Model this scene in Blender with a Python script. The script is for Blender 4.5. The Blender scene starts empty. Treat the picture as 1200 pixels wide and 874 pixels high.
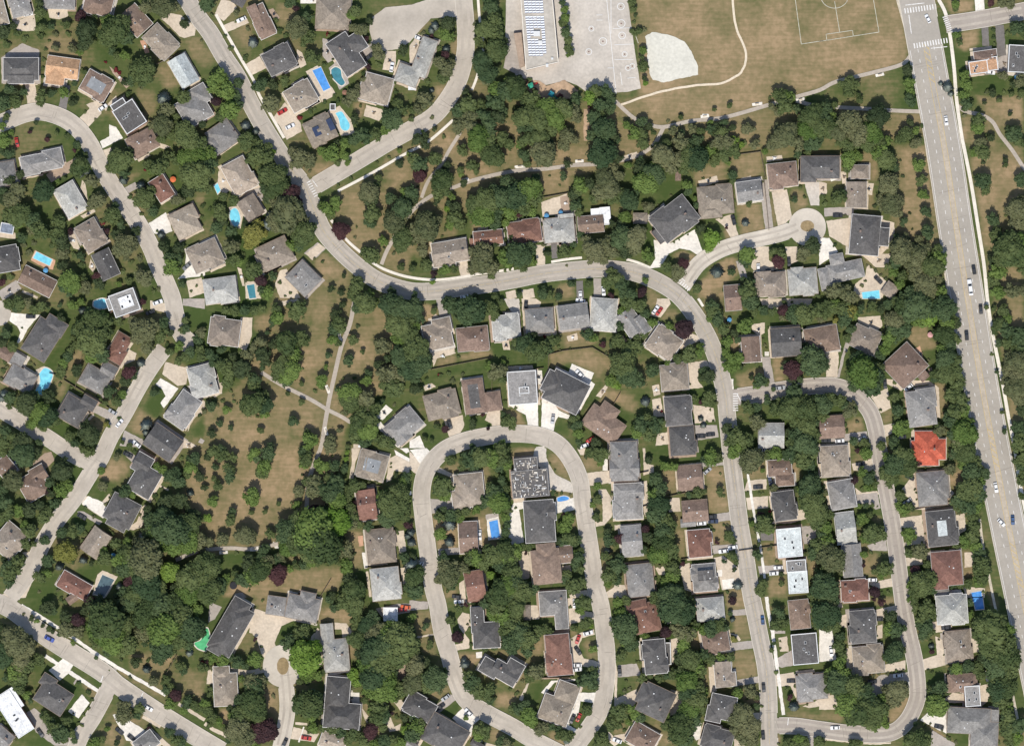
DATA = """
@ 0 0
h g -15 h 120 30 125 140
h t -15 h 0 70 80 170
h g 2 p 352 5 180 105
h n 15 h 580 30 165 130
h n 48 g 800 125 160 125
h m 46 h 945 250 190 140
h e 60 g 1078 420 180 112
h k 0 h 130 410 205 130 g 130 450 150 90
h o 8 g 372 400 190 120 G 330 440 110 120
h n 30 p 570 505 165 145
h k 57 f 765 688 160 140 f 720 650 120 90
h n -28 h 840 840 165 130
h g -30 h 1140 645 170 165 h 1175 560 100 110
p b 70 130 200 90 215 180 110 185
p b 280 55 395 55 400 95 350 115 290 105
p s 60 300 130 255 230 295 235 490 10 490 5 340
d 60 b 175 490 185 560 195 640
d 45 a 390 500 365 640
d 75 b 540 600 560 650 490 720
p b 540 590 620 620 680 560 690 590 620 650
p w 640 730 680 745 720 810 600 870 585 830 640 800
p n 640 390 700 440 760 500 740 520 660 430
p o 820 240 850 235 875 310 850 315
p b 940 110 1000 80 1060 90 1080 110 1150 160 1140 210 1080 225 1050 215 990 150
p b 885 775 920 770 940 840 1000 860 960 874 920 860
g dry 300 205 260 280 300 330 440 350 500 320 430 220
g dry 780 520 900 530 920 650 860 690
g dry 920 400 1000 380 1060 510 960 520
g dry 1090 210 1199 230 1199 400 1110 330
g green 520 730 640 680 640 800 560 800
c w -35 603 632
c r 80 100 835
c w -10 168 85
tg 685 190 108, 845 425 92, 640 240 60, 640 130 60, 740 230 60, 780 470 50
td 520 190 60, 510 255 60, 730 490 32, 195 112 5, 25 190 52, 85 158 32, 240 25 40
tm 475 102 42, 1045 748 22, 280 820 20
to 960 55 75, 870 50 60, 1020 50 50
td 1083 145 48
tg 242 80 42, 245 170 44, 300 160 30, 390 150 35
tg 60 525 42, 30 610 55, 95 600 50, 15 740 45, 40 690 35, 30 830 52, 70 780 26
td 140 545 34, 95 545 36, 430 605 34
tg 250 560 50, 310 550 35, 240 610 34, 380 545 58, 440 490 24
td 165 745 32, 215 720 20
tm 180 775 18
tg 335 780 18, 400 800 25, 455 850 30
tc 960 580 56
to 985 655 60, 960 740 60, 900 735 45
tg 1080 575 58, 1150 550 35, 1030 690 34, 1100 800 95, 1170 850 70, 1010 790 45, 950 820 35
td 1190 730 35
to 140 350 15, 330 285 30, 430 290 36
tg 470 310 30, 555 250 20, 560 110 30, 500 425 20
tg 740 330 40, 690 330 30, 660 300 35
b 290 240 12, 270 290 14, 255 350 16, 250 400 16, 250 450 16, 480 410 14, 440 560 16, 500 660 20, 600 100 22, 40 260 30, 150 230 25, 240 210 30, 100 200 30, 330 200 25, 400 200 22, 820 650 22, 750 550 26, 560 700 14, 1190 480 18, 1100 530 24, 1180 240 12, 640 640 18, 830 500 30, 900 400 30
br 620 365 12, 680 410 18, 700 430 14
@ 240 0
h k 30 h 205 0 80 75
h n 65 h 337 130 195 105 f 290 75 80 60
h k -27 h 440 355 170 150
h m -30 h 565 565 165 150
h m -25 h 678 765 165 165 s 728 738 60 70 s 660 775 40 55
h m 3 h 750 85 195 185 h 800 60 110 130
h k 57 h 830 325 230 135 h 880 265 110 120
h m 15 h 1010 525 165 160 h 960 540 110 110
h g 55 h 110 800 150 150 h 60 850 120 90
h k 0 f 750 630 34 40
pool b 630 415 680 395 735 515 695 535
pool t 740 410 765 395 795 410 802 450 820 485 800 502 775 485 745 450
pool c 765 665 800 655 825 690 848 730 840 760 815 765 795 745 785 700
p b 590 420 660 385 770 555 690 600 650 540
p s 725 400 770 360 830 440 845 490 790 528
p b 720 650 790 620 855 700 880 780 800 800 760 730
p b 540 290 570 310 595 380 560 400 540 340
p b 95 0 165 10 190 45 110 125 60 80
d 45 b 110 175 250 115
p b 230 385 320 330 360 400 270 445
p b 400 690 470 600 560 720 570 770 480 820 440 740
p b 1060 300 1120 300 1115 420 1040 410
p s 900 255 1000 240 1015 280 935 335
p n 370 60 400 50 440 105 410 125
p b 945 615 1060 650 1020 710 930 680
p s 690 225 740 240 760 350 720 370 690 330
p w 560 0 690 0 690 20 560 22
g dry 150 190 240 140 300 230 250 310 180 240
g dry 430 20 560 30 540 80 450 160 410 90
g dry 860 600 950 600 930 690 900 700
g dry 0 270 55 330 0 390
c w -25 215 117
c r -30 455 655
c w -25 500 742
c w 100 1095 395
c k -40 962 335
td 20 40 60, 270 240 42
tc 285 250 44
to 545 170 75, 185 80 26
td 520 130 55, 590 120 50, 640 210 55
tg 630 340 62, 600 230 60, 880 70 45, 860 100 40, 505 20 45
to 920 180 60, 880 170 40, 1020 330 45, 1010 290 40
tm 945 235 28, 955 395 30, 535 55 26, 170 770 26, 70 600 35, 200 825 24
td 1160 300 42, 965 130 30
tg 90 460 85, 60 500 60, 130 540 85, 190 560 55, 150 650 70, 90 690 40, 190 620 50
td 100 420 60, 200 490 45
tg 335 500 52, 300 520 32, 470 480 42
td 390 540 55, 400 500 40
to 385 610 66
tc 240 735 40, 300 770 40
tg 250 830 62, 310 850 45, 370 860 40
td 545 850 75
tg 1100 700 75, 1060 760 62, 1000 790 70, 930 800 65, 880 820 50, 820 850 45, 1150 650 50, 1130 610 40
to 870 560 48, 830 600 40, 890 520 35, 930 470 30
td 880 700 40, 780 840 30
b 120 215 16, 155 285 20, 240 340 22, 250 170 20, 420 120 20, 440 180 22, 480 210 22, 640 640 14, 700 380 20, 740 450 14, 760 560 20, 780 590 18, 430 420 24, 380 440 20, 360 480 20, 540 640 16, 620 650 20, 700 600 16, 960 250 20, 1020 380 18, 930 430 18, 1115 480 18, 1120 540 18, 1120 600 20, 300 500 20, 750 350 14, 840 560 20, 910 620 14, 640 100 16, 660 150 14, 720 210 16, 850 190 16, 870 840 20, 180 130 12
br 720 205 16, 555 690 18
@ 480 0
h l 20 h 85 340 95 230 h -10 445 135 110
h w 0 f 15 515 45 32
c w 25 57 228
p b 0 270 50 200 80 220 60 290 0 380
g dry 40 180 110 120 180 110 90 170 60 200
g dry 230 250 290 220 290 330 250 330
g dry 140 510 210 500 220 550 140 640
g dry 370 60 400 60 400 130 375 130
g dry 110 830 300 760 350 790 330 870 60 874
g dry 960 730 1040 600 1060 620 1050 740 1040 874 1000 874
td 225 145 52, 130 165 34
tc 150 155 36, 130 180 30, 215 290 34
to 215 410 65, 180 370 50, 240 380 40, 90 590 60, 50 640 40
tg 215 215 56, 195 460 45, 15 650 30, 10 700 26
td 70 560 45
tm 210 325 32, 130 215 16
tc 130 530 22
tg 470 40 60, 490 130 66, 450 180 62, 500 200 55, 400 240 34, 400 150 22, 430 270 30, 520 160 40
td 500 70 45
tg 510 300 62, 480 330 40, 430 370 50, 450 430 62, 500 420 45, 400 330 25
td 545 250 40
to 460 470 50
td 375 570 60, 270 610 36, 330 545 30
tg 350 620 60, 290 650 55, 420 620 45, 500 600 55, 540 650 45
to 290 740 60, 350 690 50, 280 680 40, 360 750 48
td 520 690 60, 470 740 62, 560 750 60, 440 690 50
tg 400 820 62, 470 830 55, 540 820 55, 380 860 45, 580 850 42
tg 500 530 55, 560 540 52, 620 520 52, 570 480 35, 640 560 40, 590 580 30
td 640 470 36, 570 450 32
tg 700 580 48, 660 690 52, 720 650 55, 760 700 58, 720 750 55, 660 750 45, 800 640 55, 850 690 58, 820 760 50, 690 820 60, 650 850 40, 760 820 50, 900 640 50, 880 750 45
to 950 660 62, 920 800 55, 900 850 45, 980 690 40, 960 820 40
tm 770 590 22, 880 570 24, 730 530 22, 680 490 18, 1050 630 14
td 970 580 48, 770 850 52, 820 850 40, 670 620 40
tb 1055 580 52
tg 1090 540 50, 1150 540 52, 1120 620 58, 1170 580 45, 1080 700 55, 1120 680 40, 1180 640 40
td 1140 760 75, 1080 800 55, 1180 800 50, 1120 850 60
td 1180 520 40, 1045 535 40
tg 895 20 26, 905 60 30, 910 110 34, 895 140 32, 915 190 42, 925 240 34, 930 290 34, 945 310 28, 930 325 20, 890 135 20
td 50 820 60, 40 870 60, 90 850 40, 90 800 30
tb 75 770 12
td 310 855 36, 145 760 20
tg 200 800 16
b 80 200 20, 260 240 16, 190 130 30, 60 250 12, 240 170 24, 170 280 18, 110 480 20, 90 470 14, 130 690 16, 50 520 12, 460 860 30, 620 640 24, 700 470 20, 385 140 18
@ 720 0
tg 100 20 32, 110 60 28, 115 130 14, 145 185 26
td 125 90 16
tg 165 300 30, 155 340 22, 165 400 36, 170 380 30
td 175 460 20
tb 180 490 22
td 985 510 76
tg 960 560 56, 1010 570 52, 985 610 55
to 920 630 34, 960 660 36
tg 585 645 18, 672 622 24, 387 690 20
td 590 635 12, 675 608 14, 385 670 12
tg 75 740 40, 120 790 50, 165 790 48, 160 840 50
td 155 715 40, 70 710 34, 200 745 30
to 340 765 38, 450 755 38, 390 840 50
tg 500 770 34, 560 760 34, 560 720 24, 640 720 34, 620 780 38, 480 830 40, 420 860 42
td 270 820 42, 390 790 34, 600 740 30, 690 750 30
tg 300 855 45, 250 860 35
td 775 720 55
to 780 760 48, 600 840 55, 650 850 50, 820 845 40
tb 700 820 34, 680 850 30, 740 855 26
td 980 710 60, 930 740 40, 1100 660 55, 1060 640 36
to 990 800 70, 930 850 52, 960 760 45, 1060 830 52
tg 1140 680 62, 1120 770 68, 1180 740 60, 1090 820 40, 1180 640 45, 1190 820 50, 1150 850 50
td 10 790 16, 15 830 30
b 110 190 30, 170 180 20, 315 710 14, 230 780 20, 760 840 20
p w 515 668 550 668 550 684 515 684
p w 805 606 865 598 866 614 807 622
@ 960 0
h n -8 h 970 345 135 90
h o -8 f 925 400 110 75 f 1000 380 75 80
h k 3 f 1155 350 110 160
p w 910 0 965 0 970 65 915 68
d 40 k 970 160 975 270
d 50 k 1055 150 1070 330
p b 880 285 1010 270 1010 290 880 300
p s 1040 340 1110 320 1140 420 1040 420
p n 870 380 1020 340 1040 430 880 440
g dry 720 0 910 0 905 65 780 90
g dry 800 200 880 175 940 170 935 260 860 300 810 290
g green 880 450 1050 440 1100 500 900 550
g dry 910 560 1199 560 1199 700 970 660
g dry 840 690 870 700 870 780 850 874 830 874
g dry 980 730 1050 850 1060 874 980 874
tg 795 30 33, 795 55 25
tm 1000 20 34
to 1105 25 65, 1070 20 45
tg 800 210 34, 815 250 28
td 1170 110 52
tg 1150 170 55, 1190 200 45
td 175 445 70
tg 140 500 44, 200 500 46, 170 540 48, 170 490 50
tg 235 590 28, 225 560 20
td 510 415 40, 515 450 42
tg 520 490 44, 530 540 40, 525 590 50
td 45 580 48
tg 30 640 50, 80 620 32, 20 700 60, 70 690 40
td 750 450 55
tc 750 510 50, 770 550 30, 710 490 25
tg 855 500 48, 840 560 45, 850 610 45, 880 620 34, 850 440 40
to 1070 450 36, 1170 480 50
td 1010 550 34, 1050 560 36, 1135 500 30
tg 1050 590 22, 1120 555 24, 1180 550 30
td 965 605 18, 1115 670 18
td 925 660 50
tg 920 710 50, 925 750 48, 900 740 35
td 950 820 60, 1000 810 30
to 940 850 50
td 1140 750 62
tg 1130 790 60, 1160 830 55, 1110 770 40
td 340 690 82, 200 660 60
to 170 720 78, 100 780 60, 270 710 60, 230 790 62
tg 60 760 60, 290 780 62, 180 850 62, 270 850 60, 330 840 52, 140 830 55, 390 830 40
td 410 790 50, 500 740 52, 530 720 30
tg 500 790 54, 470 820 40, 560 770 34
to 560 840 45
b 1020 180 16, 1020 220 16, 1025 260 14, 1100 200 20, 1090 460 24, 880 590 20, 980 540 18, 1080 540 16, 600 740 16, 850 640 24, 850 680 18
c w 63 635 112
c w 83 742 708
c w 8 970 415
c w 8 1000 425
@ 960 0
u b 1152 457 14
@ 240 0
u n 820 545 16
@ 0 175
h g -12 h 250 80 225 105 h 180 98 100 115 h 315 55 110 105
h g -10 h 40 145 130 140
h l 60 h 418 296 185 130
h m 60 h 538 505 170 145
h k 65 g 626 676 165 110
h k -10 h 40 645 150 150 h 90 620 60 80
h n 27 g 225 775 205 110
h r 58 h 950 232 140 100
h t -27 h 1085 430 150 160 h 1110 380 90 90
h m -25 h 1205 625 185 165
h s 10 f 45 465 80 60
pool c 215 600 305 645 290 682 195 637
p o 205 590 325 650 310 705 255 690 180 650
p n 270 150 440 50 460 80 420 130 300 195
p b 0 480 90 490 90 525 0 515
p w 860 440 970 370 985 400 1010 480 950 500 880 490
p b 480 180 500 200 515 300 470 230
p b 400 480 440 500 470 590 430 580 400 520
p b 530 640 560 690 545 720 520 690
p b 470 390 550 350 560 365 490 405
d 60 b 620 0 640 60
d 40 s 735 245 800 210
d 60 s 0 860 110 790
p w 1090 600 1110 590 1150 700 1200 720 1200 740 1040 760 1080 720
p b 1090 770 1180 750 1199 840 1110 870
d 14 b 130 830 220 870
g dry 750 150 830 130 740 215
g dry 760 250 800 250 850 350 840 400
g green 250 540 290 560 300 610 220 600
g green 460 640 520 700 530 740 470 700
g dry 1140 290 1199 250 1199 380
c g -40 1095 685
u o 1015 178 18
tg 710 60 85, 690 110 60, 640 110 40, 730 140 45
td 750 30 50
to 545 190 52, 580 300 55, 540 330 40
tc 725 180 38
td 600 270 40, 680 330 40, 710 440 40, 800 480 45
tg 665 390 62
td 690 500 45
to 735 560 75, 790 560 60, 700 600 45, 745 620 40
td 860 720 72
to 850 760 65
td 240 310 105, 260 250 75
to 110 250 60, 80 300 55
td 60 180 60, 30 300 40, 125 150 40
tg 120 390 80, 60 380 55, 110 440 40, 200 410 60
td 20 250 40
tg 350 430 55, 320 470 40, 250 480 55
to 195 470 40
td 135 520 42, 370 540 50, 210 430 35
to 370 610 48
tg 330 500 45, 320 560 35
td 400 700 70, 370 680 40
tg 420 780 75, 400 810 60, 490 760 40
to 500 810 50
td 590 790 55, 480 630 35
tm 418 485 28, 575 745 40, 630 480 22, 18 780 30
tg 850 290 72, 880 250 55, 820 310 40
tc 830 215 40
td 900 360 50
to 890 350 45
tg 940 110 70, 910 130 45, 1040 60 55, 870 90 40, 980 50 40
td 900 70 45, 1020 30 40
tg 1150 150 80, 1110 60 65, 1160 40 60, 1180 220 50
td 1110 240 55, 1190 80 40
to 1050 300 45, 1020 300 30
td 960 570 45, 1050 580 42
tc 946 500 32
tg 1010 690 90, 1000 640 50, 1050 640 40
td 1070 790 32
td 95 855 40
tg 500 40 40, 480 110 50
tc 470 140 40, 510 130 30
td 510 80 36
tg 60 30 45, 20 20 30
tm 440 10 18
tg 380 170 20, 340 190 20, 430 130 24
tg 760 770 30, 700 790 24
b 30 690 30, 60 740 30, 100 600 40, 170 600 28, 140 560 24, 200 550 20, 440 620 26, 480 680 26, 520 760 20, 660 640 24, 820 640 24, 720 720 24, 770 660 20, 600 420 20, 380 330 16, 830 380 16, 760 280 18, 1030 510 16, 920 480 16, 1180 400 16, 1190 330 20, 1180 740 14, 930 820 18, 900 830 20, 1150 800 14, 1120 830 14
br 848 122 10, 600 430 18
@ 240 175
h t -28 h 205 160 165 195
h m 58 g 272 343 130 110
h m -25 h 415 612 185 150 h 370 650 110 110
h g 45 p 580 757 165 145
h l -8 h 95 825 190 160
pool c 150 360 175 345 197 365 207 415 188 455 165 440 147 400
pool t 245 797 290 790 300 870 262 874
pool c 55 215 75 200 92 240 75 262
p b 140 340 200 330 225 380 210 465 150 450
p b 235 775 320 770 330 874 240 874
p b 80 130 110 110 160 230 110 270 75 200
p s 580 610 660 545 710 580 640 650
p b 440 710 480 700 560 870 440 870 410 790
p s 275 240 330 220 345 300 310 310
p b 590 610 670 550 705 580 630 650
p b 190 690 215 700 235 800 220 800
g dry 640 650 700 600 800 690 860 720 830 800 680 800
g dry 840 270 1040 250 1060 480 1010 520 900 520 830 400
g dry 1070 600 1199 600 1199 730 1050 670
g dry 520 110 640 80 840 90 650 170 570 170
g dry 1060 150 1199 50 1199 200 1100 230
g green 0 300 60 280 70 390 0 410
td 30 100 70, 40 180 60
tg 30 40 65, 20 230 45
tg 320 40 70, 290 70 55, 360 60 70, 350 10 60
tb 400 20 30
tg 400 160 70, 430 230 62, 360 240 50, 380 110 45
td 460 130 45, 490 180 40
tm 535 250 55, 500 270 50, 545 310 35
to 440 330 62, 500 380 85, 430 430 70, 560 420 62, 490 450 60
td 370 340 50, 380 290 45, 590 390 55
tg 580 500 82, 620 460 60, 520 560 55, 560 560 50
tc 390 400 50, 370 440 40
ty 290 500 72, 315 440 45, 270 550 50, 345 490 40
td 150 520 62, 280 640 60, 160 480 45
to 160 570 60
tg 290 710 62, 170 650 50, 200 660 40
td 240 440 28, 70 460 45, 140 290 50
tg 90 350 45, 100 390 50, 170 300 40, 110 280 35
tm 330 765 45
tg 370 840 50, 400 740 36, 340 830 40
td 110 430 35
to 560 50 80, 540 90 60, 620 80 55, 520 20 55
tg 740 30 60, 820 40 55, 700 20 45, 780 80 40, 840 80 30
td 730 280 75, 610 30 40
tg 720 350 80, 770 320 50, 690 330 50, 740 380 45
tm 800 470 58, 800 500 45
td 800 420 40
tc 320 680 20
td 950 220 62, 970 290 60, 1030 150 42
to 960 260 72
tg 1020 170 30, 1010 210 28
td 1140 90 32, 1090 240 42, 960 350 40, 1080 390 50, 1160 310 50
tg 980 380 55, 960 420 40, 980 440 36
tg 1090 290 45, 1180 260 45, 1160 360 55
to 1110 430 80, 1150 400 60
tg 1160 530 75, 1050 540 40
td 970 570 62
tg 975 620 62, 940 600 40
td 905 740 52
tg 895 800 62, 960 850 40, 870 850 45
td 740 820 30, 800 840 28, 815 740 20, 1100 830 40, 1080 850 30
tg 1150 690 30, 780 210 14, 855 170 16, 1010 75 12, 1078 48 12, 1195 30 20, 1140 10 20
b 690 660 14, 890 455 10, 880 515 12, 1105 610 14, 640 640 16, 240 770 16, 220 620 20, 350 560 20, 430 680 16, 440 780 20, 500 840 16, 470 860 14, 60 320 20, 30 350 16, 240 240 18, 230 100 14, 260 150 14, 330 200 20, 760 430 14
c w 40 420 238
@ 480 175
h m -10 g 238 602 205 130 h 200 640 130 90
h r -6 g 460 520 170 85 f 400 550 90 60
h r -8 h 672 485 195 140
h l -5 h 875 478 180 150 f 915 407 92 56
h n -5 g 1060 440 150 100 f:w 1145 392 62 105 f:w 1090 370 60 45
d 55 b 305 640 335 780
d 50 b 765 560 770 710
d 34 k 845 550 850 640
d 60 b 590 830 600 874
d 70 b 690 820 700 874
d 40 k 995 770 1000 874
d 45 s 1100 755 1100 860
p b 770 310 920 260 940 360 780 400
p n 880 280 930 270 940 360 890 360
p b 580 440 640 400 650 460 590 470
p b 990 390 1050 390 1060 440 1000 440
p b 400 460 460 450 460 490 390 490
g green 790 310 860 300 870 350 790 370
g dry 350 420 440 410 450 460 370 510
g dry 770 160 930 130 940 240 790 270
g dry 380 60 630 40 640 90 430 150
g dry 280 240 350 220 340 340 280 320
g dry 860 0 1060 0 1080 60 860 70
g dry 0 130 60 140 80 220 50 300 0 340
g dry 870 790 960 780 960 860 860 860
td 120 30 80, 50 40 70, 160 10 50
tg 60 90 60, 30 60 50, 150 60 50
tm 65 160 46, 40 150 30
td 230 130 40, 215 100 35
tg 190 190 75, 180 240 55, 220 160 45
td 15 260 55, 20 300 40
tg 300 125 28, 300 150 22, 370 100 48, 390 130 30
td 300 110 22, 320 200 30, 365 80 34
tg 310 10 45, 480 40 60, 520 70 40, 440 10 40
tg 670 40 46, 690 90 30
to 780 30 70, 800 60 50
td 730 140 42, 910 110 46, 920 90 30
tg 740 170 36, 1000 210 60, 900 160 36, 985 240 45
td 1000 150 45, 960 270 40, 1060 210 40, 1120 130 40
to 1140 170 60, 1160 230 62, 1110 250 55, 1180 110 40
tg 1120 30 70, 1180 30 50, 1170 290 45, 1080 290 40
td 480 210 48, 410 250 55, 570 200 45, 370 280 40
to 570 190 42
tg 390 320 62, 460 300 70, 540 290 75, 620 280 72, 690 240 75, 720 290 62, 660 340 70, 580 370 65, 500 380 62, 430 390 55, 390 380 50, 710 360 50, 500 440 45, 560 430 36, 620 220 50, 500 250 50, 740 230 50
td 640 230 50, 700 210 50, 520 330 40, 460 340 40
tg 250 280 30, 230 320 28
td 160 310 30, 270 340 40, 90 390 62, 60 430 55, 250 280 26
to 100 450 75, 150 420 50, 60 510 62, 130 500 55, 40 480 55
tg 270 410 62, 240 440 45, 300 450 40
tb 220 350 24
td 60 570 45, 15 530 40
to 80 590 45
tg 20 700 28, 100 680 45, 210 710 40, 260 700 34, 190 730 24
tm 142 730 26, 640 385 24
tb 135 780 22
to 430 650 85, 380 690 55, 480 690 55, 430 600 70, 380 610 50
tg 640 620 85, 600 590 60, 700 590 55, 660 690 60, 560 640 50, 480 740 36, 710 650 45
td 430 540 50, 600 520 40, 690 520 36, 500 560 34
td 795 550 24, 805 610 28, 790 600 20
tg 905 600 50, 940 590 30, 770 440 14
td 990 530 45, 1000 500 35, 1190 440 40
to 1080 600 85, 1040 560 60, 1130 640 62, 1140 560 60, 1060 650 50, 1180 600 45
tg 1000 440 14, 960 560 30, 1190 520 45, 970 330 45, 990 370 35
td 800 790 45, 30 855 35, 240 860 40, 380 860 40
tg 945 790 32, 780 840 45, 820 850 34, 870 860 30, 500 860 30, 640 850 24, 1050 790 28
tg 1165 780 80, 1180 720 50
td 1185 700 36
tm 1180 855 26
b 210 470 14, 190 510 12, 750 540 14, 560 480 14, 560 530 14, 880 210 10, 820 155 10, 560 710 12, 590 700 12, 920 680 10, 780 560 16
c w -8 325 862
c w 85 1135 830
c w 88 1000 858
p w 975 62 1012 62 1012 78 975 78
p w 615 98 680 93 680 108 615 108
p w 305 175 340 165 345 185 310 190
@ 720 175
h k -38 h 350 410 245 195 f 285 490 110 90
h m -5 h 590 300 205 165 h 560 360 130 90 h 640 250 90 90
h g -8 g 787 248 145 120
h n -6 h 982 152 170 160
h k 0 h 1200 110 225 130 h 1130 130 90 130
h m -4 h 910 790 175 150
h l -5 h 1100 775 170 170
h n -5 g 690 870 95 150
h n 0 h 372 155 34 62
h m 0 h 150 405 85 65
p w 230 530 330 550 470 470 490 520 520 610 490 620 440 590 380 580 320 610 270 690 200 700 240 640
p b 590 410 690 380 730 520 690 530 640 450
d 50 s 870 180 910 485
p b 920 250 1010 235 1040 400 960 470
p c 1110 190 1200 190 1200 330 1150 330
p b 830 570 905 570 905 650 990 700 820 715 800 690
p b 1000 570 1070 570 1080 650 1020 680
d 40 s 730 650 760 760
p b 490 185 600 155 610 190 500 225
p b 890 45 980 35 985 60 890 75
p b 740 170 800 155 800 175 740 190
p b 35 45 130 15 145 45 45 75
g dry 680 50 860 15 880 165 720 190
g dry 710 320 860 315 885 480 740 510
g dry 480 790 640 640 710 630 730 720 640 800 640 870 500 874
g green 240 180 350 150 390 230 240 330
g dry 460 130 640 80 660 180 610 200 480 220
g dry 1030 240 1100 230 1140 320 1030 400
g dry 900 270 930 270 960 470 930 475
g dry 190 810 280 874 190 874
g dry 640 450 680 470 690 530 640 540
g dry 330 610 410 590 490 620 430 700
td 560 450 62, 500 470 40
tb 570 520 82, 560 570 60
td 770 580 50
tg 775 625 62, 760 660 45
td 190 590 55
tg 190 620 50, 305 690 45
to 370 710 52, 360 750 34
tm 400 670 40, 655 460 18
tc 600 720 50, 765 430 32
tg 685 720 30, 480 815 36
tb 690 715 20
tg 785 320 32, 690 150 36, 690 190 30
td 1050 295 28
tg 930 600 36, 970 620 40
tm 955 660 45
to 1110 600 50, 1090 630 40
td 1160 560 60, 1100 570 36
tg 770 830 70, 790 790 45, 730 850 40
td 750 760 32
tg 10 760 85, 40 800 60
td 10 700 40
tm 160 835 38
tg 80 850 50
td 40 520 60, 60 590 50, 15 600 45, 40 460 40
to 120 520 62, 110 580 50, 150 490 40
td 80 300 75, 60 350 60, 130 240 40
tg 30 270 55, 60 400 45
to 200 340 42, 180 330 30
tg 180 200 72, 230 150 60, 240 120 50
to 10 160 50
td 150 110 45, 270 70 40, 425 165 38
tg 80 95 30, 150 70 36
to 320 100 62, 280 40 55, 370 60 50
tg 430 50 75, 480 60 60, 400 120 45, 500 30 45, 460 100 45
tg 590 50 40, 580 80 36, 640 30 40, 660 80 24, 700 20 50, 880 15 24, 1070 30 40, 1130 20 36, 560 10 40
tg 420 210 40, 430 250 34, 480 330 30, 470 290 20
td 20 60 40
tg 180 770 30, 60 820 36, 1190 860 20, 750 720 10
b 625 400 18, 430 500 10, 380 530 10, 350 545 10, 600 390 14, 520 170 12, 560 170 10, 680 240 12, 700 300 10, 870 190 12, 1090 220 14, 1110 280 14, 640 820 14, 1040 720 10, 220 400 12, 260 330 12, 330 270 10, 400 230 12, 470 440 16
c k 75 697 415
c w 88 842 698
c k 85 1022 660
c k -8 915 708
@ 960 175
h m 0 G 215 268 118 150 h 235 135 105 80
h k 5 h 263 505 170 230 h 375 515 55 105
h g -12 h 150 715 210 105 h 35 760 70 130 h 100 650 80 70
h m 35 h 412 825 80 85
pool c 250 838 350 825 355 874 255 874
p b 40 420 190 400 180 580 110 540 60 510
p b 280 670 400 780 370 870 190 870 210 790 270 740
p b 250 620 420 610 400 690 330 690
p b 360 410 440 430 440 500 400 580 350 630 330 590 390 570 400 470 360 450
p w 0 520 60 520 110 600 60 640 0 680
d 50 s 30 370 200 360
p b 0 190 45 200 45 260 0 270
p b 260 200 320 200 310 270 270 260
p w 60 160 110 130 125 170 70 190
d 30 b 140 130 150 200
g dry 240 10 340 20 350 160 280 200 300 100 230 80
g dry 280 240 320 230 310 350 280 350
g dry 890 60 1080 0 1160 80 1180 170 1060 220 1050 330 920 270
g dry 930 280 1060 330 1100 480 1040 560 960 560
g dry 1060 660 1140 700 1150 780 1050 800
g dry 480 0 620 0 680 360 600 420 500 380
tg 110 285 52, 90 300 40, 130 260 35
td 110 240 30
tg 170 60 60, 160 110 45, 220 40 45
tb 150 100 25
tg 370 60 62, 410 80 55, 430 110 40, 340 20 55, 390 110 40
td 390 170 60, 440 50 35, 470 270 32
to 395 210 70, 360 290 45, 410 320 75, 370 330 50, 470 310 40, 440 370 50
td 340 280 36, 480 410 36
tg 490 425 36
td 575 50 48, 590 150 46, 605 245 40
tg 575 95 50, 590 190 46, 605 270 42, 620 370 42
td 620 360 40, 630 460 52
tg 625 485 54
td 570 520 34
to 500 510 32, 580 530 34
td 660 570 45, 520 580 45, 500 640 35
to 560 630 62, 600 580 45, 530 680 45, 470 600 62, 440 570 50
tg 690 640 75, 650 690 55, 720 680 50, 680 590 45, 630 640 40
td 600 780 55
to 610 800 55, 680 760 40, 650 850 50, 560 720 45
tg 480 740 40, 470 790 45, 430 720 40, 520 850 62, 590 850 45, 410 690 40, 440 660 40, 700 840 45
td 490 820 45, 450 780 35
tg 450 520 30, 430 560 30
to 100 830 70, 160 850 62, 60 840 50, 200 870 40
td 960 150 62, 1000 190 45
tg 950 190 60, 970 240 45, 920 170 35, 950 20 62, 910 20 40
td 1085 65 22, 1170 140 42
tg 1085 95 22, 1175 180 50
td 1010 390 45, 1150 310 60
tg 1010 415 50, 1030 510 52, 1030 490 40
to 1150 350 75, 1120 360 50, 1160 440 62, 1190 300 45, 1140 450 40
tg 1170 560 75, 1100 590 75, 1160 640 70, 1080 640 55, 1190 700 50, 1190 620 50
td 1010 650 40
tg 1040 720 62, 1020 780 50, 1040 840 55
td 1110 790 45
to 1120 830 60, 1190 830 50
td 490 160 14, 475 65 10, 530 375 12, 545 470 10
tm 0 560 20
b 20 280 20, 30 320 20, 150 390 16, 270 770 16, 250 800 20, 90 560 16, 240 720 12, 280 680 12, 300 690 14, 330 710 14, 360 740 14, 390 760 14, 410 770 14
c k 0 108 388
c k 80 905 705
c W 82 882 808
c k 45 345 765
@ 480 175
u b 801 391 15
u b 885 373 14
@ 0 175
u b 270 710 15
u w 1160 -15 12
@ 0 350
h k -58 h 255 240 220 160 h 330 160 90 130
h g 30 h 125 470 165 130 f 108 360 75 75
h g 30 h 560 470 160 125 g 640 420 90 80
h k 30 h 435 655 150 150 g 525 610 90 70
h r -60 h 705 275 140 90 h 690 330 90 90
h g -20 f 735 25 155 135 f:w 745 20 80 70 f 660 30 60 70
h l -15 h 1190 480 160 180
h g -55 h 1075 650 200 145
h k 35 g 960 840 190 150
h n 30 h 30 320 100 70
pool c 230 440 265 405 310 440 280 520 250 560 210 540 235 490
pool c 550 15 600 0 640 20 630 50 590 60 550 45
p b 210 415 260 395 315 435 310 470 250 565 200 560 220 480
p w 60 80 140 90 240 95 200 130 160 180 130 240 90 275 120 200 100 160 55 130
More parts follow.
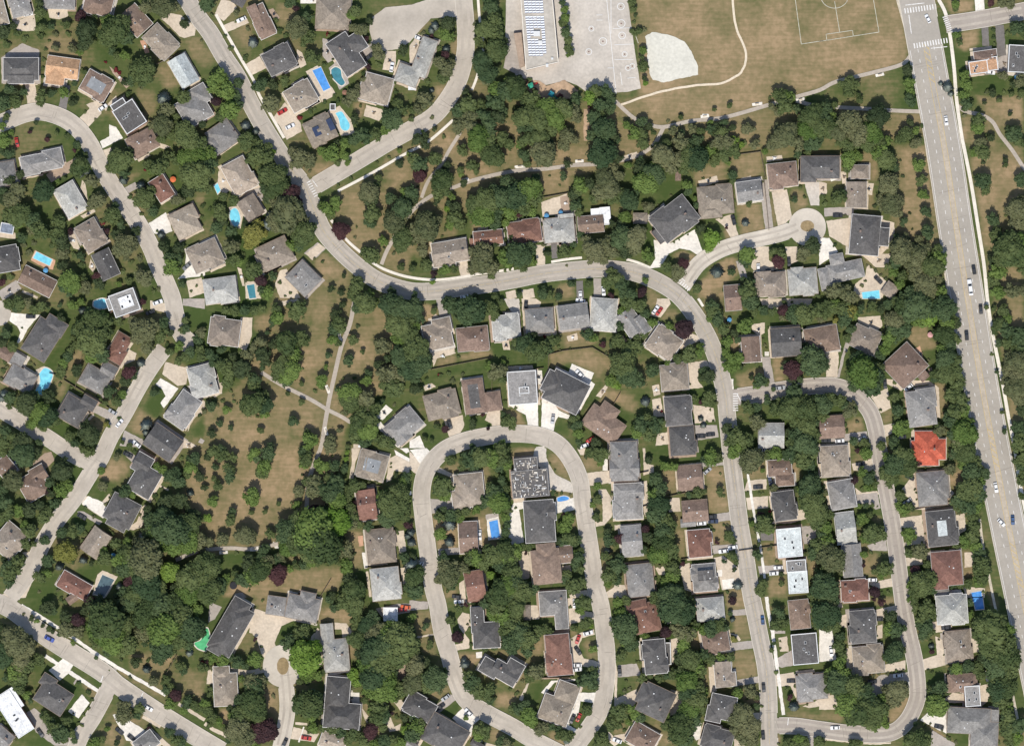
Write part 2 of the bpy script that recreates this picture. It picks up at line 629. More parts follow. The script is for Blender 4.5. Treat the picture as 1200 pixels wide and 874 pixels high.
p w 940 465 1045 525 960 640 940 610 970 570 950 530 910 500
p b 970 370 1110 410 1090 500 1040 510 950 440
p s 560 620 700 680 660 720 540 660
p s 1070 0 1199 0 1199 60 1070 40
p b 880 10 990 30 980 85 880 60
p s 730 770 850 830 820 870 700 860
p b 740 290 800 320 790 360 700 400 640 340
p b 1110 550 1199 600 1199 660 1130 700 1100 780
p b 1080 820 1150 860 1120 874 1070 874
d 14 b 500 720 550 680
g green 390 80 480 90 430 250 310 420 250 390 360 230 400 150
g green 910 520 960 540 960 600 930 710 840 650
g green 270 70 400 70 380 110 260 90
g dry 380 360 480 290 490 370 440 450 370 470
g dry 330 480 400 480 380 560 340 600
g dry 820 650 950 720 940 760 840 800 760 770
g green 1110 780 1199 680 1199 800 1150 810
g dry 520 680 640 710 580 800 500 740
g green 60 140 120 180 100 270 30 240
g dry 1000 370 1100 400 1080 420 1000 410
td 40 200 40, 20 260 45
tg 60 30 42, 120 30 50, 250 50 40, 200 60 40, 100 60 36, 430 40 40, 80 280 40
to 170 30 40
td 355 40 22, 360 120 45, 280 50 20
tc 485 70 34
tg 480 20 30
tg 560 240 110, 600 310 70, 540 340 50, 500 180 60, 620 160 50, 560 140 60
td 580 170 75, 640 200 40
tg 600 110 40, 650 130 40, 700 130 45, 540 90 40
tg 470 140 30, 440 190 28, 430 230 24, 450 270 30, 420 300 36, 400 340 40, 380 380 40, 370 420 40, 350 450 30
td 400 290 30, 440 160 24, 390 330 28
to 850 190 85, 800 160 55, 900 160 55, 870 290 50, 800 230 50, 780 130 36
tg 950 210 62, 960 150 50, 930 240 40
td 880 85 75, 980 130 55, 1000 200 40
tm 840 20 24, 700 240 16
tc 825 375 36
tm 760 430 50
td 780 440 60, 740 400 40, 740 480 45
td 455 410 40, 450 440 28
td 735 535 50
tg 690 600 42, 650 540 45, 720 560 45, 640 560 36
td 700 590 30
td 170 610 80, 200 570 50
tg 240 660 75, 290 690 75, 210 720 62, 260 740 62, 180 740 45, 330 720 45
td 290 570 55, 50 540 55
tc 30 560 40, 15 580 34
tg 70 580 45, 60 630 30
td 530 800 75, 520 750 50
tg 420 800 45, 440 840 40, 620 610 24
ty 625 735 22
tg 640 745 18
td 865 695 40
tc 860 740 50, 860 780 36
tg 910 550 34, 850 820 20, 720 840 24, 760 860 34
td 150 850 75, 230 840 40
tg 40 780 50, 80 810 45, 30 840 50, 100 860 40
td 1100 80 45, 1090 180 40, 1160 240 45, 1190 250 40
tg 1090 130 40, 1070 180 36, 1000 310 40, 1050 280 55, 1120 310 55, 1170 300 50, 1050 360 36, 1180 340 40, 1090 340 36
to 1180 200 40
b 420 520 20, 650 480 14, 620 500 20, 590 590 16, 580 570 16, 470 560 14, 460 600 14, 1170 680 16, 880 770 16, 700 700 16, 500 730 14, 180 370 12, 200 390 12, 350 500 16, 1150 400 14, 980 270 20, 130 170 12, 30 370 20, 20 420 20, 10 470 16, 40 400 14
c k 0 180 105
c s 30 660 662
c w -50 700 728
c w 40 800 850
c w -20 925 22
c k -20 880 80
p s 1160 840 1175 815 1199 830 1185 850
@ 240 350
h m 8 h 118 195 180 175
h g -40 h 1165 745 205 150
p b 210 110 280 110 275 220 240 310 190 280
p b 60 500 110 490 100 550 60 580 30 550
p w 1060 620 1100 650 1040 710 1000 690
p w 1000 740 1030 720 1080 790 1150 850 1130 870 1080 830
p b 450 15 540 0 560 20 500 50 460 40
p b 870 850 940 855 940 874 870 874
g dry 600 0 740 0 730 90 700 340 560 500 540 430 620 250 640 110
g dry 880 60 1060 40 1060 120 990 200 900 380 830 460 770 500 790 380 850 250
g dry 180 520 380 520 400 650 300 720 170 740
g dry 400 500 480 510 690 640 660 790 560 800 440 760 400 660
g dry 170 720 330 740 330 840 200 870 180 800
g dry 740 560 790 570 800 640 740 640
g dry 700 700 840 740 800 830 720 790
g dry 280 100 380 90 350 200 280 180
g dry 1000 450 1070 560 960 580 860 560 900 460
td 470 190 62, 580 185 50, 525 210 50
tg 490 260 72, 560 240 60, 590 250 40, 520 310 60
td 570 330 40
tg 460 400 72, 500 430 62, 440 440 62, 480 470 55, 550 345 36
td 330 230 55, 350 340 55, 400 270 40
to 340 260 50, 250 330 50, 250 380 40, 290 290 40
td 170 350 40, 240 450 72, 220 420 55, 280 430 50
tg 110 390 62, 150 440 60, 60 370 50, 140 490 45, 40 330 50
td 100 300 40
tg 290 470 50, 340 400 30, 290 510 50
td 370 530 40
tg 280 610 62, 340 620 50, 350 570 45, 250 640 40, 350 670 40
to 330 650 30
tg 130 650 34, 40 630 40
td 90 730 28, 155 755 24, 45 790 36, 125 830 50, 395 830 55, 300 860 34
tg 330 770 28
tg 520 715 40, 568 605 26, 487 555 18, 568 495 22, 645 540 16, 573 408 10, 190 612 8
td 770 90 42, 810 35 28, 895 160 16
tg 790 150 62, 760 180 50, 750 240 40, 785 260 28
td 725 300 32, 710 375 26, 690 440 30
tg 690 480 46, 725 330 26, 710 400 22
tg 870 240 40, 840 360 40, 925 310 20
td 865 220 30, 835 340 30
tg 940 30 72, 900 50 50, 990 20 40
tg 1090 40 62, 1150 60 72, 1130 150 62, 1180 130 62, 1150 240 55, 1190 210 50
td 1050 210 55, 1120 120 50, 1150 340 62, 1180 380 55
to 1050 280 60, 1020 260 40, 1100 440 55, 1150 440 50, 1050 440 50
td 1020 390 40, 1070 350 30
tg 945 480 42, 1060 500 50, 1120 520 55, 1080 540 45, 960 440 30
td 950 460 34
tg 850 550 62, 850 600 60, 820 580 45, 900 560 45
td 840 520 40, 1000 610 40
to 950 590 50, 940 640 40, 830 660 30
tg 930 680 62, 900 740 62, 950 770 62, 890 800 55, 940 830 50, 1000 640 50, 970 720 50
tg 1050 830 50, 1090 850 45, 1010 820 40
td 790 760 30, 1040 600 24
to 790 770 24, 730 840 50
tg 620 830 62, 600 800 40, 840 865 20
td 850 840 24
tg 810 465 12, 875 465 16, 775 530 20, 740 860 30
tg 560 60 60, 530 90 50, 500 40 40, 430 110 50, 420 60 40, 400 140 34, 370 200 20
td 590 50 36
tg 130 70 36, 180 70 40, 240 70 40, 290 70 36, 330 60 36
b 170 600 14, 150 540 16, 165 570 12, 105 600 18, 60 600 20, 20 600 20, 0 660 24, 1110 620 14, 1050 590 12, 960 560 16, 380 180 14, 450 90 16
@ 480 350
h m -12 h 165 220 165 150 h 190 160 110 90
h n -6 h 370 235 185 150
h l -5 h 565 165 160 155
h g -4 h 760 130 165 145
h g -8 g 960 105 175 140
h l 4 h 1135 95 160 190
h m -14 h 190 620 195 170
h n -8 p 378 570 130 200 h 490 600 90 110
h g -4 f 660 520 170 195 f 670 535 60 40
h k 27 h 915 545 225 190 h 850 500 130 130
h n 35 h 1135 735 230 140 h 1150 680 110 130
p c 550 0 640 0 650 100 590 70
p b 655 0 740 0 770 20 760 50 660 70
d 50 s 180 0 200 100
p b 60 180 90 150 120 130 150 90 180 110 120 160 70 200
p b 200 700 310 680 320 740 290 800 310 840 240 840
p b 460 660 530 640 530 790 490 795 480 730 440 710
p w 580 620 750 610 755 770 700 770 680 680 640 660
p w 775 585 850 610 870 650 950 690 945 710 870 690 850 730 840 785 770 770
p w 850 400 930 430 950 380 1080 435 1060 480 1085 500 990 670 960 680 1050 520 940 470
p w 730 420 775 420 780 500 740 500
p b 575 395 720 390 725 420 575 420
p b 130 320 265 290 270 320 160 350 140 400
p b 540 250 580 240 590 300 550 300
p b 1090 570 1150 500 1160 520 1120 580
p b 80 510 130 495 155 515 90 540
p w 0 830 60 800 90 874 0 874
p b 920 220 980 200 985 240 930 250
g green 490 260 545 255 555 310 490 330
g green 280 390 470 350 480 420 290 440 150 420
g dry 150 350 270 320 280 380 160 400
g dry 290 320 480 300 480 340 300 370
g dry 810 310 1070 290 1190 370 1180 430 1140 420 1080 500 1080 430 940 380 850 400 810 430
g green 860 690 940 715 920 790 840 780
g green 320 690 460 700 480 790 320 820
g dry 540 640 640 660 690 760 540 770
g dry 1000 680 1100 600 1130 600 1110 540 1160 510 1199 530 1199 620
g green 80 750 230 740 240 830 100 870
g dry 60 30 170 40 160 110 70 160
g dry 920 180 1080 190 1090 270 900 290
tg 30 60 72, 50 110 50, 30 160 50, 145 70 28
tg 250 40 60, 360 70 85, 310 100 60, 430 60 62, 480 60 55, 500 100 45, 220 20 40, 530 20 30
td 280 90 45, 430 20 40
tb 380 60 50
tg 40 300 95, 60 370 85, 20 400 72, 80 320 60, 30 250 60
td 70 260 45, 90 340 40, 20 450 40
tg 30 470 40
td 40 530 45
tg 680 270 72, 740 300 72, 800 290 50, 640 260 50, 830 250 45, 860 240 34
td 650 230 45, 720 230 45, 620 280 34
to 520 420 62, 490 440 45
td 510 360 45
tg 540 470 40, 550 380 30, 470 400 40
tg 1040 210 55, 1070 230 40, 1100 20 10
td 1030 190 40
tm 1130 270 26
td 1180 340 30, 1160 430 40
tg 1185 480 50, 1180 270 24
tb 1190 470 40
tm 210 765 30, 430 680 14, 460 760 18
td 370 735 38
tg 600 740 50, 590 710 40, 560 720 40
tg 980 740 50, 990 790 40, 960 700 40, 990 840 30
tb 970 760 26
td 500 855 50, 370 865 30, 940 740 25
tg 540 850 50, 520 870 40, 550 680 24, 620 640 16
tg 160 750 24, 90 820 24, 130 830 20, 340 690 18
td 1090 840 40
ty 90 820 18
b 650 60 10, 650 30 10, 270 300 14, 285 340 14, 200 330 10, 880 210 16, 870 280 12, 180 450 20, 230 440 18, 310 440 16, 250 480 20, 100 470 16, 60 480 14, 1060 760 16, 110 690 14, 130 700 12, 390 690 12, 300 500 14, 560 600 14, 760 540 10, 30 730 14, 830 310 10, 880 300 10, 940 290 10, 1000 290 10, 1150 320 14
br 175 445 14, 790 220 12
c k 95 680 42
c s 98 838 705
c r -35 1058 825
c k 75 235 735
c w 10 1000 12
c w -20 1020 860
c w 45 995 440
@ 720 350
h g 55 g 95 140 150 110 g 150 160 110 90
h m 35 h 290 260 175 160
h m -5 h 350 460 160 150 h 370 415 90 80
h k -5 h 370 655 165 170
h k -4 h 395 830 165 170
h n -4 G 797 297 110 150
h k -4 g 1000 255 175 165
h l 0 g 915 800 150 145 g 865 760 50 60
p b 250 0 320 0 330 30 270 110 210 100 240 50
p b 350 190 410 180 490 220 500 245 380 300
p b 400 380 540 360 560 400 490 410 490 480 520 520 430 530
p b 460 620 580 640 590 720 470 730
p s 470 740 600 740 610 810 480 830
p b 220 590 270 580 290 690 230 690
p b 250 790 310 780 320 850 240 860
p s 860 340 910 340 940 510 890 520
p s 740 550 930 515 960 560 850 620 740 610
p s 1120 480 1199 470 1199 540 1160 560
p b 800 150 880 140 880 200 850 220 810 190
p b 850 0 1160 0 1140 60 1070 60 1050 30 1000 60 950 60 870 50
p b 220 510 260 500 270 560 230 570
p o 30 230 50 215 75 245 45 270
p w 880 310 905 310 905 335 880 335
d 14 w 690 470 690 540
d 14 w 490 0 520 45
g dry 180 0 290 0 230 60 180 70
g dry 300 40 380 80 340 130 260 130
g dry 700 440 870 400 920 500 740 540
g dry 0 540 100 560 160 640 100 680 0 610
g dry 620 90 690 130 660 200 620 200
g dry 920 350 1000 340 990 490 940 490
g green 440 560 560 560 590 640 470 620
g green 510 840 610 830 615 874 500 874
g dry 660 220 740 230 740 310 640 300
tm 405 180 68, 405 170 50
td 400 130 40
tg 90 30 62, 140 40 50, 180 90 40, 40 70 40, 20 250 50, 30 160 40, 220 140 36, 320 160 30
tg 80 310 62, 100 280 50, 170 210 45, 40 380 72, 90 290 40, 140 280 45, 130 230 40
td 150 430 105, 60 340 60, 200 380 62
tg 70 440 60, 130 480 60, 220 420 50
tb 10 500 40
tg 430 330 60, 490 320 50, 370 350 40, 310 380 30, 500 280 30
td 540 455 60, 530 420 40
tg 555 570 48, 540 600 40, 460 580 36, 570 610 30
tm 508 605 24
tc 505 700 34, 520 740 36, 180 600 40
td 170 560 45, 500 680 28
tg 150 730 62, 180 700 45, 240 740 60, 200 790 50, 130 780 50, 270 730 40
td 120 700 40
tg 560 70 50, 600 120 55, 640 180 45, 580 40 45, 600 80 40, 560 120 34
td 750 120 40, 650 220 45, 700 200 36
tg 755 160 58, 660 250 45, 720 240 30
tg 790 20 60, 820 10 40
tg 680 360 62, 660 400 50, 720 350 45, 650 310 40, 700 400 40
td 690 320 45, 640 350 30, 740 400 20
tg 850 480 72, 830 500 50, 880 490 40
td 840 440 50
to 830 720 62
td 720 770 85, 660 760 50
tg 720 810 98, 680 840 60, 770 830 60
tg 780 640 55, 760 610 40, 830 640 40
td 890 600 40, 890 570 30
tg 1150 370 105, 1190 320 60, 1100 360 50, 1180 420 60
td 1120 290 50, 1160 290 45
tm 1040 420 50
td 1040 450 60, 1000 390 40, 1080 470 40
tg 980 600 62, 1050 550 75, 1100 590 75, 1020 640 62, 940 640 55, 1110 650 62, 1060 520 45, 1150 640 50, 1170 590 40
td 960 560 50, 1170 560 36, 930 530 30
tg 1060 720 62, 1120 740 72, 1080 790 62, 1150 800 60, 1040 840 50, 1110 850 60, 1170 720 50, 1180 680 40
td 1040 690 45, 1020 780 40
tg 870 70 40, 820 80 30, 920 80 40, 1050 90 45, 1100 90 50, 1150 80 50, 1190 60 50, 1110 130 40, 1080 60 30
td 990 90 45, 1000 30 24
tm 990 70 34
to 980 110 30
tg 1040 20 14, 990 20 24
td 800 460 20
b 440 200 10, 420 420 12, 440 500 14, 430 560 14, 580 720 16, 540 720 14, 560 650 12, 780 380 14, 760 390 14, 830 380 12, 850 300 10, 870 240 12, 880 270 12, 890 290 10, 740 280 16, 640 280 20, 1090 190 14, 1110 170 14, 900 170 10, 30 780 14, 60 760 14, 20 800 14, 80 500 16, 50 450 16, 840 650 16, 320 700 12, 660 130 14, 680 150 12
br 275 660 14, 390 530 8
c w -55 240 65
c r -55 262 75
c k 0 505 805
c k -5 562 795
c s -5 972 522
@ 960 350
h n -10 h 12 240 195 150 h -20 290 100 110
h m 25 h 265 240 165 150
h n -43 h 500 390 200 190 h 470 430 110 160 f 605 450 60 55
h g -8 h 590 640 160 205 h 620 580 110 110
h R 0 h 625 875 140 200 h 655 880 165 120 h 590 900 110 140
h n -3 g 70 750 145 130
p b 40 320 110 310 115 340 105 465 40 460
p s 160 240 210 150 235 160 150 330 120 460 105 460 130 340
p b 380 470 640 480 700 520 710 700 680 690 660 600 640 500 500 520 480 540 400 500
p b 300 570 400 520 420 640 360 670 330 620
p b 375 740 440 730 440 780 385 810
p o 560 290 590 275 600 310 615 370 600 375
p s 60 800 280 775 285 820 100 840 60 840
p b 220 110 360 100 370 160 340 190 230 140
p n 640 410 660 400 660 430 630 440
p b 310 330 370 250 375 280 330 350
p w 800 280 825 275 830 340 815 340
g dry 540 160 620 140 640 190 700 290 600 300 500 250
g dry 650 490 740 490 770 690 710 700 690 560
g green 640 300 710 290 715 385 655 400
g dry 150 720 240 690 280 770 170 790
g dry 0 120 80 130 60 150 0 160
g dry 1110 60 1199 20 1199 170 1130 200
g dry 360 660 420 640 430 730 370 730
tg 250 430 118, 200 500 72, 300 480 75, 230 370 75, 330 420 60, 190 440 60
td 250 350 55
tg 10 380 55
tg 500 50 72, 560 60 75, 620 40 62, 660 90 50, 540 110 50, 590 130 40, 460 20 50
tb 640 110 55, 690 50 45, 560 80 40
td 360 60 38
tg 400 40 40, 430 190 60, 400 240 60, 480 180 50, 380 300 45, 350 330 40, 430 230 45, 500 200 40
tc 430 160 36
to 440 120 50
tg 720 60 60, 760 70 60, 780 130 55, 740 140 60, 720 210 60, 770 220 60, 800 240 45, 750 270 50, 720 300 40
td 780 30 45, 800 150 40, 820 210 30
tg 730 350 60, 780 370 62, 730 430 60, 790 430 62, 800 500 62, 770 560 60, 820 600 62, 830 660 60, 790 660 55, 850 720 60, 840 780 62, 790 800 62, 870 830 55, 820 860 50, 680 440 45, 670 470 30
td 700 380 40, 780 620 45, 760 710 62, 700 720 45, 790 740 45
to 700 770 50, 810 820 40
tg 690 750 40, 690 790 34
tg 130 60 50, 150 120 40, 60 50 50, 30 80 40, 180 180 45, 160 230 40, 90 30 40, 240 60 36, 200 100 40, 300 50 40
ty 160 90 45, 100 130 30, 190 70 30
td 160 40 40, 20 20 40
to 10 120 36
tg 430 575 40, 455 650 45, 450 690 36
td 440 550 28, 460 630 30
tg 470 760 45, 520 760 34, 500 730 40
td 500 725 34, 440 770 24
tg 60 590 60, 120 600 45, 20 680 55, 10 620 50, 40 720 34, 150 630 45
to 170 660 60, 180 620 40
td 140 600 36, 200 640 30
tg 250 840 34, 200 830 34, 280 860 30, 430 840 50, 360 860 40, 450 860 40
td 380 830 45, 200 830 24
tg 1050 150 50, 1070 70 45, 1020 180 40, 1090 190 55, 1100 250 50, 1050 260 34, 1150 300 45, 1180 280 40, 1020 60 24, 1090 120 40
td 1070 30 45, 1160 220 50, 1190 200 40
to 1120 400 62, 1160 380 62, 1150 460 62, 1180 520 62, 1130 520 55, 1170 590 50, 1090 460 50, 1120 340 45
td 1190 340 40, 1180 650 45, 1170 720 55
tg 1150 750 50, 1180 780 55, 1160 840 55, 1195 850 40
tg 1068 665 20, 1080 775 26, 1035 430 22, 1010 325 14, 975 50 20
b 360 650 16, 440 490 20, 490 590 14, 500 650 14, 520 700 12, 150 740 16, 160 770 14, 220 720 14, 340 200 14, 370 110 16, 670 180 14, 640 360 12, 750 480 20, 90 180 20, 110 220 20, 130 300 10, 600 480 16, 740 650 20, 750 590 18
c w -35 522 520
c k 85 385 500
c k 85 862 215
c k 85 945 62
c w -5 120 832
c w -20 245 820
c k -8 480 810
c k 0 40 830
@ 720 350
u b 672 124 14
@ 960 350
u p 648 212 17
@ 0 525
h k 30 h 850 190 150 170 g 840 90 100 110
h k 28 h 720 365 175 160 h 700 420 120 100
h m -55 g 565 550 160 120
h n -30 h 200 220 150 150 g 230 150 90 90
h n -40 h 35 110 100 110
h m -50 h 60 540 180 170
h r 30 h 440 800 190 110
pool d 600 740 670 770 610 870 550 850
p b 480 285 520 280 620 350 600 410 480 330
p w 480 325 515 280 600 315 625 340 605 410
p s 450 370 490 370 600 430 580 450
p b 600 310 640 265 650 290 610 330
p s 720 30 750 10 800 50 780 90
p b 570 740 600 715 690 750 620 874 540 860
p b 0 865 120 790 185 790 150 874 20 874
p n 180 100 260 30 300 20 320 70 290 100 240 140
p b 830 345 850 330 870 350 860 390 830 460 780 480 740 470 800 430
p b 940 215 990 240 985 250 930 225
p b 130 610 210 600 250 620 160 640
p b 420 770 560 800 530 830 400 790
g green 520 270 580 180 700 230 640 270 600 320
g green 480 330 640 440 600 450 450 360
g green 420 430 470 380 550 440 520 500 440 520
g dry 630 80 740 70 760 130 700 170 640 150
g dry 560 160 640 100 700 180 600 180
g green 450 700 590 710 530 790 480 780
g green 180 810 330 730 350 850 280 874 160 874
g dry 1140 100 1199 80 1199 400 1120 340 1100 270
g dry 1000 240 1080 260 1100 290 1010 260
g green 720 470 800 490 790 520 730 510
td 370 130 72, 390 180 62, 340 200 60, 380 90 50, 300 260 40
tg 370 250 60, 330 320 62, 290 370 50, 400 220 50, 260 400 50
td 180 360 55, 240 380 45, 300 200 40, 240 330 40
tm 290 260 36
td 150 40 75, 90 20 50, 210 30 50
to 90 190 72, 50 170 45
tg 30 320 60, 60 370 60, 110 370 50, 20 400 40, 20 25 40
td 20 240 40, 130 210 36
tg 180 480 55, 160 560 50, 200 560 30, 150 450 40
tc 190 470 40
tg 80 720 95, 60 780 62, 110 660 55, 50 700 60
td 250 700 60, 290 660 50, 30 650 30
tg 240 750 60, 280 730 40
tc 350 690 36, 490 650 36
ty 392 605 76
td 370 490 50, 270 540 45, 350 500 40
tg 430 480 50, 470 470 40
td 605 190 40
to 605 225 38
tg 595 130 36
td 580 110 24
to 690 50 30
td 725 190 46, 760 210 40, 670 265 24
tg 740 250 60, 780 270 30
tg 690 560 50, 620 640 55, 750 550 40, 610 600 40, 720 650 62, 740 700 60, 760 620 50
td 700 620 40, 690 700 40, 540 670 24, 720 720 40
tc 705 810 34
tm 770 780 46
td 740 840 40, 690 860 30
to 870 640 95, 880 600 62, 820 560 50, 920 580 50
tb 1000 720 60, 980 740 40
td 980 310 62, 1060 310 60, 1150 390 45, 870 360 36, 1110 360 40
tg 1020 480 110, 960 420 72, 1100 450 75, 940 500 72, 1010 560 72, 1100 530 70, 1140 480 50, 880 500 50, 900 450 45, 1060 580 50
to 1170 540 50, 1190 600 30
tg 870 780 80, 830 730 60, 920 820 62, 800 850 50, 860 840 60, 1130 760 80, 1080 730 50, 1180 700 62, 1180 800 62, 1110 840 60, 1060 800 50
td 960 700 36, 1060 690 40, 1030 830 40, 1170 650 36, 980 850 36
tm 790 760 36
tg 530 20 60, 490 5 40
td 1115 240 36
tc 1115 260 30
tg 1050 190 55, 1000 160 50, 1030 140 40, 960 130 45, 920 110 36, 1120 110 50, 1140 60 50, 1100 150 36
td 1170 160 42, 1195 230 24
tg 1195 410 30
tg 880 410 45
tc 890 430 36, 840 520 30
b 780 130 20, 770 150 12, 500 350 14, 550 400 14, 620 330 14, 640 290 14, 430 660 20, 330 620 20, 820 390 16, 840 410 14, 640 480 18, 660 500 18, 500 500 20, 480 540 18, 540 470 14, 910 280 20, 950 240 16, 900 310 14, 1060 60 16, 1070 90 16, 790 20 16, 760 10 14, 1130 40 14, 230 840 12, 400 840 12, 340 830 14
c k 30 480 400
c k 28 750 38
c B -50 105 72
@ 240 525
h m 15 p 980 100 170 165
h r -8 g 950 325 110 190 f 950 270 100 60
h m -6 h 1030 570 180 200
h l -6 h 1060 790 180 190
p b 860 0 910 0 880 90 870 180 845 180 860 90
p b 1080 60 1120 40 1199 80 1199 150 1110 130 1090 190 1060 200
p w 1110 10 1199 60 1199 80 1120 40
p b 1120 490 1165 480 1180 600 1140 620
p b 1140 700 1190 700 1199 780 1160 800
p w 1140 0 1190 0 1199 20 1180 30
p o 895 515 925 510 930 570 905 575
p w 920 610 940 610 955 700 935 705
p b 960 650 1060 640 1070 680 960 690
p w 90 605 130 603 130 615 92 616
p w 270 590 315 582 315 600 272 602
p w 400 545 435 575 435 588 410 585
p s 185 850 220 845 245 874 180 874
d 14 b 950 720 970 870
g dry 0 0 540 0 560 100 600 130 520 210 500 340 420 360 340 260 220 260 100 200 80 100
g dry 200 30 300 60 330 180 220 190
g dry 100 260 240 250 300 360 400 400 400 480 320 480 160 380
g dry 640 290 700 300 690 390 640 390
g dry 480 720 800 690 830 740 780 830 620 850 300 874 100 874 160 790
g dry 500 630 620 620 640 650 490 670
g dry 830 480 930 480 920 600 940 710 870 710 860 600
g green 80 610 300 610 310 650 80 720
g dry 690 0 800 0 790 60 680 70
g green 880 710 950 715 950 800 890 760
tg 350 110 60, 340 140 50, 290 30 50, 380 20 62, 300 50 40
td 350 80 45, 280 10 40
tg 600 60 55, 590 90 45, 580 20 40
td 570 50 40, 280 230 45
tg 280 275 60, 285 300 48
tg 150 160 55, 150 120 50, 80 220 38, 60 180 30
td 160 90 45, 65 110 28, 20 50 30, 70 170 30
tg 50 310 42, 10 230 20, 60 20 50, 110 40 50, 160 50 40, 100 10 40
tb 20 410 34
td 50 280 30, 20 370 30
tg 155 420 45, 275 375 22, 355 370 22, 435 322 20
td 165 370 30, 570 155 10
to 245 510 75, 110 530 50
td 230 460 55, 100 490 36, 20 490 45
to 20 540 45
tg 390 500 40, 350 590 45, 185 612 16
td 390 470 28, 350 570 36
tg 650 490 125, 500 480 90, 680 560 105, 560 540 80, 500 570 62, 620 600 62, 720 540 62, 560 440 75, 740 590 50, 620 420 60
td 490 400 75, 620 400 72, 680 420 50, 560 390 50, 690 620 45
tb 770 430 68, 760 380 55, 800 460 40
td 710 360 40, 790 510 30
tg 750 260 62, 760 210 55, 740 180 45, 790 270 45, 770 300 50
td 730 190 40, 760 160 45
td 555 220 42, 640 160 55
to 550 250 45, 640 240 55, 650 200 50
tg 540 330 36, 620 200 50, 680 240 50
tm 645 355 36
tg 700 110 50, 760 100 45, 820 120 36, 670 90 40
td 750 80 30, 690 90 30
tb 830 60 22, 835 25 20
to 740 10 40
tg 880 220 55, 920 220 40, 850 240 40, 840 280 40, 870 400 50, 840 430 50, 900 440 40, 850 350 45, 960 450 40
to 870 380 40, 860 440 45
tm 880 318 20
tg 1100 330 100, 1080 400 72, 1140 270 62, 1060 280 62, 1150 360 60, 1180 300 40, 1180 400 40
td 1090 240 50, 1020 330 36
tg 1160 200 40, 1180 170 40
td 1120 160 20, 1185 500 34
tm 1190 450 34
tc 1190 510 34
td 1170 640 44, 1190 720 24, 1185 810 36, 800 540 45
to 820 590 55, 840 630 40, 790 600 40
tg 830 680 50, 840 720 40, 790 660 30
td 860 780 72, 850 760 50, 750 860 34
tg 880 830 62, 910 850 45, 800 850 28, 840 860 40
td 440 700 62, 430 650 40
tm 435 730 52, 440 770 40
tg 280 740 62, 240 760 50, 320 720 50, 200 760 40, 350 690 50, 340 640 40
td 260 670 50, 310 690 40, 140 730 36
to 370 660 36, 450 640 40
tg 540 690 30, 500 700 30, 580 680 30, 620 670 30, 660 670 30, 530 670 24, 600 690 30
tg 30 680 62, 30 830 75, 90 800 50, 10 750 62, 130 760 36, 60 780 45, 180 730 30, 20 640 45
td 20 620 40, 50 860 40
b 1090 110 12, 1090 90 12, 1000 200 16, 960 200 16, 1120 480 16, 1130 500 14, 260 830 10, 265 810 10, 1180 850 18, 1160 850 16, 1030 460 14, 1060 460 12, 1000 470 12
br 845 310 14
c w 0 1180 262
u k 168 803 22
@ 480 525
h m -6 h 350 245 170 195 h 300 300 100 110
h n -3 g 345 520 110 185
h k -5 f 705 205 215 160 f 680 92 140 75
h k -4 h 760 425 195 245
h n -6 h 800 690 165 200 h 800 610 110 110
h n -6 g 905 620 100 100
h r -10 g 385 800 110 170
pool b 465 430 515 418 530 520 480 530
pool b 865 290 900 280 930 288 925 303 870 312
p w 450 400 515 370 545 530 460 540
p s 445 390 515 375 518 400 448 420
p w 570 400 610 320 670 315 680 350 640 360 670 550 600 570 580 520
p w 820 320 960 290 975 360 860 380
p c 735 0 800 0 800 60 850 150 945 200 955 260 820 245 760 110 720 60
d 50 c 765 -10 775 60 805 130 860 195 960 240
p b 605 265 675 255 680 310 610 320
p s 115 295 250 310 260 350 125 385
p s 165 590 290 580 300 620 170 630
p b 400 440 420 470 425 580 405 580
p b 630 610 690 600 710 680 700 760 660 770
p b 1030 145 1170 130 1190 200 1050 220
p b 1085 430 1130 430 1130 330 1100 240 1150 240 1185 300 1185 400 1140 450 1090 460
p b 880 690 940 680 950 720 890 720
p b 290 790 320 770 330 874 295 874
p b 930 840 1040 830 1050 874 940 874
p b 0 20 80 90 60 170 0 120
p w 0 10 100 0 120 20 60 90
p b 1140 850 1199 810 1199 874 1140 874
p w 1130 80 1160 40 1160 130 1130 130
p b 980 0 1030 0 1020 40 1000 40
p b 170 110 250 150 240 170 160 140
p k 860 580 940 580 960 610 920 680 870 670
g dry 590 0 740 0 720 60 600 80
g dry 800 50 850 20 910 90 940 190 870 150
g dry 1000 50 1080 20 1130 60 1120 130 1030 140
g green 500 100 590 120 600 310 560 310
g dry 420 100 480 100 470 190 430 190
g dry 380 400 450 400 460 540 540 550 530 580 400 590
g green 580 350 610 330 615 490 580 490
g dry 920 370 970 370 980 480 940 470
g dry 120 390 280 380 280 590 160 590
g green 480 680 560 670 570 750 460 800
g dry 1090 530 1199 520 1199 800 1140 800
g dry 200 810 280 800 290 870 210 870
g dry 20 470 50 500 50 570 0 570
g dry 180 110 290 70 290 120 240 150
tg 200 230 72, 180 200 50, 210 270 50, 160 250 36
td 190 170 60
tg 240 70 45, 360 70 72, 320 90 50, 420 50 62, 480 60 55, 540 60 62, 540 20 60, 560 90 45, 400 20 60, 520 110 40
td 240 40 36, 310 60 45, 280 160 30
td 490 200 62, 540 190 40
tg 500 260 62, 460 300 60, 550 290 45, 520 320 50, 440 320 45, 480 240 50, 560 240 36
tg 330 370 40, 240 390 50, 390 360 36, 280 390 40, 420 340 34, 180 400 45, 200 360 40
tc 235 440 55, 235 545 45
td 180 490 50, 210 410 40
tg 180 500 45, 300 410 34
td 15 420 40
to 210 690 90, 230 740 75, 180 760 60, 260 700 62, 320 700 55
td 200 660 75, 280 670 50, 320 660 40
tg 240 790 50, 200 640 50
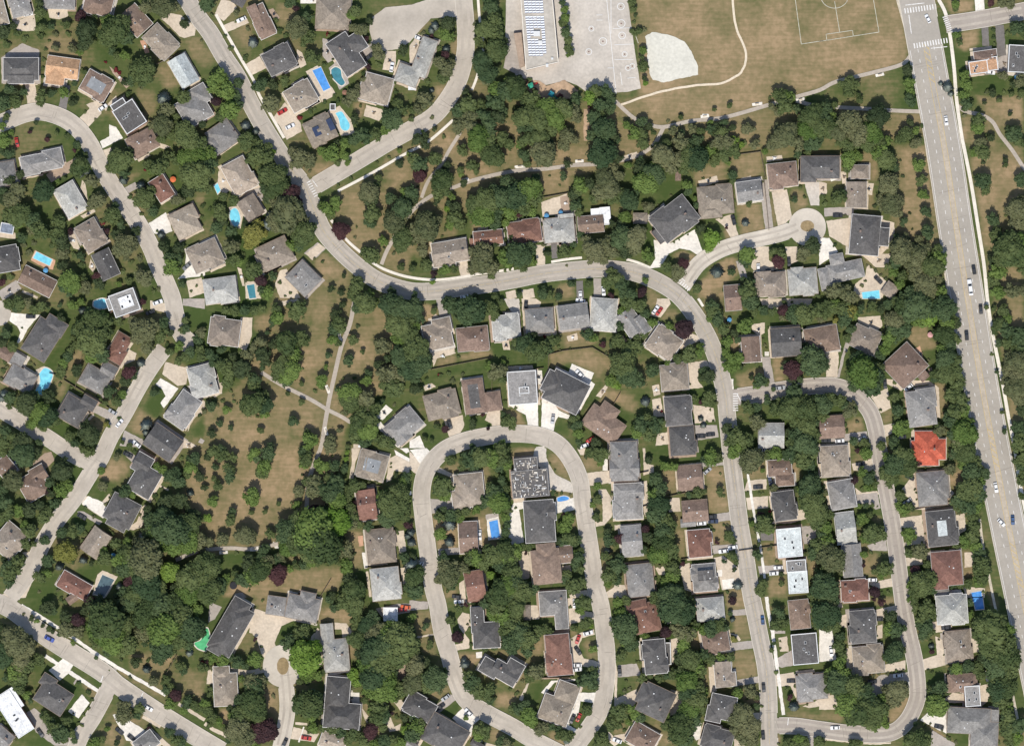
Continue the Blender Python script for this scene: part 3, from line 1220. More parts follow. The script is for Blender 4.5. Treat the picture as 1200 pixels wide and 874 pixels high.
tg 390 640 62, 430 660 55, 500 620 55, 460 600 50, 360 640 50, 560 620 55, 600 650 55, 600 720 60, 620 800 60, 560 600 50, 620 600 45, 540 690 50
tb 480 740 36
td 550 780 60, 570 850 60, 590 760 40, 480 850 60, 530 590 36
tg 520 840 62, 650 830 62, 720 820 55, 700 850 45, 460 860 40, 580 800 50
tg 570 360 36, 560 400 36, 570 440 34, 560 490 36, 560 540 40, 650 575 36, 700 575 34, 740 575 30, 790 555 30
tg 930 410 45, 910 460 50, 940 530 60, 980 540 40, 900 540 40
td 920 430 40, 960 500 36, 880 540 36
tm 905 390 20, 680 615 18
tg 990 640 50, 970 680 50, 990 700 40, 970 620 36, 1000 600 30
td 970 760 72, 910 760 50, 940 790 60
tg 960 800 60, 1000 790 45, 920 740 40
td 1100 200 36, 1080 300 30, 1090 380 32
tg 1100 220 30, 1100 300 36, 1090 400 30, 1070 330 24
to 1110 300 24
td 1160 490 30, 1170 590 40, 1160 700 45
tg 1160 540 45, 1150 630 40, 1170 740 62, 1180 670 36, 1190 540 40, 1160 790 30
tc 1160 600 30
tg 1110 30 60, 1060 30 40, 1120 80 36
to 1080 20 40
td 0 650 60, 20 630 30
tg 50 700 40, 30 740 50
tc 10 680 50, 40 770 36, 10 550 36, 5 490 36
td 40 830 62
td 240 355 20, 170 360 16
tg 840 260 24, 860 270 14
tg 620 350 14, 590 360 14
b 430 330 12, 270 320 12, 290 340 12, 600 370 12, 820 90 10, 850 130 10, 440 590 14, 410 580 12, 880 650 14, 870 620 14, 720 600 12, 750 590 12, 830 800 12, 450 720 20, 330 690 20, 890 260 12, 940 270 10, 1190 270 20, 1190 320 16, 1140 470 12, 1010 820 10, 940 850 14
c w 20 55 668
c k 5 275 868
c w 90 410 508
@ 720 525
h g -2 h 55 75 170 230
h g -3 p 80 310 180 210
h g -5 g 100 540 120 180
h g -6 h 150 770 155 190 h 120 730 90 100
h n -5 g 440 170 145 145
h n -5 g 470 365 150 125
h g -5 g 430 435 90 50
h r -5 h 495 555 150 160
h g -5 h 525 755 150 160 f:k 530 740 90 60
h n -4 h 965 115 140 95 h 995 185 110 70
h k -8 h 990 335 140 170
h e -5 f 1020 550 145 170
h g -4 f 1060 685 115 70
h e -4 f 1070 780 115 130
p b 170 60 165 0 180 0 185 90 230 100 230 140 170 160
p b 120 200 190 190 205 390 180 400
p s 480 90 640 80 640 100 520 110
p b 340 290 380 290 390 370 320 375 310 310
p s 490 400 690 370 690 420 470 450
p s 570 570 720 560 720 590 580 620
p b 580 640 640 630 700 680 750 720 740 760 690 820 630 830 600 700
p w 630 770 700 760 700 820 635 825
p w 600 715 630 710 630 750 605 750
p b 780 190 890 180 890 240 760 250
p b 770 290 900 280 900 350 780 360
p b 1060 370 1130 350 1130 410 1030 440 920 440 930 430 1060 400
p k 850 490 930 500 930 540 860 540
p s 1090 460 1180 450 1180 560 1110 560
p s 840 690 980 680 990 720 850 740
p b 0 800 60 800 80 874 0 874
p b 240 700 290 690 300 740 260 740
p b 380 690 440 670 450 840 410 830
p b 0 450 70 450 80 475 0 480
d 14 w 775 110 820 400 865 640 880 760
d 10 b 640 0 700 300 770 874
g dry 540 110 640 100 680 370 560 370 530 220
g dry 280 110 360 120 370 270 290 280
g dry 570 440 690 430 700 550 580 570
g dry 350 470 410 480 420 640 380 650
g dry 330 390 390 370 390 460 340 460
g dry 780 70 880 70 890 170 780 190
g dry 1020 70 1080 90 1090 180 1040 180
g dry 860 540 940 550 980 660 870 690
g dry 900 770 1000 750 1010 860 900 874
g dry 640 840 740 820 760 874 640 874
g green 180 0 330 0 330 60 230 100
g dry 1120 640 1199 640 1199 740 1130 740
g dry 730 70 760 70 770 180 750 180
tg 560 50 62, 600 60 40, 530 70 40
td 580 20 40, 200 70 30
tg 240 180 50, 260 240 55, 230 280 55, 260 330 50, 240 380 55, 290 410 50, 320 440 50, 280 480 60, 320 500 50, 240 340 40, 340 110 45, 290 100 40
td 230 250 40, 250 350 36
td 230 560 90, 210 610 72, 320 560 62, 200 520 50
tg 260 620 75, 320 600 62, 280 560 50, 240 650 50, 170 590 40
tm 180 475 36, 40 530 60, 60 550 45
td 20 490 36
tg 20 690 62, 10 760 50, 30 640 40, 240 870 60
td 20 640 40
tg 340 700 50, 340 740 55, 300 780 40, 310 680 30
td 300 820 85, 240 830 60
tg 320 850 85, 380 850 45
tm 598 550 20
tg 668 510 42, 690 540 30, 615 255 38
td 665 485 36, 600 240 26
tg 690 630 40, 640 660 30, 710 660 24
td 700 710 28, 720 780 36
tc 720 800 40
tm 850 390 30, 400 675 18
tg 870 440 70, 900 470 40, 800 440 24, 830 470 30
td 860 400 45, 845 560 24, 825 590 50
tg 830 620 55, 860 800 62, 850 840 55
td 850 780 40, 975 735 20
tg 975 790 24
to 800 70 62
td 810 40 45
tc 850 70 34
tg 1100 60 72, 1040 30 62, 940 30 60, 1130 100 50, 1150 20 50, 1000 40 40, 900 40 40, 865 130 18
tg 700 10 72, 760 0 50
tg 1130 230 60, 1150 310 60, 1110 290 50, 1170 380 50, 1090 240 36, 1160 180 50, 1190 260 40, 1180 430 50
td 1100 190 40, 1190 340 30, 1060 240 24
to 930 235 40
tg 1180 560 40, 1170 610 40, 1110 620 24, 1060 640 24, 1190 830 62, 1160 860 40
td 1190 690 40, 1190 800 40
tg 480 260 50, 520 250 30, 440 270 30
b 420 270 16, 560 600 12, 620 150 10, 560 460 16, 580 480 14, 640 450 12, 660 450 12, 380 260 16, 330 280 16, 200 680 16, 200 720 14, 240 760 16, 60 640 14, 260 660 16, 660 840 14, 900 490 14, 910 590 18, 920 570 14, 950 660 14, 1090 500 10, 1130 510 12, 1000 230 14, 1040 240 14, 640 280 12, 780 260 10, 850 265 12, 870 260 10, 500 110 14, 520 130 10, 300 80 20
br 910 370 12
p w 320 335 345 335 345 365 320 365
c w -5 462 103
c s -40 545 132
c k 0 572 400
c d 0 578 428
c w -5 510 440
c w -8 638 602
c w -10 692 580
c k -3 840 228
c w -5 958 698
c w -5 935 732
c d 75 910 188
c w 0 890 10
@ 960 525
h m -3 h 88 75 175 180
h g -10 h 130 270 150 165
h l -7 g 150 465 115 185
h g -5 G 190 655 110 190 
h r -3 h 205 830 160 130
h g -5 h 655 235 170 200 h 690 220 130 150
h k -6 p 710 465 190 205
h r -5 h 740 700 175 200 h 700 770 90 110
h l -3 h 715 855 90 50
p b 190 90 310 60 320 120 280 140 200 130
p b 210 230 250 260 340 250 350 270 220 290
p s 210 270 340 260 360 350 330 360 300 330 210 320
p b 560 140 470 260 540 300 560 360 610 360 770 330 760 315 580 330 560 200
p b 470 410 600 390 620 560 490 570 500 550 560 530 560 480 480 460
p b 500 640 600 640 610 680 510 690
p s 280 570 390 530 400 600 300 600
p b 280 790 430 760 435 810 340 820
p b 800 390 850 380 860 480 810 510
p b 850 610 900 610 900 690 850 700
p b 840 810 970 820 970 874 860 874
p w 765 830 830 825 835 865 765 870
pool b 890 845 950 835 952 874 895 874
p o 80 780 115 780 120 874 80 860
p w 745 265 770 245 790 260 770 285
g dry 740 150 830 120 830 220 750 230
g dry 820 590 890 590 920 750 840 770
g dry 240 640 330 610 400 740 260 750
g green 210 380 300 400 260 450 210 440
g dry 520 380 580 370 590 390 530 400
g dry 970 790 1010 800 1020 874 980 874
g green 340 820 430 810 440 874 340 870
g dry 300 400 360 390 370 430 310 440
tg 440 90 120, 400 150 75, 500 100 75, 400 60 72, 480 40 75, 520 130 50, 420 190 62, 370 130 50, 540 80 40
td 350 110 36
tg 470 275 40, 485 360 50, 460 330 40, 520 340 30
td 470 330 40, 760 70 36, 540 350 24
tg 270 30 45, 250 140 40, 290 170 50, 280 230 36, 320 200 30
td 265 190 36
tm 205 185 36, 580 80 36, 255 685 20, 320 840 40, 220 15 20
tg 230 340 24, 270 335 24, 310 330 24, 250 410 45, 230 420 36, 290 390 30
td 310 480 72, 350 470 50
tg 310 500 72, 350 500 55, 270 520 45
td 255 575 36
tg 260 620 36, 300 610 16
td 380 670 55
tg 380 700 62, 370 730 45, 318 720 24
tg 520 510 55, 500 500 45, 550 520 24
to 580 600 55, 600 620 40
tg 530 610 40, 630 680 40
td 620 650 40, 550 700 40
tm 560 710 36
tg 590 790 85, 560 840 72, 640 760 62, 650 820 50, 530 800 45
tg 850 30 75, 900 80 75, 880 140 72, 920 200 75, 870 240 72, 910 270 72, 820 300 72, 860 330 60, 920 330 45, 960 150 50, 800 340 50, 790 30 50, 840 90 50, 930 120 50
td 760 90 40, 830 230 40, 800 260 40, 960 110 36
to 760 120 50, 800 20 45
tg 890 400 45, 900 460 50, 890 520 55, 910 570 50, 930 620 50, 940 680 60, 970 720 45, 850 540 50, 800 570 36, 940 760 50
td 860 510 45, 960 700 36
tg 780 800 34, 820 800 36, 870 790 36, 920 770 36, 960 760 36, 790 770 24
to 70 640 90, 100 680 60, 30 620 50, 50 590 55
tg 20 580 62, 40 540 50, 10 720 40, 60 720 40, 30 460 45, 10 400 40, 60 390 36, 10 500 40
td 20 450 40, 50 500 36, 10 350 36, 20 340 24
tg 30 800 62, 50 840 50, 10 840 50, 40 770 36
td 1180 30 45, 1170 100 40, 1190 250 30
tg 1180 60 45, 1180 150 30, 1175 190 40, 1180 280 40, 1195 10 40, 1160 20 30
b 340 340 10, 220 500 20, 230 530 14, 230 560 14, 240 740 14, 560 240 14, 570 260 10, 570 300 10, 600 550 14, 620 500 8, 740 380 10, 820 380 14, 840 370 16, 750 590 14, 640 600 12, 110 560 14, 130 570 14, 70 370 14, 40 260 20, 20 230 20, 30 300 14, 120 730 14, 340 780 10, 360 850 16, 400 840 16, 880 820 14, 960 840 16, 830 560 20, 700 130 14, 620 120 14
c k -3 240 92
c k 25 530 172
c s -35 515 312
c w 0 310 770
c b 88 1132 420
c w 80 1033 230
c w 45 1065 435
@ 0 525
u b 668 632 20
@ 720 525
u b 703 710 10
@ 0 699
h k 33 h 320 580 190 150 h 290 490 90 70
h w 57 f 90 680 270 110 f 60 610 130 130
h g 40 g 20 820 110 100
h g -38 h 860 850 130 100
h n -35 g 440 0 100 50
p w 285 430 370 360 430 400 400 450 350 490
p w 520 330 545 310 580 330 560 350 530 348
p w 400 670 480 570 525 620 460 710
p s 150 680 200 650 440 850 400 870 320 870 210 790
p w 660 690 690 680 850 780 800 850 740 840
p b 860 800 900 780 1000 870 960 874
p s 430 505 450 475 460 480 435 515
d 22 w 265 345 610 575
d 20 w 125 50 260 130 460 260 540 320 700 420 970 575
d 20 b 1045 625 1199 720
d 20 b 835 700 940 760
p s 640 430 680 400 700 415 670 440
g green 140 60 260 10 400 80 330 150 200 110
g green 430 400 460 410 600 500 605 550 560 520
g green 420 270 470 270 530 320 500 335
g dry 690 410 960 575 960 610 680 440
g dry 480 490 600 570 600 600 490 760 470 740 540 620
g green 250 320 360 370 340 390
g green 180 360 320 400 280 440 210 440
g green 560 350 660 400 640 415
g dry 1070 420 1199 440 1199 640 1090 560
g dry 760 330 1040 330 940 480 760 430
g dry 600 780 650 760 740 840 720 874 600 874
g dry 730 700 860 700 840 730 760 760
g green 160 850 260 810 310 874 150 874
g dry 880 690 1199 860 1150 874 870 720
td 280 60 55, 310 80 40, 190 120 30, 255 165 22, 310 200 24, 410 250 30
tg 220 140 26, 290 185 28, 350 220 24, 430 265 24
td 450 60 60, 480 120 62, 430 150 62, 390 120 50, 540 40 50, 500 80 40, 590 20 45
tm 460 130 50, 530 20 40
to 400 190 60, 460 200 50
tg 640 130 110, 600 200 85, 680 240 90, 720 160 75, 740 270 60, 650 290 62, 570 260 50, 580 110 60
tg 870 80 90, 950 50 72, 830 140 62, 980 180 90, 1060 120 85, 1130 180 72, 1050 240 72, 960 280 60, 940 340 62, 1150 80 60, 780 30 50, 880 180 55, 1020 40 60, 1110 260 50, 780 80 45, 1000 310 50
td 740 30 45, 910 290 36, 1180 70 40, 850 20 40, 900 240 30
to 840 210 50, 780 300 30
td 800 380 42, 565 355 20, 710 365 14
tc 860 420 36, 1110 325 34
to 905 490 40
tg 850 275 24, 1060 400 40, 1080 430 34, 975 540 36, 980 480 34, 1000 520 30, 960 500 24
td 1065 385 28
tm 1035 572 42
tg 1000 625 42, 1100 610 45, 1140 630 34, 1170 650 34, 1080 660 34, 1190 410 40
td 1110 580 26
to 740 640 70, 730 690 60, 720 630 45
tg 825 650 50, 800 690 36, 1000 790 55, 1040 830 60, 1070 850 45, 980 780 30
td 740 615 40, 630 750 30, 570 820 40, 690 850 24, 1060 795 24
tg 630 770 24, 560 850 45, 600 830 30
tm 875 765 18
td 60 210 50, 30 330 62, 60 390 60, 20 180 40, 150 260 50, 20 420 50
to 100 260 75, 150 300 62, 80 320 60, 120 370 60, 170 240 50
tg 20 260 40, 160 390 50, 100 420 55, 130 470 50, 50 470 40, 120 530 60, 160 570 36, 230 360 45, 80 480 45
td 90 400 40, 150 420 36
tg 180 600 26, 280 700 45, 320 760 50, 400 720 45, 360 790 55, 420 790 55, 300 730 40, 380 830 45, 440 830 36, 260 690 30
td 420 800 36, 250 660 24
b 0 710 14, 30 740 16, 60 790 16, 90 830 16, 460 500 16, 520 560 20, 540 600 16, 520 650 14, 490 690 14, 460 740 18, 480 750 14, 430 680 10, 370 500 10, 760 470 16, 190 400 20, 250 400 20, 140 100 12, 380 30 20, 360 10 16, 870 370 16, 960 460 14, 980 430 12, 1000 400 12, 1020 370 12, 900 800 14, 870 760 14, 920 770 12, 640 430 8
c B 28 290 245
c w 30 870 650
c k 55 237 795
c k 40 700 785
c k 40 772 825
br 1185 380 12
@ 240 699
h k -60 h 155 185 300 150 h 200 70 120 110 h 80 280 100 90
h g 8 h 420 50 110 110
h g 12 h 575 65 190 140 h 600 20 90 100
h l -5 h 770 340 150 190 G 718 208 75 110
h k 5 h 780 560 140 190 h 805 690 210 150
h m -3 h 125 540 140 190 h 100 445 95 80
h t 20 h 750 845 150 90
h w 0 f 1088 100 85 80
p b 290 70 330 80 380 100 500 110 520 140 450 170 400 290 360 310 330 240 290 220 260 210 270 130
p b 140 415 260 430 340 415 350 440 280 460 240 470 190 450
p b 600 270 660 180 680 200 690 380 700 400 640 420 560 440 560 420 680 390 680 330 620 290
p b 760 150 830 155 860 200 840 260 810 260 800 190 760 190
p w 850 560 905 560 905 660 875 665
p b 520 760 670 800 640 850 500 830
p s 30 30 100 60 60 130 20 150
p w 820 20 845 30 840 60 810 50
p s 1000 70 1130 40 1199 40 1199 90 1040 120
p b 1100 610 1150 600 1190 660 1150 670
p b 920 650 960 700 950 740 930 700
p b 1040 620 1060 620 1110 760 1150 740 1140 780 1080 790 1050 680
p b 20 420 50 430 50 510 10 510
p n 1100 440 1199 380 1199 480 1100 500
d 22 b 0 740 40 770 200 850 260 874
d 14 b 530 740 600 745
d 8 w 580 760 550 850
p w 720 420 850 420 850 440 730 460
g dry 280 10 370 0 370 70 320 70
g dry 640 90 740 60 820 60 860 100 870 170 760 150 680 150 620 170
g dry 320 560 390 500 430 560 430 720 380 700 340 620
g green 500 830 650 850 650 874 480 874
g dry 820 180 880 180 880 370 840 360
g dry 80 660 160 650 150 750 90 750
g dry 910 560 1000 600 960 680 920 640
g dry 530 480 560 460 700 450 700 480 560 520
g green 920 0 990 0 990 50 920 60
g dry 260 270 340 270 350 330 300 330
g green 1140 100 1199 90 1199 150 1150 140
td 475 215 45, 560 170 50, 490 230 50
tg 495 260 62, 570 215 60, 580 190 50
tb 590 350 85, 550 360 55, 630 370 60, 620 310 55, 640 340 45
td 635 290 30, 300 320 48
tg 300 360 58
tm 297 247 18, 15 385 20, 355 770 75, 330 800 62, 380 790 60, 975 780 52
tg 270 620 75, 220 680 72, 310 650 60, 290 590 55, 200 620 50, 260 690 60, 180 700 45, 220 590 40
td 180 610 36, 300 520 50, 150 650 30
to 280 500 60, 320 500 50, 200 770 72, 230 810 60, 170 790 55
tg 350 480 30, 270 850 50, 140 830 40, 30 750 40, 220 860 40
td 150 830 30
tg 610 620 100, 640 580 60, 620 670 60
td 590 570 62, 540 650 55, 640 530 45
tb 880 450 55, 900 490 45, 860 480 40
tg 600 470 40, 660 460 40, 690 440 30, 560 490 30
td 600 490 30
tg 200 380 50, 110 370 45, 50 360 40, 150 350 40, 240 400 30, 20 340 36
td 220 370 36, 220 475 24
to 30 410 20
tg 215 475 26
td 760 30 45, 730 15 34
tg 810 20 50, 760 60 36, 880 40 50, 860 80 36, 890 120 40, 890 180 40, 900 250 50, 920 190 40
td 990 120 60, 960 160 50, 1130 170 62, 940 330 50, 1100 250 55, 1160 190 60
to 1030 200 72, 1000 230 60
tg 1100 200 85, 1150 250 85, 1050 280 85, 1000 300 72, 1120 310 75, 1040 380 75, 980 400 72, 1080 380 50, 1000 460 72, 1060 480 62, 950 480 55, 1020 540 55, 960 540 45, 1190 310 50, 940 400 45, 1080 440 50, 1140 350 45
td 1000 360 50, 1060 340 45, 950 300 40
tg 1080 550 60, 1140 530 60, 1190 500 55, 1120 580 40, 1170 550 40, 1020 640 45, 1040 690 40, 980 650 40, 940 600 30, 1010 700 40
td 1170 700 36
tm 1092 680 24
tb 1180 770 40
tg 800 790 50, 870 800 50, 930 840 50, 740 770 45, 690 760 40, 640 760 40, 1050 840 50, 1100 830 40, 990 850 40, 1150 850 45, 780 770 40, 840 840 40, 1040 760 36, 620 780 26
td 700 740 36, 560 20 14
tg 30 570 24, 40 540 20, 20 660 40, 50 700 40, 90 730 36, 120 760 24, 10 620 40
b 150 660 16, 60 660 14, 650 150 16, 640 200 14, 330 290 14, 330 420 14, 540 560 14, 670 700 16, 770 480 12, 850 540 20, 870 530 20, 830 500 14, 340 20 12, 690 400 10, 700 160 8, 400 580 18, 1120 700 20, 20 540 14, 40 430 10, 920 560 14, 860 590 8, 650 420 14, 680 410 12, 1180 130 14
c r -5 1155 75
c r 10 595 825
c k -65 467 855
c o 5 1175 60
pool g 0 185 20 190 30 260 10 310 0 315 -40 300 -60 270 -20 250
@ 480 699
h k -3 G 398 130 75 150 h 450 220 155 150
h g -4 h 840 35 160 140 G 888 110 75 150
h r -5 h 870 335 150 240
h m 20 h 855 660 180 150 h 920 560 130 120
h k 30 g 560 440 160 100 h 610 420 100 100 h 470 410 110 90
h k 30 h 210 800 240 170 h 130 790 90 120
h k 30 h 60 640 180 130
h g 30 h 5 860 90 40
h k 30 h 400 865 90 40
h r 0 g 385 10 90 40
h m 0 h 680 90 55 90
p b 310 90 350 100 360 170 320 210 350 250 350 300 250 320 250 280 310 270 320 220 290 180 280 130
p b 260 0 330 0 340 40 270 70
p b 920 10 970 0 980 80 1070 90 1080 130 940 160 920 100
p b 930 250 1000 210 1080 190 1085 220 1010 240 990 290 1020 360 1110 380 1115 430 990 400 960 440 950 330
p w 980 560 1120 560 1110 625 1000 610 990 680 930 750 1025 800 1000 820 900 760 970 640
p w 250 710 320 640 430 700 370 750 360 820 300 760
p s 140 640 240 570 290 590 170 680 150 680
p b 690 50 750 50 760 130 690 130
p w 770 560 830 490 970 480 970 490 850 500 790 570
p n 740 472 940 472 940 480 740 480
p s 0 20 110 30 110 70 0 80
p b 0 860 30 820 80 840 60 874 0 874
p b 1160 780 1199 820 1199 874 1170 850
p b 640 600 690 500 700 505 670 580 660 610
p w 388 325 425 320 425 355 390 358
p b 440 850 520 874 440 874
d 10 b 30 240 140 220
g dry 10 90 120 80 140 220 40 240
g dry 40 240 150 230 160 330 80 340
g dry 440 320 650 310 670 420 640 520 600 400 560 340
g green 690 120 840 130 850 190 700 190
g green 690 510 790 490 760 620 700 600
g dry 500 560 640 570 590 650 500 640
g dry 1010 240 1090 240 1105 370 1030 360
g dry 930 200 990 190 980 220 940 240
g green 1090 430 1120 430 1120 550 1080 550
g green 1030 680 1100 630 1060 740 1010 780 980 740
g dry 270 320 390 320 430 350 360 420 300 400
g dry 90 550 230 520 240 570 150 610
g green 200 680 270 600 310 630 240 700
g dry 450 750 560 790 540 860 470 840
g dry 790 800 870 780 990 820 960 870 870 870
g dry 700 240 780 230 790 330 700 330
td 150 370 70, 110 400 60, 190 400 55
tg 150 470 98, 190 440 60, 110 500 62
td 240 100 40
tg 240 140 50
tm 280 232 42, 105 605 30, 330 45 20, 300 40 14
tg 95 170 32, 290 65 34, 120 280 36
tc 325 390 40, 320 370 30
td 390 440 60
tg 370 500 85, 400 540 60, 350 460 50, 460 550 60, 480 530 40, 470 600 36
tg 450 40 60, 520 50 72, 560 100 72, 620 60 75, 600 160 72, 640 220 72, 600 250 60, 560 200 55, 660 170 60, 680 240 50, 480 90 50, 660 20 55, 500 130 40, 690 310 50, 740 230 40, 610 290 40
td 540 30 45, 590 130 45, 640 110 40
td 720 370 62, 740 400 62, 700 400 50
to 740 430 62
tg 700 470 40, 690 440 36
td 680 630 40, 620 630 36
tg 690 690 62, 640 650 50, 720 720 50, 610 650 40
to 760 770 62, 790 760 40
tg 820 760 36, 910 810 50, 880 800 40, 940 800 36, 870 770 30
tc 920 840 36
tg 1050 480 72, 1080 520 50, 1010 490 45, 1070 440 50
td 1050 400 50, 1040 640 36
tg 1040 660 45, 1010 30 62, 1000 70 40, 1030 20 40, 1030 150 50
td 1070 300 32
tb 1060 170 20
tg 1070 305 34, 1180 740 50, 1190 700 40, 1120 820 50, 1140 850 45, 1100 860 30, 1195 650 20, 1190 150 40
td 1190 720 40, 1110 800 34
to 10 330 40, 30 400 60, 20 500 75, 60 510 40, 50 360 40
tg 10 200 40, 20 270 40, 10 120 36, 40 760 60, 20 800 60, 60 740 50
td 20 700 40, 90 380 40
tg 420 770 60, 400 800 50, 440 800 40
td 390 750 45, 560 830 50, 530 840 40
to 570 860 50
tc 410 840 30, 310 700 14
tg 330 705 30, 380 45 26, 500 295 30, 440 300 30, 550 290 24, 580 290 24
tg 940 60 16, 960 180 30, 750 200 50, 790 190 40, 820 200 36, 690 200 40
b 350 190 16, 360 280 16, 360 140 14, 340 160 14, 940 330 12, 460 130 16, 490 340 14, 520 350 14, 590 540 16, 630 560 16, 860 455 14, 820 440 14, 950 470 14, 980 720 12, 990 690 12, 670 570 12, 680 590 10, 620 570 12, 160 690 14, 180 690 14, 540 170 14, 540 240 14, 660 490 14, 750 640 14, 950 250 10, 940 350 8, 1000 760 12, 180 560 16
c w -5 288 28
c w 88 965 40
c w -15 1045 212
c r -70 985 248
c k 55 985 315
c w 0 980 400
c w -8 982 425
c s -35 210 590
c k -35 180 642
c k -65 952 715
c r -65 990 705
c w 45 345 675
@ 720 699
h r -12 h 185 120 150 170 g 130 60 120 80
h k -5 h 235 345 140 200
h k -2 f 310 330 40 130
h k 25 h 240 610 185 180 h 190 570 110 120
h n 30 h 165 820 170 130
h n -10 h 590 255 155 150
h m -5 G 635 450 100 150 h 660 480 100 80
h k 12 h 630 640 150 140 h 580 680 90 90
h k 15 h 600 825 180 140
h n -6 h 1080 100 130 170
h k -5 f 1110 300 150 180
h g -5 h 1152 525 180 165
h l -5 h 560 70 160 150
p s 20 400 130 390 160 460 20 470
p b 20 590 130 540 140 600 110 640 0 640 0 600
p b 330 540 390 560 400 610 350 690 310 700
p s 670 80 780 70 780 105 690 110
p s 680 270 810 255 815 300 690 315
p s 690 490 860 460 860 500 720 520
p b 800 680 860 675 860 740 830 740
p w 450 800 490 735 510 740 500 830 480 840
p b 320 250 370 240 380 300 340 400 330 330
p s 970 350 1040 310 1050 400 980 415 930 400 920 370
p b 940 460 1050 440 1080 580 1060 590 1030 520 940 525
p b 960 240 1010 230 1020 320 970 320
p b 700 830 760 840 760 874 700 874
p b 0 810 60 800 60 830 0 874
p b 1100 640 1199 600 1199 640 1140 650
p s 910 190 1000 200 1000 215 930 215
p s 1130 810 1170 815 1165 874 1125 874
p b 550 410 580 410 600 550 560 560
p b 660 210 720 220 740 250 730 260 700 225
p b 300 130 350 120 350 150 310 160
d 20 w 890 0 900 80 925 200 990 690
d 14 b 0 380 12 440 5 600
g dry 690 110 780 105 800 250 740 250 690 200
g dry 690 330 820 310 840 460 720 480
g dry 740 570 850 560 860 680 790 660
g dry 1000 680 1199 690 1199 720 1010 700
g dry 950 520 980 520 1000 680 970 660
g dry 650 0 770 0 780 60 650 70
g dry 440 170 500 170 500 300 450 310
g green 20 490 130 480 110 590 30 570
g dry 0 730 70 710 60 800 0 800
g dry 860 0 890 0 910 70 890 80
g dry 930 820 980 800 970 870 930 870
g dry 290 800 350 800 350 850 290 860
g green 950 700 940 690 990 690
tg 60 180 95, 20 150 62, 100 200 60, 40 100 50, 100 240 45
td 30 120 55, 40 320 40
tg 40 345 45, 110 270 40, 160 470 45
td 350 40 110, 300 60 80
tg 340 60 100, 400 80 60, 280 30 60, 440 30 40
td 440 120 50, 400 160 45
to 380 190 62, 420 220 60
tg 450 200 50, 400 270 60, 380 130 50, 470 160 40
tm 300 205 40, 690 20 32, 460 95 14
tg 560 180 62, 610 160 60, 640 180 45, 520 190 45, 590 200 40
td 450 340 60, 520 330 50, 380 360 45, 580 340 45
tg 560 360 50, 470 400 62, 400 440 62, 500 430 50, 350 450 45, 620 350 36, 440 360 50, 680 350 40
tg 430 560 75, 470 600 75, 430 660 72, 480 530 60, 420 490 55, 500 640 50, 410 710 60, 450 730 55, 380 770 62, 340 800 50, 420 800 55, 400 840 50, 300 750 50, 520 560 40
td 500 510 40, 420 620 40, 360 730 40, 540 350 24
tg 310 460 40, 260 470 34, 210 460 30
td 790 510 50
to 790 550 50, 750 690 85, 710 730 72, 790 760 75, 760 810 62, 700 780 50, 800 830 50, 740 650 60
tg 720 560 40, 830 640 26, 830 590 24
td 750 630 50, 700 700 40
tm 830 600 20, 1025 585 26
td 950 120 72, 960 90 50
tg 940 160 50, 990 150 36
tc 690 130 24, 1050 640 40
td 678 95 20, 1060 610 30
ty 695 245 26
tg 30 670 50, 120 690 50, 90 650 50, 20 740 36, 150 700 40, 80 730 30
tg 300 690 40, 330 730 36
tg 1070 830 62, 1110 850 45, 1010 850 40, 1050 860 50
td 1080 800 40, 1000 840 36, 1190 800 40
tg 1195 840 40
td 1180 60 45
tg 1180 40 45, 1190 100 40, 1180 160 36, 930 270 24, 920 310 20, 945 440 16
tg 180 230 30, 70 20 45, 20 30 40, 90 290 30, 60 270 24
b 270 240 14, 150 380 14, 70 490 14, 90 540 16, 130 380 12, 60 550 16, 700 240 16, 690 520 16, 1010 540 18, 970 260 12, 970 300 12, 1130 630 14, 1170 600 14, 1060 520 18, 640 380 14, 690 440 14, 500 680 14, 530 710 12, 280 720 14, 850 550 10, 70 840 14, 60 780 14, 960 860 12, 990 820 10, 860 640 14, 620 870 14
c b 85 867 135
c k 85 873 530
c k 85 870 808
c k 0 1035 492
c k 85 30 435
c w 20 15 840
@ 960 699
h k -5 h 250 170 160 190
h m -5 h 285 365 180 175
h l -4 h 770 70 180 180 
h m -5 h 810 285 160 180
h n -4 h 835 500 170 110 
h g -4 f 890 575 90 120
h g 3 h 870 720 250 150 h 960 800 160 150 f 1020 690 50 70
p s 285 540 350 460 520 440 525 490 420 510 350 580 300 580
p b 370 400 505 370 505 425 390 440
p b 310 80 440 50 455 90 400 110 360 130 320 110
p b 680 230 720 250 740 400 650 420 610 430 600 370 690 340
p b 650 150 760 130 780 180 720 205 680 210
p b 730 600 780 560 860 570 870 620 760 620
p w 590 720 650 660 730 690 720 660 740 680 745 800 700 780
p b 930 520 990 510 1000 600 950 640 940 600
p w 960 440 975 430 1000 510 985 510
p s 660 780 800 860 790 874 650 874
p b 90 120 160 100 160 180 100 170
p w 0 190 75 190 100 370 0 380
p b 0 590 100 570 130 660 0 660
p b 160 300 200 300 210 420 160 420
p b 80 30 120 10 140 60 90 70
p b 340 170 370 160 370 240 330 250
p b 890 240 930 260 940 320 900 330
d 10 w 0 735 260 765 400 775 490 715 535 600 520 480
d 8 w 590 300 620 560
d 10 b 0 830 300 860 420 855
g dry 0 670 130 670 150 740 0 720
g dry 480 480 525 490 530 620 470 720 400 750 410 660
g dry 990 0 1030 0 1050 60 1000 60
g green 620 440 740 430 750 500 640 520
g green 590 280 680 270 680 340 610 360
g green 40 830 130 840 130 874 40 874
g green 720 800 840 800 830 860
g dry 640 740 780 830 800 860 660 790
g dry 320 0 440 0 440 50 320 60
g dry 900 340 960 350 960 430 910 400
td 410 110 50, 440 150 62, 430 290 62
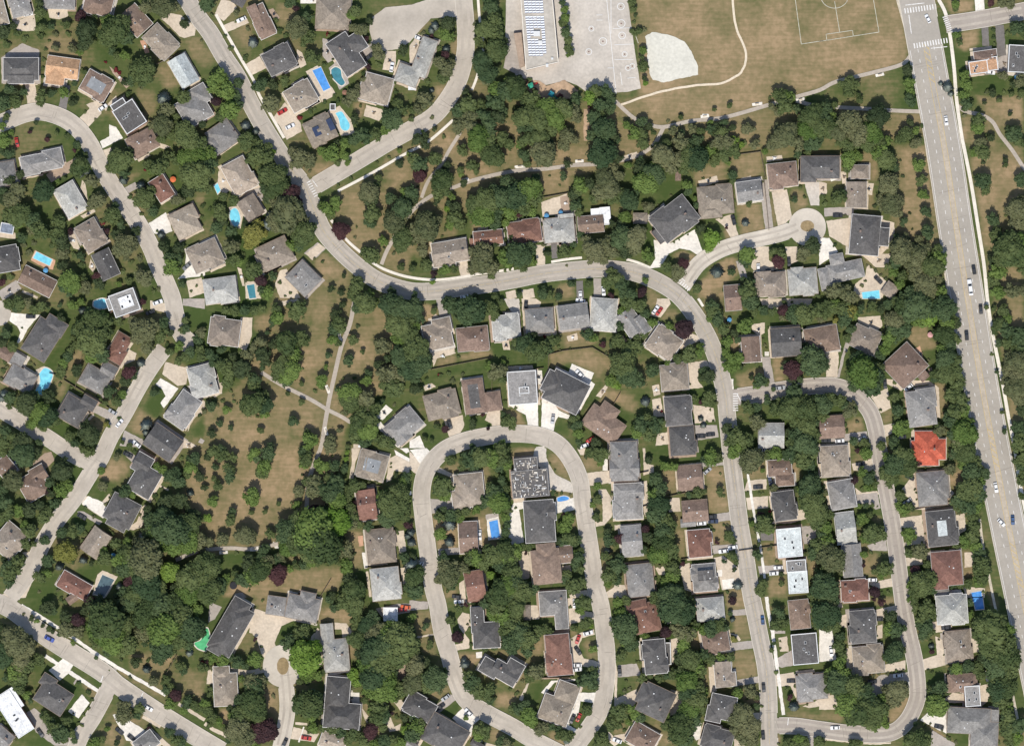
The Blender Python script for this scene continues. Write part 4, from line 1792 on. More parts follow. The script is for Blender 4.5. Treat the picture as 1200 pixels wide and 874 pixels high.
tg 435 190 75, 430 320 75, 400 180 50, 480 180 40, 390 350 45, 470 320 45
tg 110 500 85, 60 470 60, 200 520 85, 240 560 62, 170 620 85, 220 660 75, 180 690 62, 320 640 72, 300 700 62, 350 670 60, 330 750 60, 370 600 50, 130 560 60, 280 620 55, 130 440 50, 70 440 50, 50 540 40, 380 740 36
td 100 410 55, 210 450 50, 330 590 50, 270 690 40, 160 480 50
to 450 550 80, 400 540 50, 480 530 50, 420 600 45
td 460 500 40, 690 500 50
tg 690 530 62, 660 540 45, 720 550 40, 680 630 55, 720 640 40, 650 630 36
tg 550 20 55, 620 60 62, 560 60 50, 650 100 45, 600 110 45, 620 170 60, 600 210 55, 590 160 45, 640 200 40, 530 10 40
td 650 20 40, 590 110 40
tm 655 320 20, 360 30 30, 320 15 16
tc 655 285 26
td 1040 110 60, 930 120 50, 1100 220 50
tg 1000 170 90, 1060 200 85, 960 190 62, 1100 260 62, 1050 290 75, 1000 270 72, 1080 350 72, 1030 380 75, 1100 420 60, 1060 460 62, 1020 440 60, 1080 520 60, 1040 540 55, 1060 600 62, 1100 640 45, 1020 490 40, 920 180 45, 1110 310 45, 970 320 50
td 970 350 40, 1030 610 36, 1000 340 40
tg 1100 700 50, 1140 750 55, 1100 780 55, 1150 830 50, 1080 740 40, 1110 840 45, 1090 690 40
tb 1130 790 36
td 1130 690 36
tg 800 420 45, 860 410 50, 770 430 36, 910 420 40, 940 450 40, 930 400 40, 870 390 36
td 570 780 75, 620 770 50, 490 830 60, 200 820 60
tg 560 840 85, 610 830 60, 520 860 60, 200 860 60, 220 850 50, 0 850 40, 240 850 36
td 10 820 30, 560 740 24
tg 90 640 16, 120 230 40, 110 280 45, 130 330 40, 100 180 36, 110 380 40, 60 20 62, 30 100 72, 20 60 60, 40 150 50
to 60 80 60, 20 150 50
td 10 30 50
tg 880 30 30, 880 100 30
b 640 430 14, 660 440 14, 760 450 14, 650 260 14, 330 230 14, 700 250 12, 730 340 10, 400 450 14, 350 450 14, 300 470 12, 450 435 14, 490 430 12, 320 460 12, 240 480 12, 890 160 14, 760 830 14, 800 850 14, 1040 740 14, 1050 800 14, 1050 850 14, 620 760 14, 650 740 14, 690 760 14, 720 780 14, 750 820 14, 180 90 12, 240 80 12, 980 60 14, 990 530 16, 1000 600 16
pool b 895 0 955 0 965 70 915 75
c w -8 740 155
c k -8 742 180
c w -5 460 460
c k 15 700 760
c w -3 92 765
c k 0 345 130
c w 85 70 320
c k 0 310 495
@ 240 699
p b 300 80 345 90 420 300 480 330 400 420 330 330 300 240 280 220
"""
ROADS = [
 # name, width px, colour, from_end, right side, left side, points
 ("main street", 19, 'asphalt', "north", "southwest", "northeast",
  [(212,-12),(232,20),(247,40),(262,66),(278,90),(292,118),(306,144),(322,170),(340,197),(357,219),(367,243),(378,269),(396,291),(420,313),(445,330),(480,341),(510,341),(540,337),(570,333),(600,328),(630,322),(660,318),(700,315),(730,317),(752,322),(776,333),(796,347),(814,369),(829,394),(839,418),(845,440),(850,464),(853,495),(857,535),(862,575),(867,615),(874,655),(880,695),(885,719),(891,749),(897,779),(900,809),(901,835),(902,890)]),
 ("school street", 19, 'pale', "north", "northwest", "southeast",
  [(542,-12),(545,20),(546,42),(545,64),(538,92),(525,116),(507,137),(480,153),(455,167),(440,176),(410,194),(366,220)]),
 ("western street", 19, 'pale', "west", "southwest", "northeast",
  [(-12,150),(10,141),(28,134),(45,131),(62,134),(80,142),(95,155),(107,172),(114,187),(128,212),(145,237),(162,262),(176,288),(185,310),(195,332),(202,350),(206,370),(213,392),(224,402)]),
 ("diagonal street", 18, 'pale', "north", "northwest", "southeast",
  [(193,408),(175,433),(160,458),(145,486),(130,511),(118,537),(108,551),(88,583),(66,611),(50,637),(34,670),(12,700)]),
 ("link road", 18, 'pale', "west", "south", "north", [(-12,472),(0,479),(30,497),(56,513),(82,530),(112,546)]),
 ("southwest road", 21, 'pale', "west", "southwest", "northeast",
  [(-12,702),(15,714),(50,742),(80,762),(120,787),(140,804),(180,831),(220,856),(260,880)]),
 ("side lane", 18, 'pale', "north", "west", "east", [(130,800),(120,820),(108,842),(96,860),(84,886)]),
 ("north cul-de-sac", 17, 'pale2', "west", "south", "north",
  [(800,336),(818,310),(842,294),(868,285),(894,279),(918,273),(940,264)]),
 ("south cul-de-sac", 17, 'pale2', "north", "west", "east", [(332,776),(336,811),(336,839),(326,886)]),
 ("horseshoe street", 19, 'pale', "southwest", "inner", "outer",
  [(664,886),(640,874),(624,866),(600,851),(570,835),(546,819),(534,795),(527,769),(518,739),(513,709),(508,690),(504,665),(500,635),(496,605),(494,577),(500,551),(517,530),(540,518),(570,511),(600,508),(630,510),(652,519),(668,537),(679,561),(683,589),(688,621),(693,653),(698,687),(704,709),(708,739),(711,769),(710,799),(704,829),(690,853),(666,884)]),
 ("east crescent", 18, 'mid', "west", "inner", "outer",
  [(856,466),(890,461),(920,456),(945,453),(962,452),(982,453),(1001,462),(1018,480),(1026,502),(1031,535),(1040,581),(1047,621),(1053,665),(1058,705),(1064,739),(1071,769),(1075,799),(1074,821),(1061,846),(1040,859),(1000,859),(960,854),(930,850),(900,850)]),
 ("arterial road", 40, 'dark', "north", "west", "east",
  [(1070,-14),(1074,0),(1090,87),(1106,175),(1119,262),(1133,350),(1147,437),(1163,525),(1180,612),(1198,700),(1216,790),(1236,888)]),
 ("northeast side road", 19, 'mid', "west", "south", "north", [(1108,29),(1130,26),(1160,21),(1212,11)]),
]
BULBS = [  # x,y,rx,ry,col
 (946,266,22,22,'pale2'), (332,780,24,25,'pale2'), (-2,367,15,15,'pale'), (218,404,9,8,'pale')]
BULB_POLY = [('pale',[(434,22),(452,9),(482,6),(500,0),(536,-6),(538,20),(505,22),(492,36),(480,50),(466,58),(450,60),(437,52),(433,36)])]
ISLANDS = [(946,265,8,6.5),(331.5,780,7,10)]
PATHS = [ # width, col, pts
 (4.5,'path',[(720,118),(742,138),(760,146),(778,149),(810,142),(848,138),(898,124),(932,114),(960,106),(980,96),(1020,86),(1056,76),(1068,64)]),
 (4.5,'path',[(932,118),(958,125),(980,126),(1020,128),(1050,130),(1078,131)]),
 (4.5,'path',[(778,149),(764,172),(740,185),(704,192),(670,194),(640,198),(600,201),(556,211),(534,219),(505,230),(480,251),(456,289),(447,310)]),
 (4,'path',[(540,155),(526,177),(518,192),(502,212),(494,232)]),
 (2.6,'trail',[(858,-4),(862,30),(873,58),(874,72),(869,84),(862,90),(844,98),(810,101),(770,109),(728,123)]),
 (3,'walk',[(560,-4),(562,22),(566,50),(565,66),(559,90),(553,106)]),
 (3.2,'walk',[(531,141),(502,166),(474,181),(434,204),(396,224)]),
 (3.2,'walk',[(388,258),(405,280),(424,297),(440,310),(456,318),(480,325),(510,328),(540,325),(562,321),(584,318),(602,315)]),
 (3,'walk',[(646,307),(664,304),(682,302)]), (3,'walk',[(734,304),(748,308),(762,314)]),
 (5,'path',[(415,354),(410,380),(400,406),(392,440),(387,462),(384,478),(380,502),(376,524),(366,549),(361,570),(359,603)]),
 (4.5,'path',[(306,436),(330,451),(364,468),(384,480),(400,488),(411,495)]),
 (4.5,'path',[(206,656),(225,648),(240,644),(270,642),(294,643),(326,637)]),
 (3.4,'walk',[(253,17),(268,44),(284,72),(298,96),(304,112),(318,136),(333,162)]),
 (4.5,'path',[(1122,124),(1132,131),(1150,135),(1163,143),(1172,158),(1186,176),(1200,197),(1212,210)]),
 (4,'tan',[(1052,0),(1063,40),(1069,66),(1076,100),(1083,150),(1088,185),(1094,220),(1100,260),(1105,290)]),
 (3.5,'tan',[(1108,320),(1112,350)]),
 (4,'walk',[(1100,0),(1108,16),(1113,40),(1118,80),(1121,118),(1127,160),(1130,175),(1138,215),(1146,265),(1153,310),(1157,350),(1162,385),(1169,420),(1175,450),(1182,490),(1189,525),(1194,560),(1202,600)]),
 (3,'tan',[(1148,608),(1152,640),(1158,670),(1166,710),(1176,745)]), (3,'tan',[(1184,800),(1196,860)]),
]
import bpy, math, random
import numpy as np
R = random.Random(7)
S = 0.4                                   # metres per map unit
def W(p): return ((p[0]-600)*S, (437-p[1])*S)
C = bpy.data.collections.new("suburb"); bpy.context.scene.collection.children.link(C)

# ------------------------------------------------------------------ materials
def mat(name, base, var=0.0, scale=1.0, rough=0.9, var2=None, scale2=0.15, obj_random=0.0, coord='Object', spec=0.3, detail=4.0):
    m = bpy.data.materials.new(name); m.use_nodes = True
    nt = m.node_tree; n = nt.nodes; L = nt.links
    b = n['Principled BSDF']; b.inputs['Roughness'].default_value = rough
    b.inputs['Specular IOR Level'].default_value = spec
    col = n.new('ShaderNodeRGB'); col.outputs[0].default_value = (*base, 1); out = col.outputs[0]
    if coord == 'World':
        g = n.new('ShaderNodeNewGeometry'); vec = g.outputs['Position']
    else:
        t = n.new('ShaderNodeTexCoord'); vec = t.outputs['Object']
    def mult(out, fac_sock, lo, hi):
        mr = n.new('ShaderNodeMapRange'); mr.inputs[3].default_value = lo; mr.inputs[4].default_value = hi
        mr.inputs[1].default_value = 0.25; mr.inputs[2].default_value = 0.75
        L.new(fac_sock, mr.inputs[0])
        vm = n.new('ShaderNodeVectorMath'); vm.operation = 'SCALE'
        L.new(out, vm.inputs[0]); L.new(mr.outputs[0], vm.inputs['Scale'])
        return vm.outputs[0]
    if var:
        t1 = n.new('ShaderNodeTexNoise'); t1.inputs['Scale'].default_value = scale; t1.inputs['Detail'].default_value = detail
        L.new(vec, t1.inputs['Vector']); out = mult(out, t1.outputs['Fac'], 1-var, 1+var)
    if var2:
        t2 = n.new('ShaderNodeTexNoise'); t2.inputs['Scale'].default_value = scale2; t2.inputs['Detail'].default_value = 3
        L.new(vec, t2.inputs['Vector']); out = mult(out, t2.outputs['Fac'], 1-var2, 1+var2)
    if obj_random:
        oi = n.new('ShaderNodeObjectInfo')
        hs = n.new('ShaderNodeHueSaturation')
        a = n.new('ShaderNodeMapRange'); a.inputs[3].default_value = 1-obj_random; a.inputs[4].default_value = 1+obj_random
        L.new(oi.outputs['Random'], a.inputs[0]); L.new(a.outputs[0], hs.inputs['Value'])
        w = n.new('ShaderNodeMath'); w.operation = 'MULTIPLY_ADD'; w.inputs[1].default_value = 7.13; w.inputs[2].default_value = 0
        L.new(oi.outputs['Random'], w.inputs[0])
        f = n.new('ShaderNodeMath'); f.operation = 'FRACT'; L.new(w.outputs[0], f.inputs[0])
        c = n.new('ShaderNodeMapRange'); c.inputs[3].default_value = 0.5-obj_random*0.035; c.inputs[4].default_value = 0.5+obj_random*0.035
        L.new(f.outputs[0], c.inputs[0]); L.new(c.outputs[0], hs.inputs['Hue'])
        L.new(out, hs.inputs['Color']); out = hs.outputs['Color']
    L.new(out, b.inputs['Base Color'])
    return m

ROOFC = {'g':(.252,.24,.224),'k':(.112,.106,.101),'l':(.39,.38,.345),'m':(.285,.238,.19),'n':(.225,.16,.124),'r':(.222,.122,.092),
         't':(.36,.30,.235),'o':(.55,.34,.20),'w':(.72,.72,.71),'e':(.52,.55,.53),'R':(.50,.12,.075),'s':(.2,.23,.28)}
ROOFN = {'g':'grey','k':'charcoal','l':'pale grey','m':'taupe','n':'brown','r':'reddish brown','t':'tan','o':'sandy orange','w':'white','e':'whitish','R':'bright red','s':'blue grey'}
def roof_mat(k):
    m = mat('roof_shingle_'+ROOFN[k].replace(' ','_'), ROOFC[k], .26, 1.0, .92, .20, .28, obj_random=.13, spec=.15)
    nt = m.node_tree; n = nt.nodes; L = nt.links; b = n['Principled BSDF']
    old = b.inputs['Base Color'].links[0].from_socket
    tc = n.new('ShaderNodeTexCoord'); br = n.new('ShaderNodeTexNoise'); br.inputs['Scale'].default_value = 3.2; br.inputs['Detail'].default_value = 2
    mp = n.new('ShaderNodeMapping'); mp.inputs['Scale'].default_value = (.45,1.6,1.6); L.new(tc.outputs['Object'], mp.inputs[0]); L.new(mp.outputs[0], br.inputs[0])
    mr = n.new('ShaderNodeMapRange'); mr.inputs[1].default_value=.3; mr.inputs[2].default_value=.7; mr.inputs[3].default_value=.8; mr.inputs[4].default_value=1.2
    L.new(br.outputs['Fac'], mr.inputs[0]); vm = n.new('ShaderNodeVectorMath'); vm.operation='SCALE'
    L.new(old, vm.inputs[0]); L.new(mr.outputs[0], vm.inputs['Scale']); L.new(vm.outputs[0], b.inputs['Base Color'])
    return m
RM = {k: roof_mat(k) for k in ROOFC}
M = {
 'wall_brick': mat('brick_wall', (.30,.17,.12), .2, 2.0, obj_random=.2), 'wall_stucco': mat('stucco_wall', (.55,.5,.43), .08, 1.0, obj_random=.2),
 'white': mat('white_paint', (.70,.70,.68), .05, 1.0, .5), 'vent': mat('vent_metal', (.62,.62,.6), .05, 3, .5),
 'gutter_p': mat('grey_gutter',(.42,.40,.37),.1,1,.6), 'gutter_b': mat('brown_gutter',(.25,.19,.14),.1,1,.6), 'gutter_w': mat('white_gutter',(.72,.7,.66),.05,1,.6),
 'glass': mat('window_glass', (.03,.035,.04), 0, 1, .08, spec=.5), 'chimney': mat('chimney_brick', (.24,.18,.15), .25, 6),
 'solar': mat('solar_cell', (.03,.045,.09), .2, 1.5, .25, spec=.5), 'solar_pale': mat('solar_glass', (.66,.69,.74), .1, 1.2, .5, spec=.5),
 'pale2': mat('bleached_concrete_road', (.52,.465,.385), .065, .9, .95, .18, .10, coord='World'),
 'pale': mat('worn_pale_asphalt', (.445,.393,.325), .065, .9, .95, .2, .10, coord='World'),
 'asphalt': mat('grey_asphalt', (.375,.335,.28), .065, .9, .95, .12, .10, coord='World'),
 'mid': mat('newer_asphalt', (.345,.30,.255), .065, .9, .95, .10, .10, coord='World'),
 'dark': mat('arterial_asphalt', (.365,.33,.28), .065, .9, .95, .10, .08, coord='World'),
 'median': mat('median_concrete', (.43,.37,.29), .12, .8, .95, .1, .2, coord='World'),
 'kerb': mat('kerb_concrete', (.56,.51,.43), .12, .8, .95, coord='World'),
 'path': mat('park_path_asphalt', (.42,.365,.30), .12, .9, .95, .12, .12, coord='World'),
 'walk': mat('sidewalk_concrete', (.72,.66,.56), .10, 1.2, .95, .10, .2, coord='World'),
 'tan': mat('sandy_verge', (.55,.48,.37), .2, .8, .95, .2, .3, coord='World'),
 'trail': mat('worn_dirt_trail', (.66,.56,.42), .15, .8, .95, coord='World'),
 'mark': mat('road_paint_white', (.68,.66,.62), .25, 1.5, .8, coord='World'), 'mark_yellow': mat('road_paint_yellow', (.52,.38,.15), .25, 1.5, .8, coord='World'),
 'mark_faint': mat('worn_yellow_paint', (.47,.38,.24), .2, 1.5, .8, coord='World'), 'mark_field': mat('field_chalk', (.5,.48,.38), .3, .8, .95, coord='World'),
 'mark_red': mat('faded_dark_red_paint',(.16,.07,.06),.3,1,.9,coord='World'),
 'bark': mat('bark', (.09,.065,.045), .3, 2, .95), 'fence': mat('weathered_wood_fence', (.22,.17,.12), .2, 2, .95),
 'tyre': mat('tyre_rubber', (.02,.02,.02), 0, 1, .8), 'coping': mat('pool_coping', (.62,.57,.48), .1, 1.5, .9, coord='World'),
 'sand': mat('gravel_infield', (.60,.575,.49), .13, .7, .98, .10, .07, coord='World'), 'woodchip': mat('orange_woodchip', (.43,.30,.195), .2, .8, .98, .15, .2, coord='World'),
 'island': mat('island_grass', (.27,.20,.105), .25, .8, .98, .2, .25, coord='World'),
}
PAVC = {'b':(.56,.47,.36),'s':(.38,.335,.29),'c':(.52,.47,.40),'w':(.71,.665,.585),'n':(.36,.27,.20),'k':(.17,.155,.14),'a':(.20,.185,.17),'o':(.52,.31,.20),'p':(.6,.42,.38)}
PAV = {k: mat('paving_'+{'b':'beige','s':'stone','c':'concrete','w':'white','n':'brown','k':'dark','a':'tar','o':'terracotta','p':'pink'}[k], v, .15, .9, .95, .15, .16, coord='World') for k, v in PAVC.items()}

def water(name, c):
    m = bpy.data.materials.new(name); m.use_nodes = True; n = m.node_tree.nodes; L = m.node_tree.links
    b = n['Principled BSDF']; b.inputs['Roughness'].default_value = .08; b.inputs['Base Color'].default_value = (*c,1)
    t = n.new('ShaderNodeTexNoise'); t.inputs['Scale'].default_value = .55; bp = n.new('ShaderNodeBump'); bp.inputs['Strength'].default_value = .15
    g = n.new('ShaderNodeNewGeometry'); L.new(g.outputs['Position'], t.inputs[0]); L.new(t.outputs[0], bp.inputs['Height']); L.new(bp.outputs[0], b.inputs['Normal'])
    mx = n.new('ShaderNodeMix'); mx.data_type='RGBA'; mx.inputs[6].default_value=(*[x*.55 for x in c],1); mx.inputs[7].default_value=(*[min(1,x*1.35) for x in c],1)
    L.new(t.outputs[0], mx.inputs[0]); L.new(mx.outputs[2], b.inputs['Base Color'])
    return m
POOLC = {'b':water('blue_pool_water',(.09,.30,.68)), 't':water('dark_teal_pool_water',(.06,.22,.27)), 'c':water('cyan_pool_water',(.20,.62,.80)),
         'd':water('slate_pool_water',(.09,.14,.16)), 'g':water('bright_green_pool_cover',(.10,.46,.20))}
POOLN = {'b':'blue','t':'dark teal','c':'bright cyan','d':'slate coloured','g':'bright green'}

def leaf_mat(name, a, b_, rough=.75):
    """foliage: two leaf colours mixed per plant (position cells and object random)"""
    m = bpy.data.materials.new(name); m.use_nodes = True; n = m.node_tree.nodes; L = m.node_tree.links
    b = n['Principled BSDF']; b.inputs['Roughness'].default_value = rough; b.inputs['Specular IOR Level'].default_value = .12
    g = n.new('ShaderNodeNewGeometry')
    t = n.new('ShaderNodeTexNoise'); t.inputs['Scale'].default_value = .14; t.inputs['Detail'].default_value = 1; L.new(g.outputs['Position'], t.inputs[0])
    t2 = n.new('ShaderNodeTexNoise'); t2.inputs['Scale'].default_value = 1.1; t2.inputs['Detail'].default_value = 2; L.new(g.outputs['Position'], t2.inputs[0])
    oi = n.new('ShaderNodeObjectInfo')
    ad = n.new('ShaderNodeMath'); ad.operation = 'ADD'; L.new(t.outputs[0], ad.inputs[0])
    s = n.new('ShaderNodeMath'); s.operation='MULTIPLY_ADD'; s.inputs[1].default_value=.7; s.inputs[2].default_value=-.35; L.new(oi.outputs['Random'], s.inputs[0]); L.new(s.outputs[0], ad.inputs[1])
    ad2 = n.new('ShaderNodeMath'); ad2.operation='MULTIPLY_ADD'; ad2.inputs[1].default_value=.7; L.new(t2.outputs[0], ad2.inputs[0]); L.new(ad.outputs[0], ad2.inputs[2])
    mr = n.new('ShaderNodeMapRange'); mr.inputs[1].default_value=.5; mr.inputs[2].default_value=1.2; L.new(ad2.outputs[0], mr.inputs[0])
    mx = n.new('ShaderNodeMix'); mx.data_type='RGBA'; mx.inputs[6].default_value=(*a,1); mx.inputs[7].default_value=(*b_,1)
    L.new(mr.outputs[0], mx.inputs[0]); L.new(mx.outputs[2], b.inputs['Base Color'])
    return m
LEAF = {'g':leaf_mat('green_leaves',(.046,.070,.025),(.108,.134,.049)), 'd':leaf_mat('dark_green_leaves',(.031,.048,.021),(.064,.083,.035)),
        'o':leaf_mat('olive_leaves',(.080,.094,.042),(.145,.148,.072)), 'b':leaf_mat('bright_green_leaves',(.085,.155,.022),(.15,.22,.045)),
        'e':leaf_mat('deep_green_leaves',(.036,.062,.027),(.076,.108,.046)), 'f':leaf_mat('fresh_green_leaves',(.066,.108,.026),(.130,.182,.048)),
        'm':leaf_mat('purple_leaves',(.040,.024,.026),(.075,.035,.035)), 'c':leaf_mat('blue_green_needles',(.15,.18,.15),(.28,.31,.26)),
        'y':leaf_mat('yellow_green_leaves',(.14,.145,.035),(.21,.20,.055)), 'r':leaf_mat('crimson_leaves',(.11,.018,.02),(.16,.03,.03))}
LNAME = {'g':'green','e':'green','f':'green','d':'dark green','o':'olive green','b':'bright green','m':'purple leaved','c':'blue green','y':'yellow green','r':'crimson'}
CARC = {'w':(.75,.75,.74),'W':(.78,.78,.77),'k':(.03,.032,.036),'s':(.38,.39,.40),'g':(.16,.165,.17),'r':(.42,.03,.025),'b':(.04,.09,.20),'B':(.04,.08,.34),'d':(.035,.05,.09),'o':(.62,.12,.04)}
CARN = {'w':'white','W':'white','k':'black','s':'silver','g':'dark grey','r':'red','b':'steel blue','B':'blue','d':'navy','o':'orange red'}
CARM = {k: mat('car_paint_'+str(i), v, 0, 1, .3, spec=.5) for i,(k,v) in enumerate(CARC.items())}

# ------------------------------------------------------------------ object helpers
def mesh_obj(name, verts, faces, m, parent=None, loc=(0,0,0), rotz=0, mi=None):
    me = bpy.data.meshes.new(name); me.from_pydata([tuple(v) for v in verts], [], faces)
    for x in (m if isinstance(m,(list,tuple)) else [m]): me.materials.append(x)
    if mi is not None: me.polygons.foreach_set('material_index', mi)
    return link(name, me, parent, loc, rotz)
def link(name, me, parent=None, loc=(0,0,0), rotz=0, scale=None):
    o = bpy.data.objects.new(name, me); C.objects.link(o); o.location = loc; o.rotation_euler = (0,0,rotz)
    if scale: o.scale = scale
    if parent: o.parent = parent
    return o
def empty(name, loc, rotz=0):
    o = bpy.data.objects.new(name, None); C.objects.link(o); o.location = loc; o.rotation_euler = (0,0,rotz); o.empty_display_size = .3
    return o
def struct(o, kind='structure'): o['kind'] = kind; return o
class MB:
    def __init__(s): s.v=[]; s.f=[]; s.mi=[]
    def add(s, v, f, mi=0):
        n=len(s.v); s.v += v; s.f += [tuple(i+n for i in q) for q in f]; s.mi += [mi]*len(f)
    def box(s, x0,y0,z0,x1,y1,z1, mi=0):
        s.add([(x0,y0,z0),(x1,y0,z0),(x1,y1,z0),(x0,y1,z0),(x0,y0,z1),(x1,y0,z1),(x1,y1,z1),(x0,y1,z1)],
              [(0,3,2,1),(4,5,6,7),(0,1,5,4),(1,2,6,5),(2,3,7,6),(3,0,4,7)], mi)
    def build(s, name, m, parent=None, loc=(0,0,0), rotz=0): return mesh_obj(name, s.v, s.f, m, parent, loc, rotz, s.mi)

def smooth(pts, n=6):
    out=[]; P=[pts[0]]+list(pts)+[pts[-1]]
    for i in range(1,len(P)-2):
        p0,p1,p2,p3=P[i-1:i+3]
        for k in range(n):
            t=k/n; t2=t*t; t3=t2*t
            out.append(tuple(.5*((2*p1[j])+(-p0[j]+p2[j])*t+(2*p0[j]-5*p1[j]+4*p2[j]-p3[j])*t2+(-p0[j]+3*p1[j]-3*p2[j]+p3[j])*t3) for j in (0,1)))
    out.append(tuple(pts[-1])); return out
def offset(pts, d):
    out=[]
    for i,p in enumerate(pts):
        a=pts[max(i-1,0)]; b=pts[min(i+1,len(pts)-1)]
        dx,dy=b[0]-a[0],b[1]-a[1]; l=math.hypot(dx,dy) or 1
        out.append((p[0]-dy/l*d, p[1]+dx/l*d))
    return out
def strip(mb, pts, w, z, off=0, mi=0, thick=0):
    A=[W(p) for p in offset(pts, off-w/2)]; B=[W(p) for p in offset(pts, off+w/2)]
    n=len(pts); v=[(x,y,z) for x,y in A]+[(x,y,z) for x,y in B]
    f=[(n+i,n+i+1,i+1,i) for i in range(n-1)]
    if thick:
        v += [(x,y,z-thick) for x,y in A]+[(x,y,z-thick) for x,y in B]
        f += [(i,i+1,2*n+i+1,2*n+i) for i in range(n-1)]+[(n+i+1,n+i,3*n+i,3*n+i+1) for i in range(n-1)]
    mb.add(v,f,mi)
def poly(mb, pts, z, mi=0, thick=0):
    P=[W(p) for p in pts]
    a=sum(P[i][0]*P[(i+1)%len(P)][1]-P[(i+1)%len(P)][0]*P[i][1] for i in range(len(P)))
    if a<0: P=P[::-1]
    n=len(P); v=[(x,y,z) for x,y in P]; f=[tuple(range(n))]
    if thick:
        v += [(x,y,z-thick) for x,y in P]; f += [(i,n+i,n+(i+1)%n,(i+1)%n) for i in range(n)]
    mb.add(v,f,mi)
def jitter_poly(pts, r, amp=.35, seg=3.0):
    """organic outline: subdivide the edges and wobble the vertices a little"""
    out=[]
    for i,p in enumerate(pts):
        q=pts[(i+1)%len(pts)]; l=math.hypot(q[0]-p[0],q[1]-p[1]); n=max(1,int(l/seg))
        for k in range(n):
            t=k/n; a=amp if k else 0
            out.append((p[0]+(q[0]-p[0])*t+r.uniform(-a,a), p[1]+(q[1]-p[1])*t+r.uniform(-a,a)))
    return out
def inside(p, poly_):
    x,y=p; c=False; j=len(poly_)-1
    for i in range(len(poly_)):
        xi,yi=poly_[i]; xj,yj=poly_[j]
        if (yi>y)!=(yj>y) and x < (xj-xi)*(y-yi)/(yj-yi)+xi: c=not c
        j=i
    return c

# ------------------------------------------------------------------ survey data -> lists (map units, origin north-west corner)
houses=[]; paves=[]; lawns=[]; pools=[]; cars=[]; trees=[]; shrubs=[]; parasols=[]
ox=oy=0
for line in DATA.strip().split('\n'):
    tk=line.split(); k=tk[0]
    q=lambda x,y: (ox+float(x)/4.996, oy+float(y)/4.996)
    if k=='@': ox,oy=float(tk[1]),float(tk[2])
    elif k=='h':
        a=float(tk[2]); ws=[]
        for i in range(3,len(tk),5):
            x,y=q(tk[i+1],tk[i+2]); ws.append((tk[i],x,y,float(tk[i+3])/4.996,float(tk[i+4])/4.996))
        houses.append((tk[1],a,ws))
    elif k in('p','g','pool'):
        c=[float(v) for v in tk[2:]]; P=[q(c[i],c[i+1]) for i in range(0,len(c),2)]
        {'p':paves,'g':lawns,'pool':pools}[k].append((tk[1],P))
    elif k=='d':
        c=[float(v) for v in tk[3:]]; P=[q(c[i],c[i+1]) for i in range(0,len(c),2)]
        w=float(tk[1])/4.996; paves.append((tk[2], offset(P,-w/2)+offset(P,w/2)[::-1]))
    elif k=='c': cars.append((tk[1],float(tk[2]),q(tk[3],tk[4])))
    elif k=='u': parasols.append((tk[1],q(tk[2],tk[3]),float(tk[4])/4.996))
    else:
        for it in line[len(k):].split(','):
            x,y,r=[float(v) for v in it.split()]; p=q(x,y); r/=4.996
            if k=='b': shrubs.append((p,r,'g' if R.random()<.7 else 'o'))
            elif k=='br': shrubs.append((p,r,'r'))
            else: trees.append((p,r,k[1]))
# a dark entry just north of a lit crown was that crown's shade, not a tree
keep=[]
for p,r,k in trees:
    if k=='d' and any(k2!='d' and q_[1]>p[1]+.15*r and abs(q_[0]-p[0])<.6*r+2 and math.hypot(q_[0]-p[0],q_[1]-p[1])<.95*r+.35*r2 and r2>.55*r for q_,r2,k2 in trees): continue
    if k in 'mo' and r<2.2: shrubs.append((p,r,'r' if k=='m' else 'o')); continue
    if r<3.3 and k!='c': shrubs.append((p,r,k)); continue
    keep.append((p,r*(.90 if r>8 else .88),k))
trees=keep

# ------------------------------------------------------------------ ground: one sheet, soil and lawn colour as an attribute (dryness)
NX,NY=620,460; st=.8
xs=(np.arange(NX)-NX/2)*st; ys=(np.arange(NY)-NY/2)*st
rng=np.random.default_rng(3)
def vnoise(shape, cell, seed):
    r=np.random.default_rng(seed); h=int(shape[0]/cell)+3; w=int(shape[1]/cell)+3; g=r.random((h,w))
    yy=np.arange(shape[0])/cell; xx=np.arange(shape[1])/cell; yi=yy.astype(int); xi=xx.astype(int)
    fy=(yy-yi)[:,None]; fx=(xx-xi)[None,:]; fy=fy*fy*(3-2*fy); fx=fx*fx*(3-2*fx)
    return (g[yi][:,xi]*(1-fy)*(1-fx)+g[yi+1][:,xi]*fy*(1-fx)+g[yi][:,xi+1]*(1-fy)*fx+g[yi+1][:,xi+1]*fy*fx)
dry=.30+.5*(vnoise((NY,NX),26,1)-.5)+.35*(vnoise((NY,NX),9,2)-.5)
X,Y=np.meshgrid(xs/S+600, 437-ys/S)
def raster(P, val, dst, feather=True):
    x0,x1=min(p[0] for p in P)-1,max(p[0] for p in P)+1; y0,y1=min(p[1] for p in P)-1,max(p[1] for p in P)+1
    ix=np.where((xs/S+600>=x0)&(xs/S+600<=x1))[0]; iy=np.where((437-ys/S>=y0)&(437-ys/S<=y1))[0]
    if not len(ix) or not len(iy): return
    sx=X[iy[0]:iy[-1]+1, ix[0]:ix[-1]+1]; sy=Y[iy[0]:iy[-1]+1, ix[0]:ix[-1]+1]
    c=np.zeros(sx.shape,bool); j=len(P)-1
    for i in range(len(P)):
        xi,yi=P[i]; xj,yj=P[j]
        if yi!=yj: c ^= ((yi>sy)!=(yj>sy)) & (sx < (xj-xi)*(sy-yi)/(yj-yi)+xi)
        j=i
    dst[iy[0]:iy[-1]+1, ix[0]:ix[-1]+1][c]=val
mask=np.full((NY,NX),np.nan)
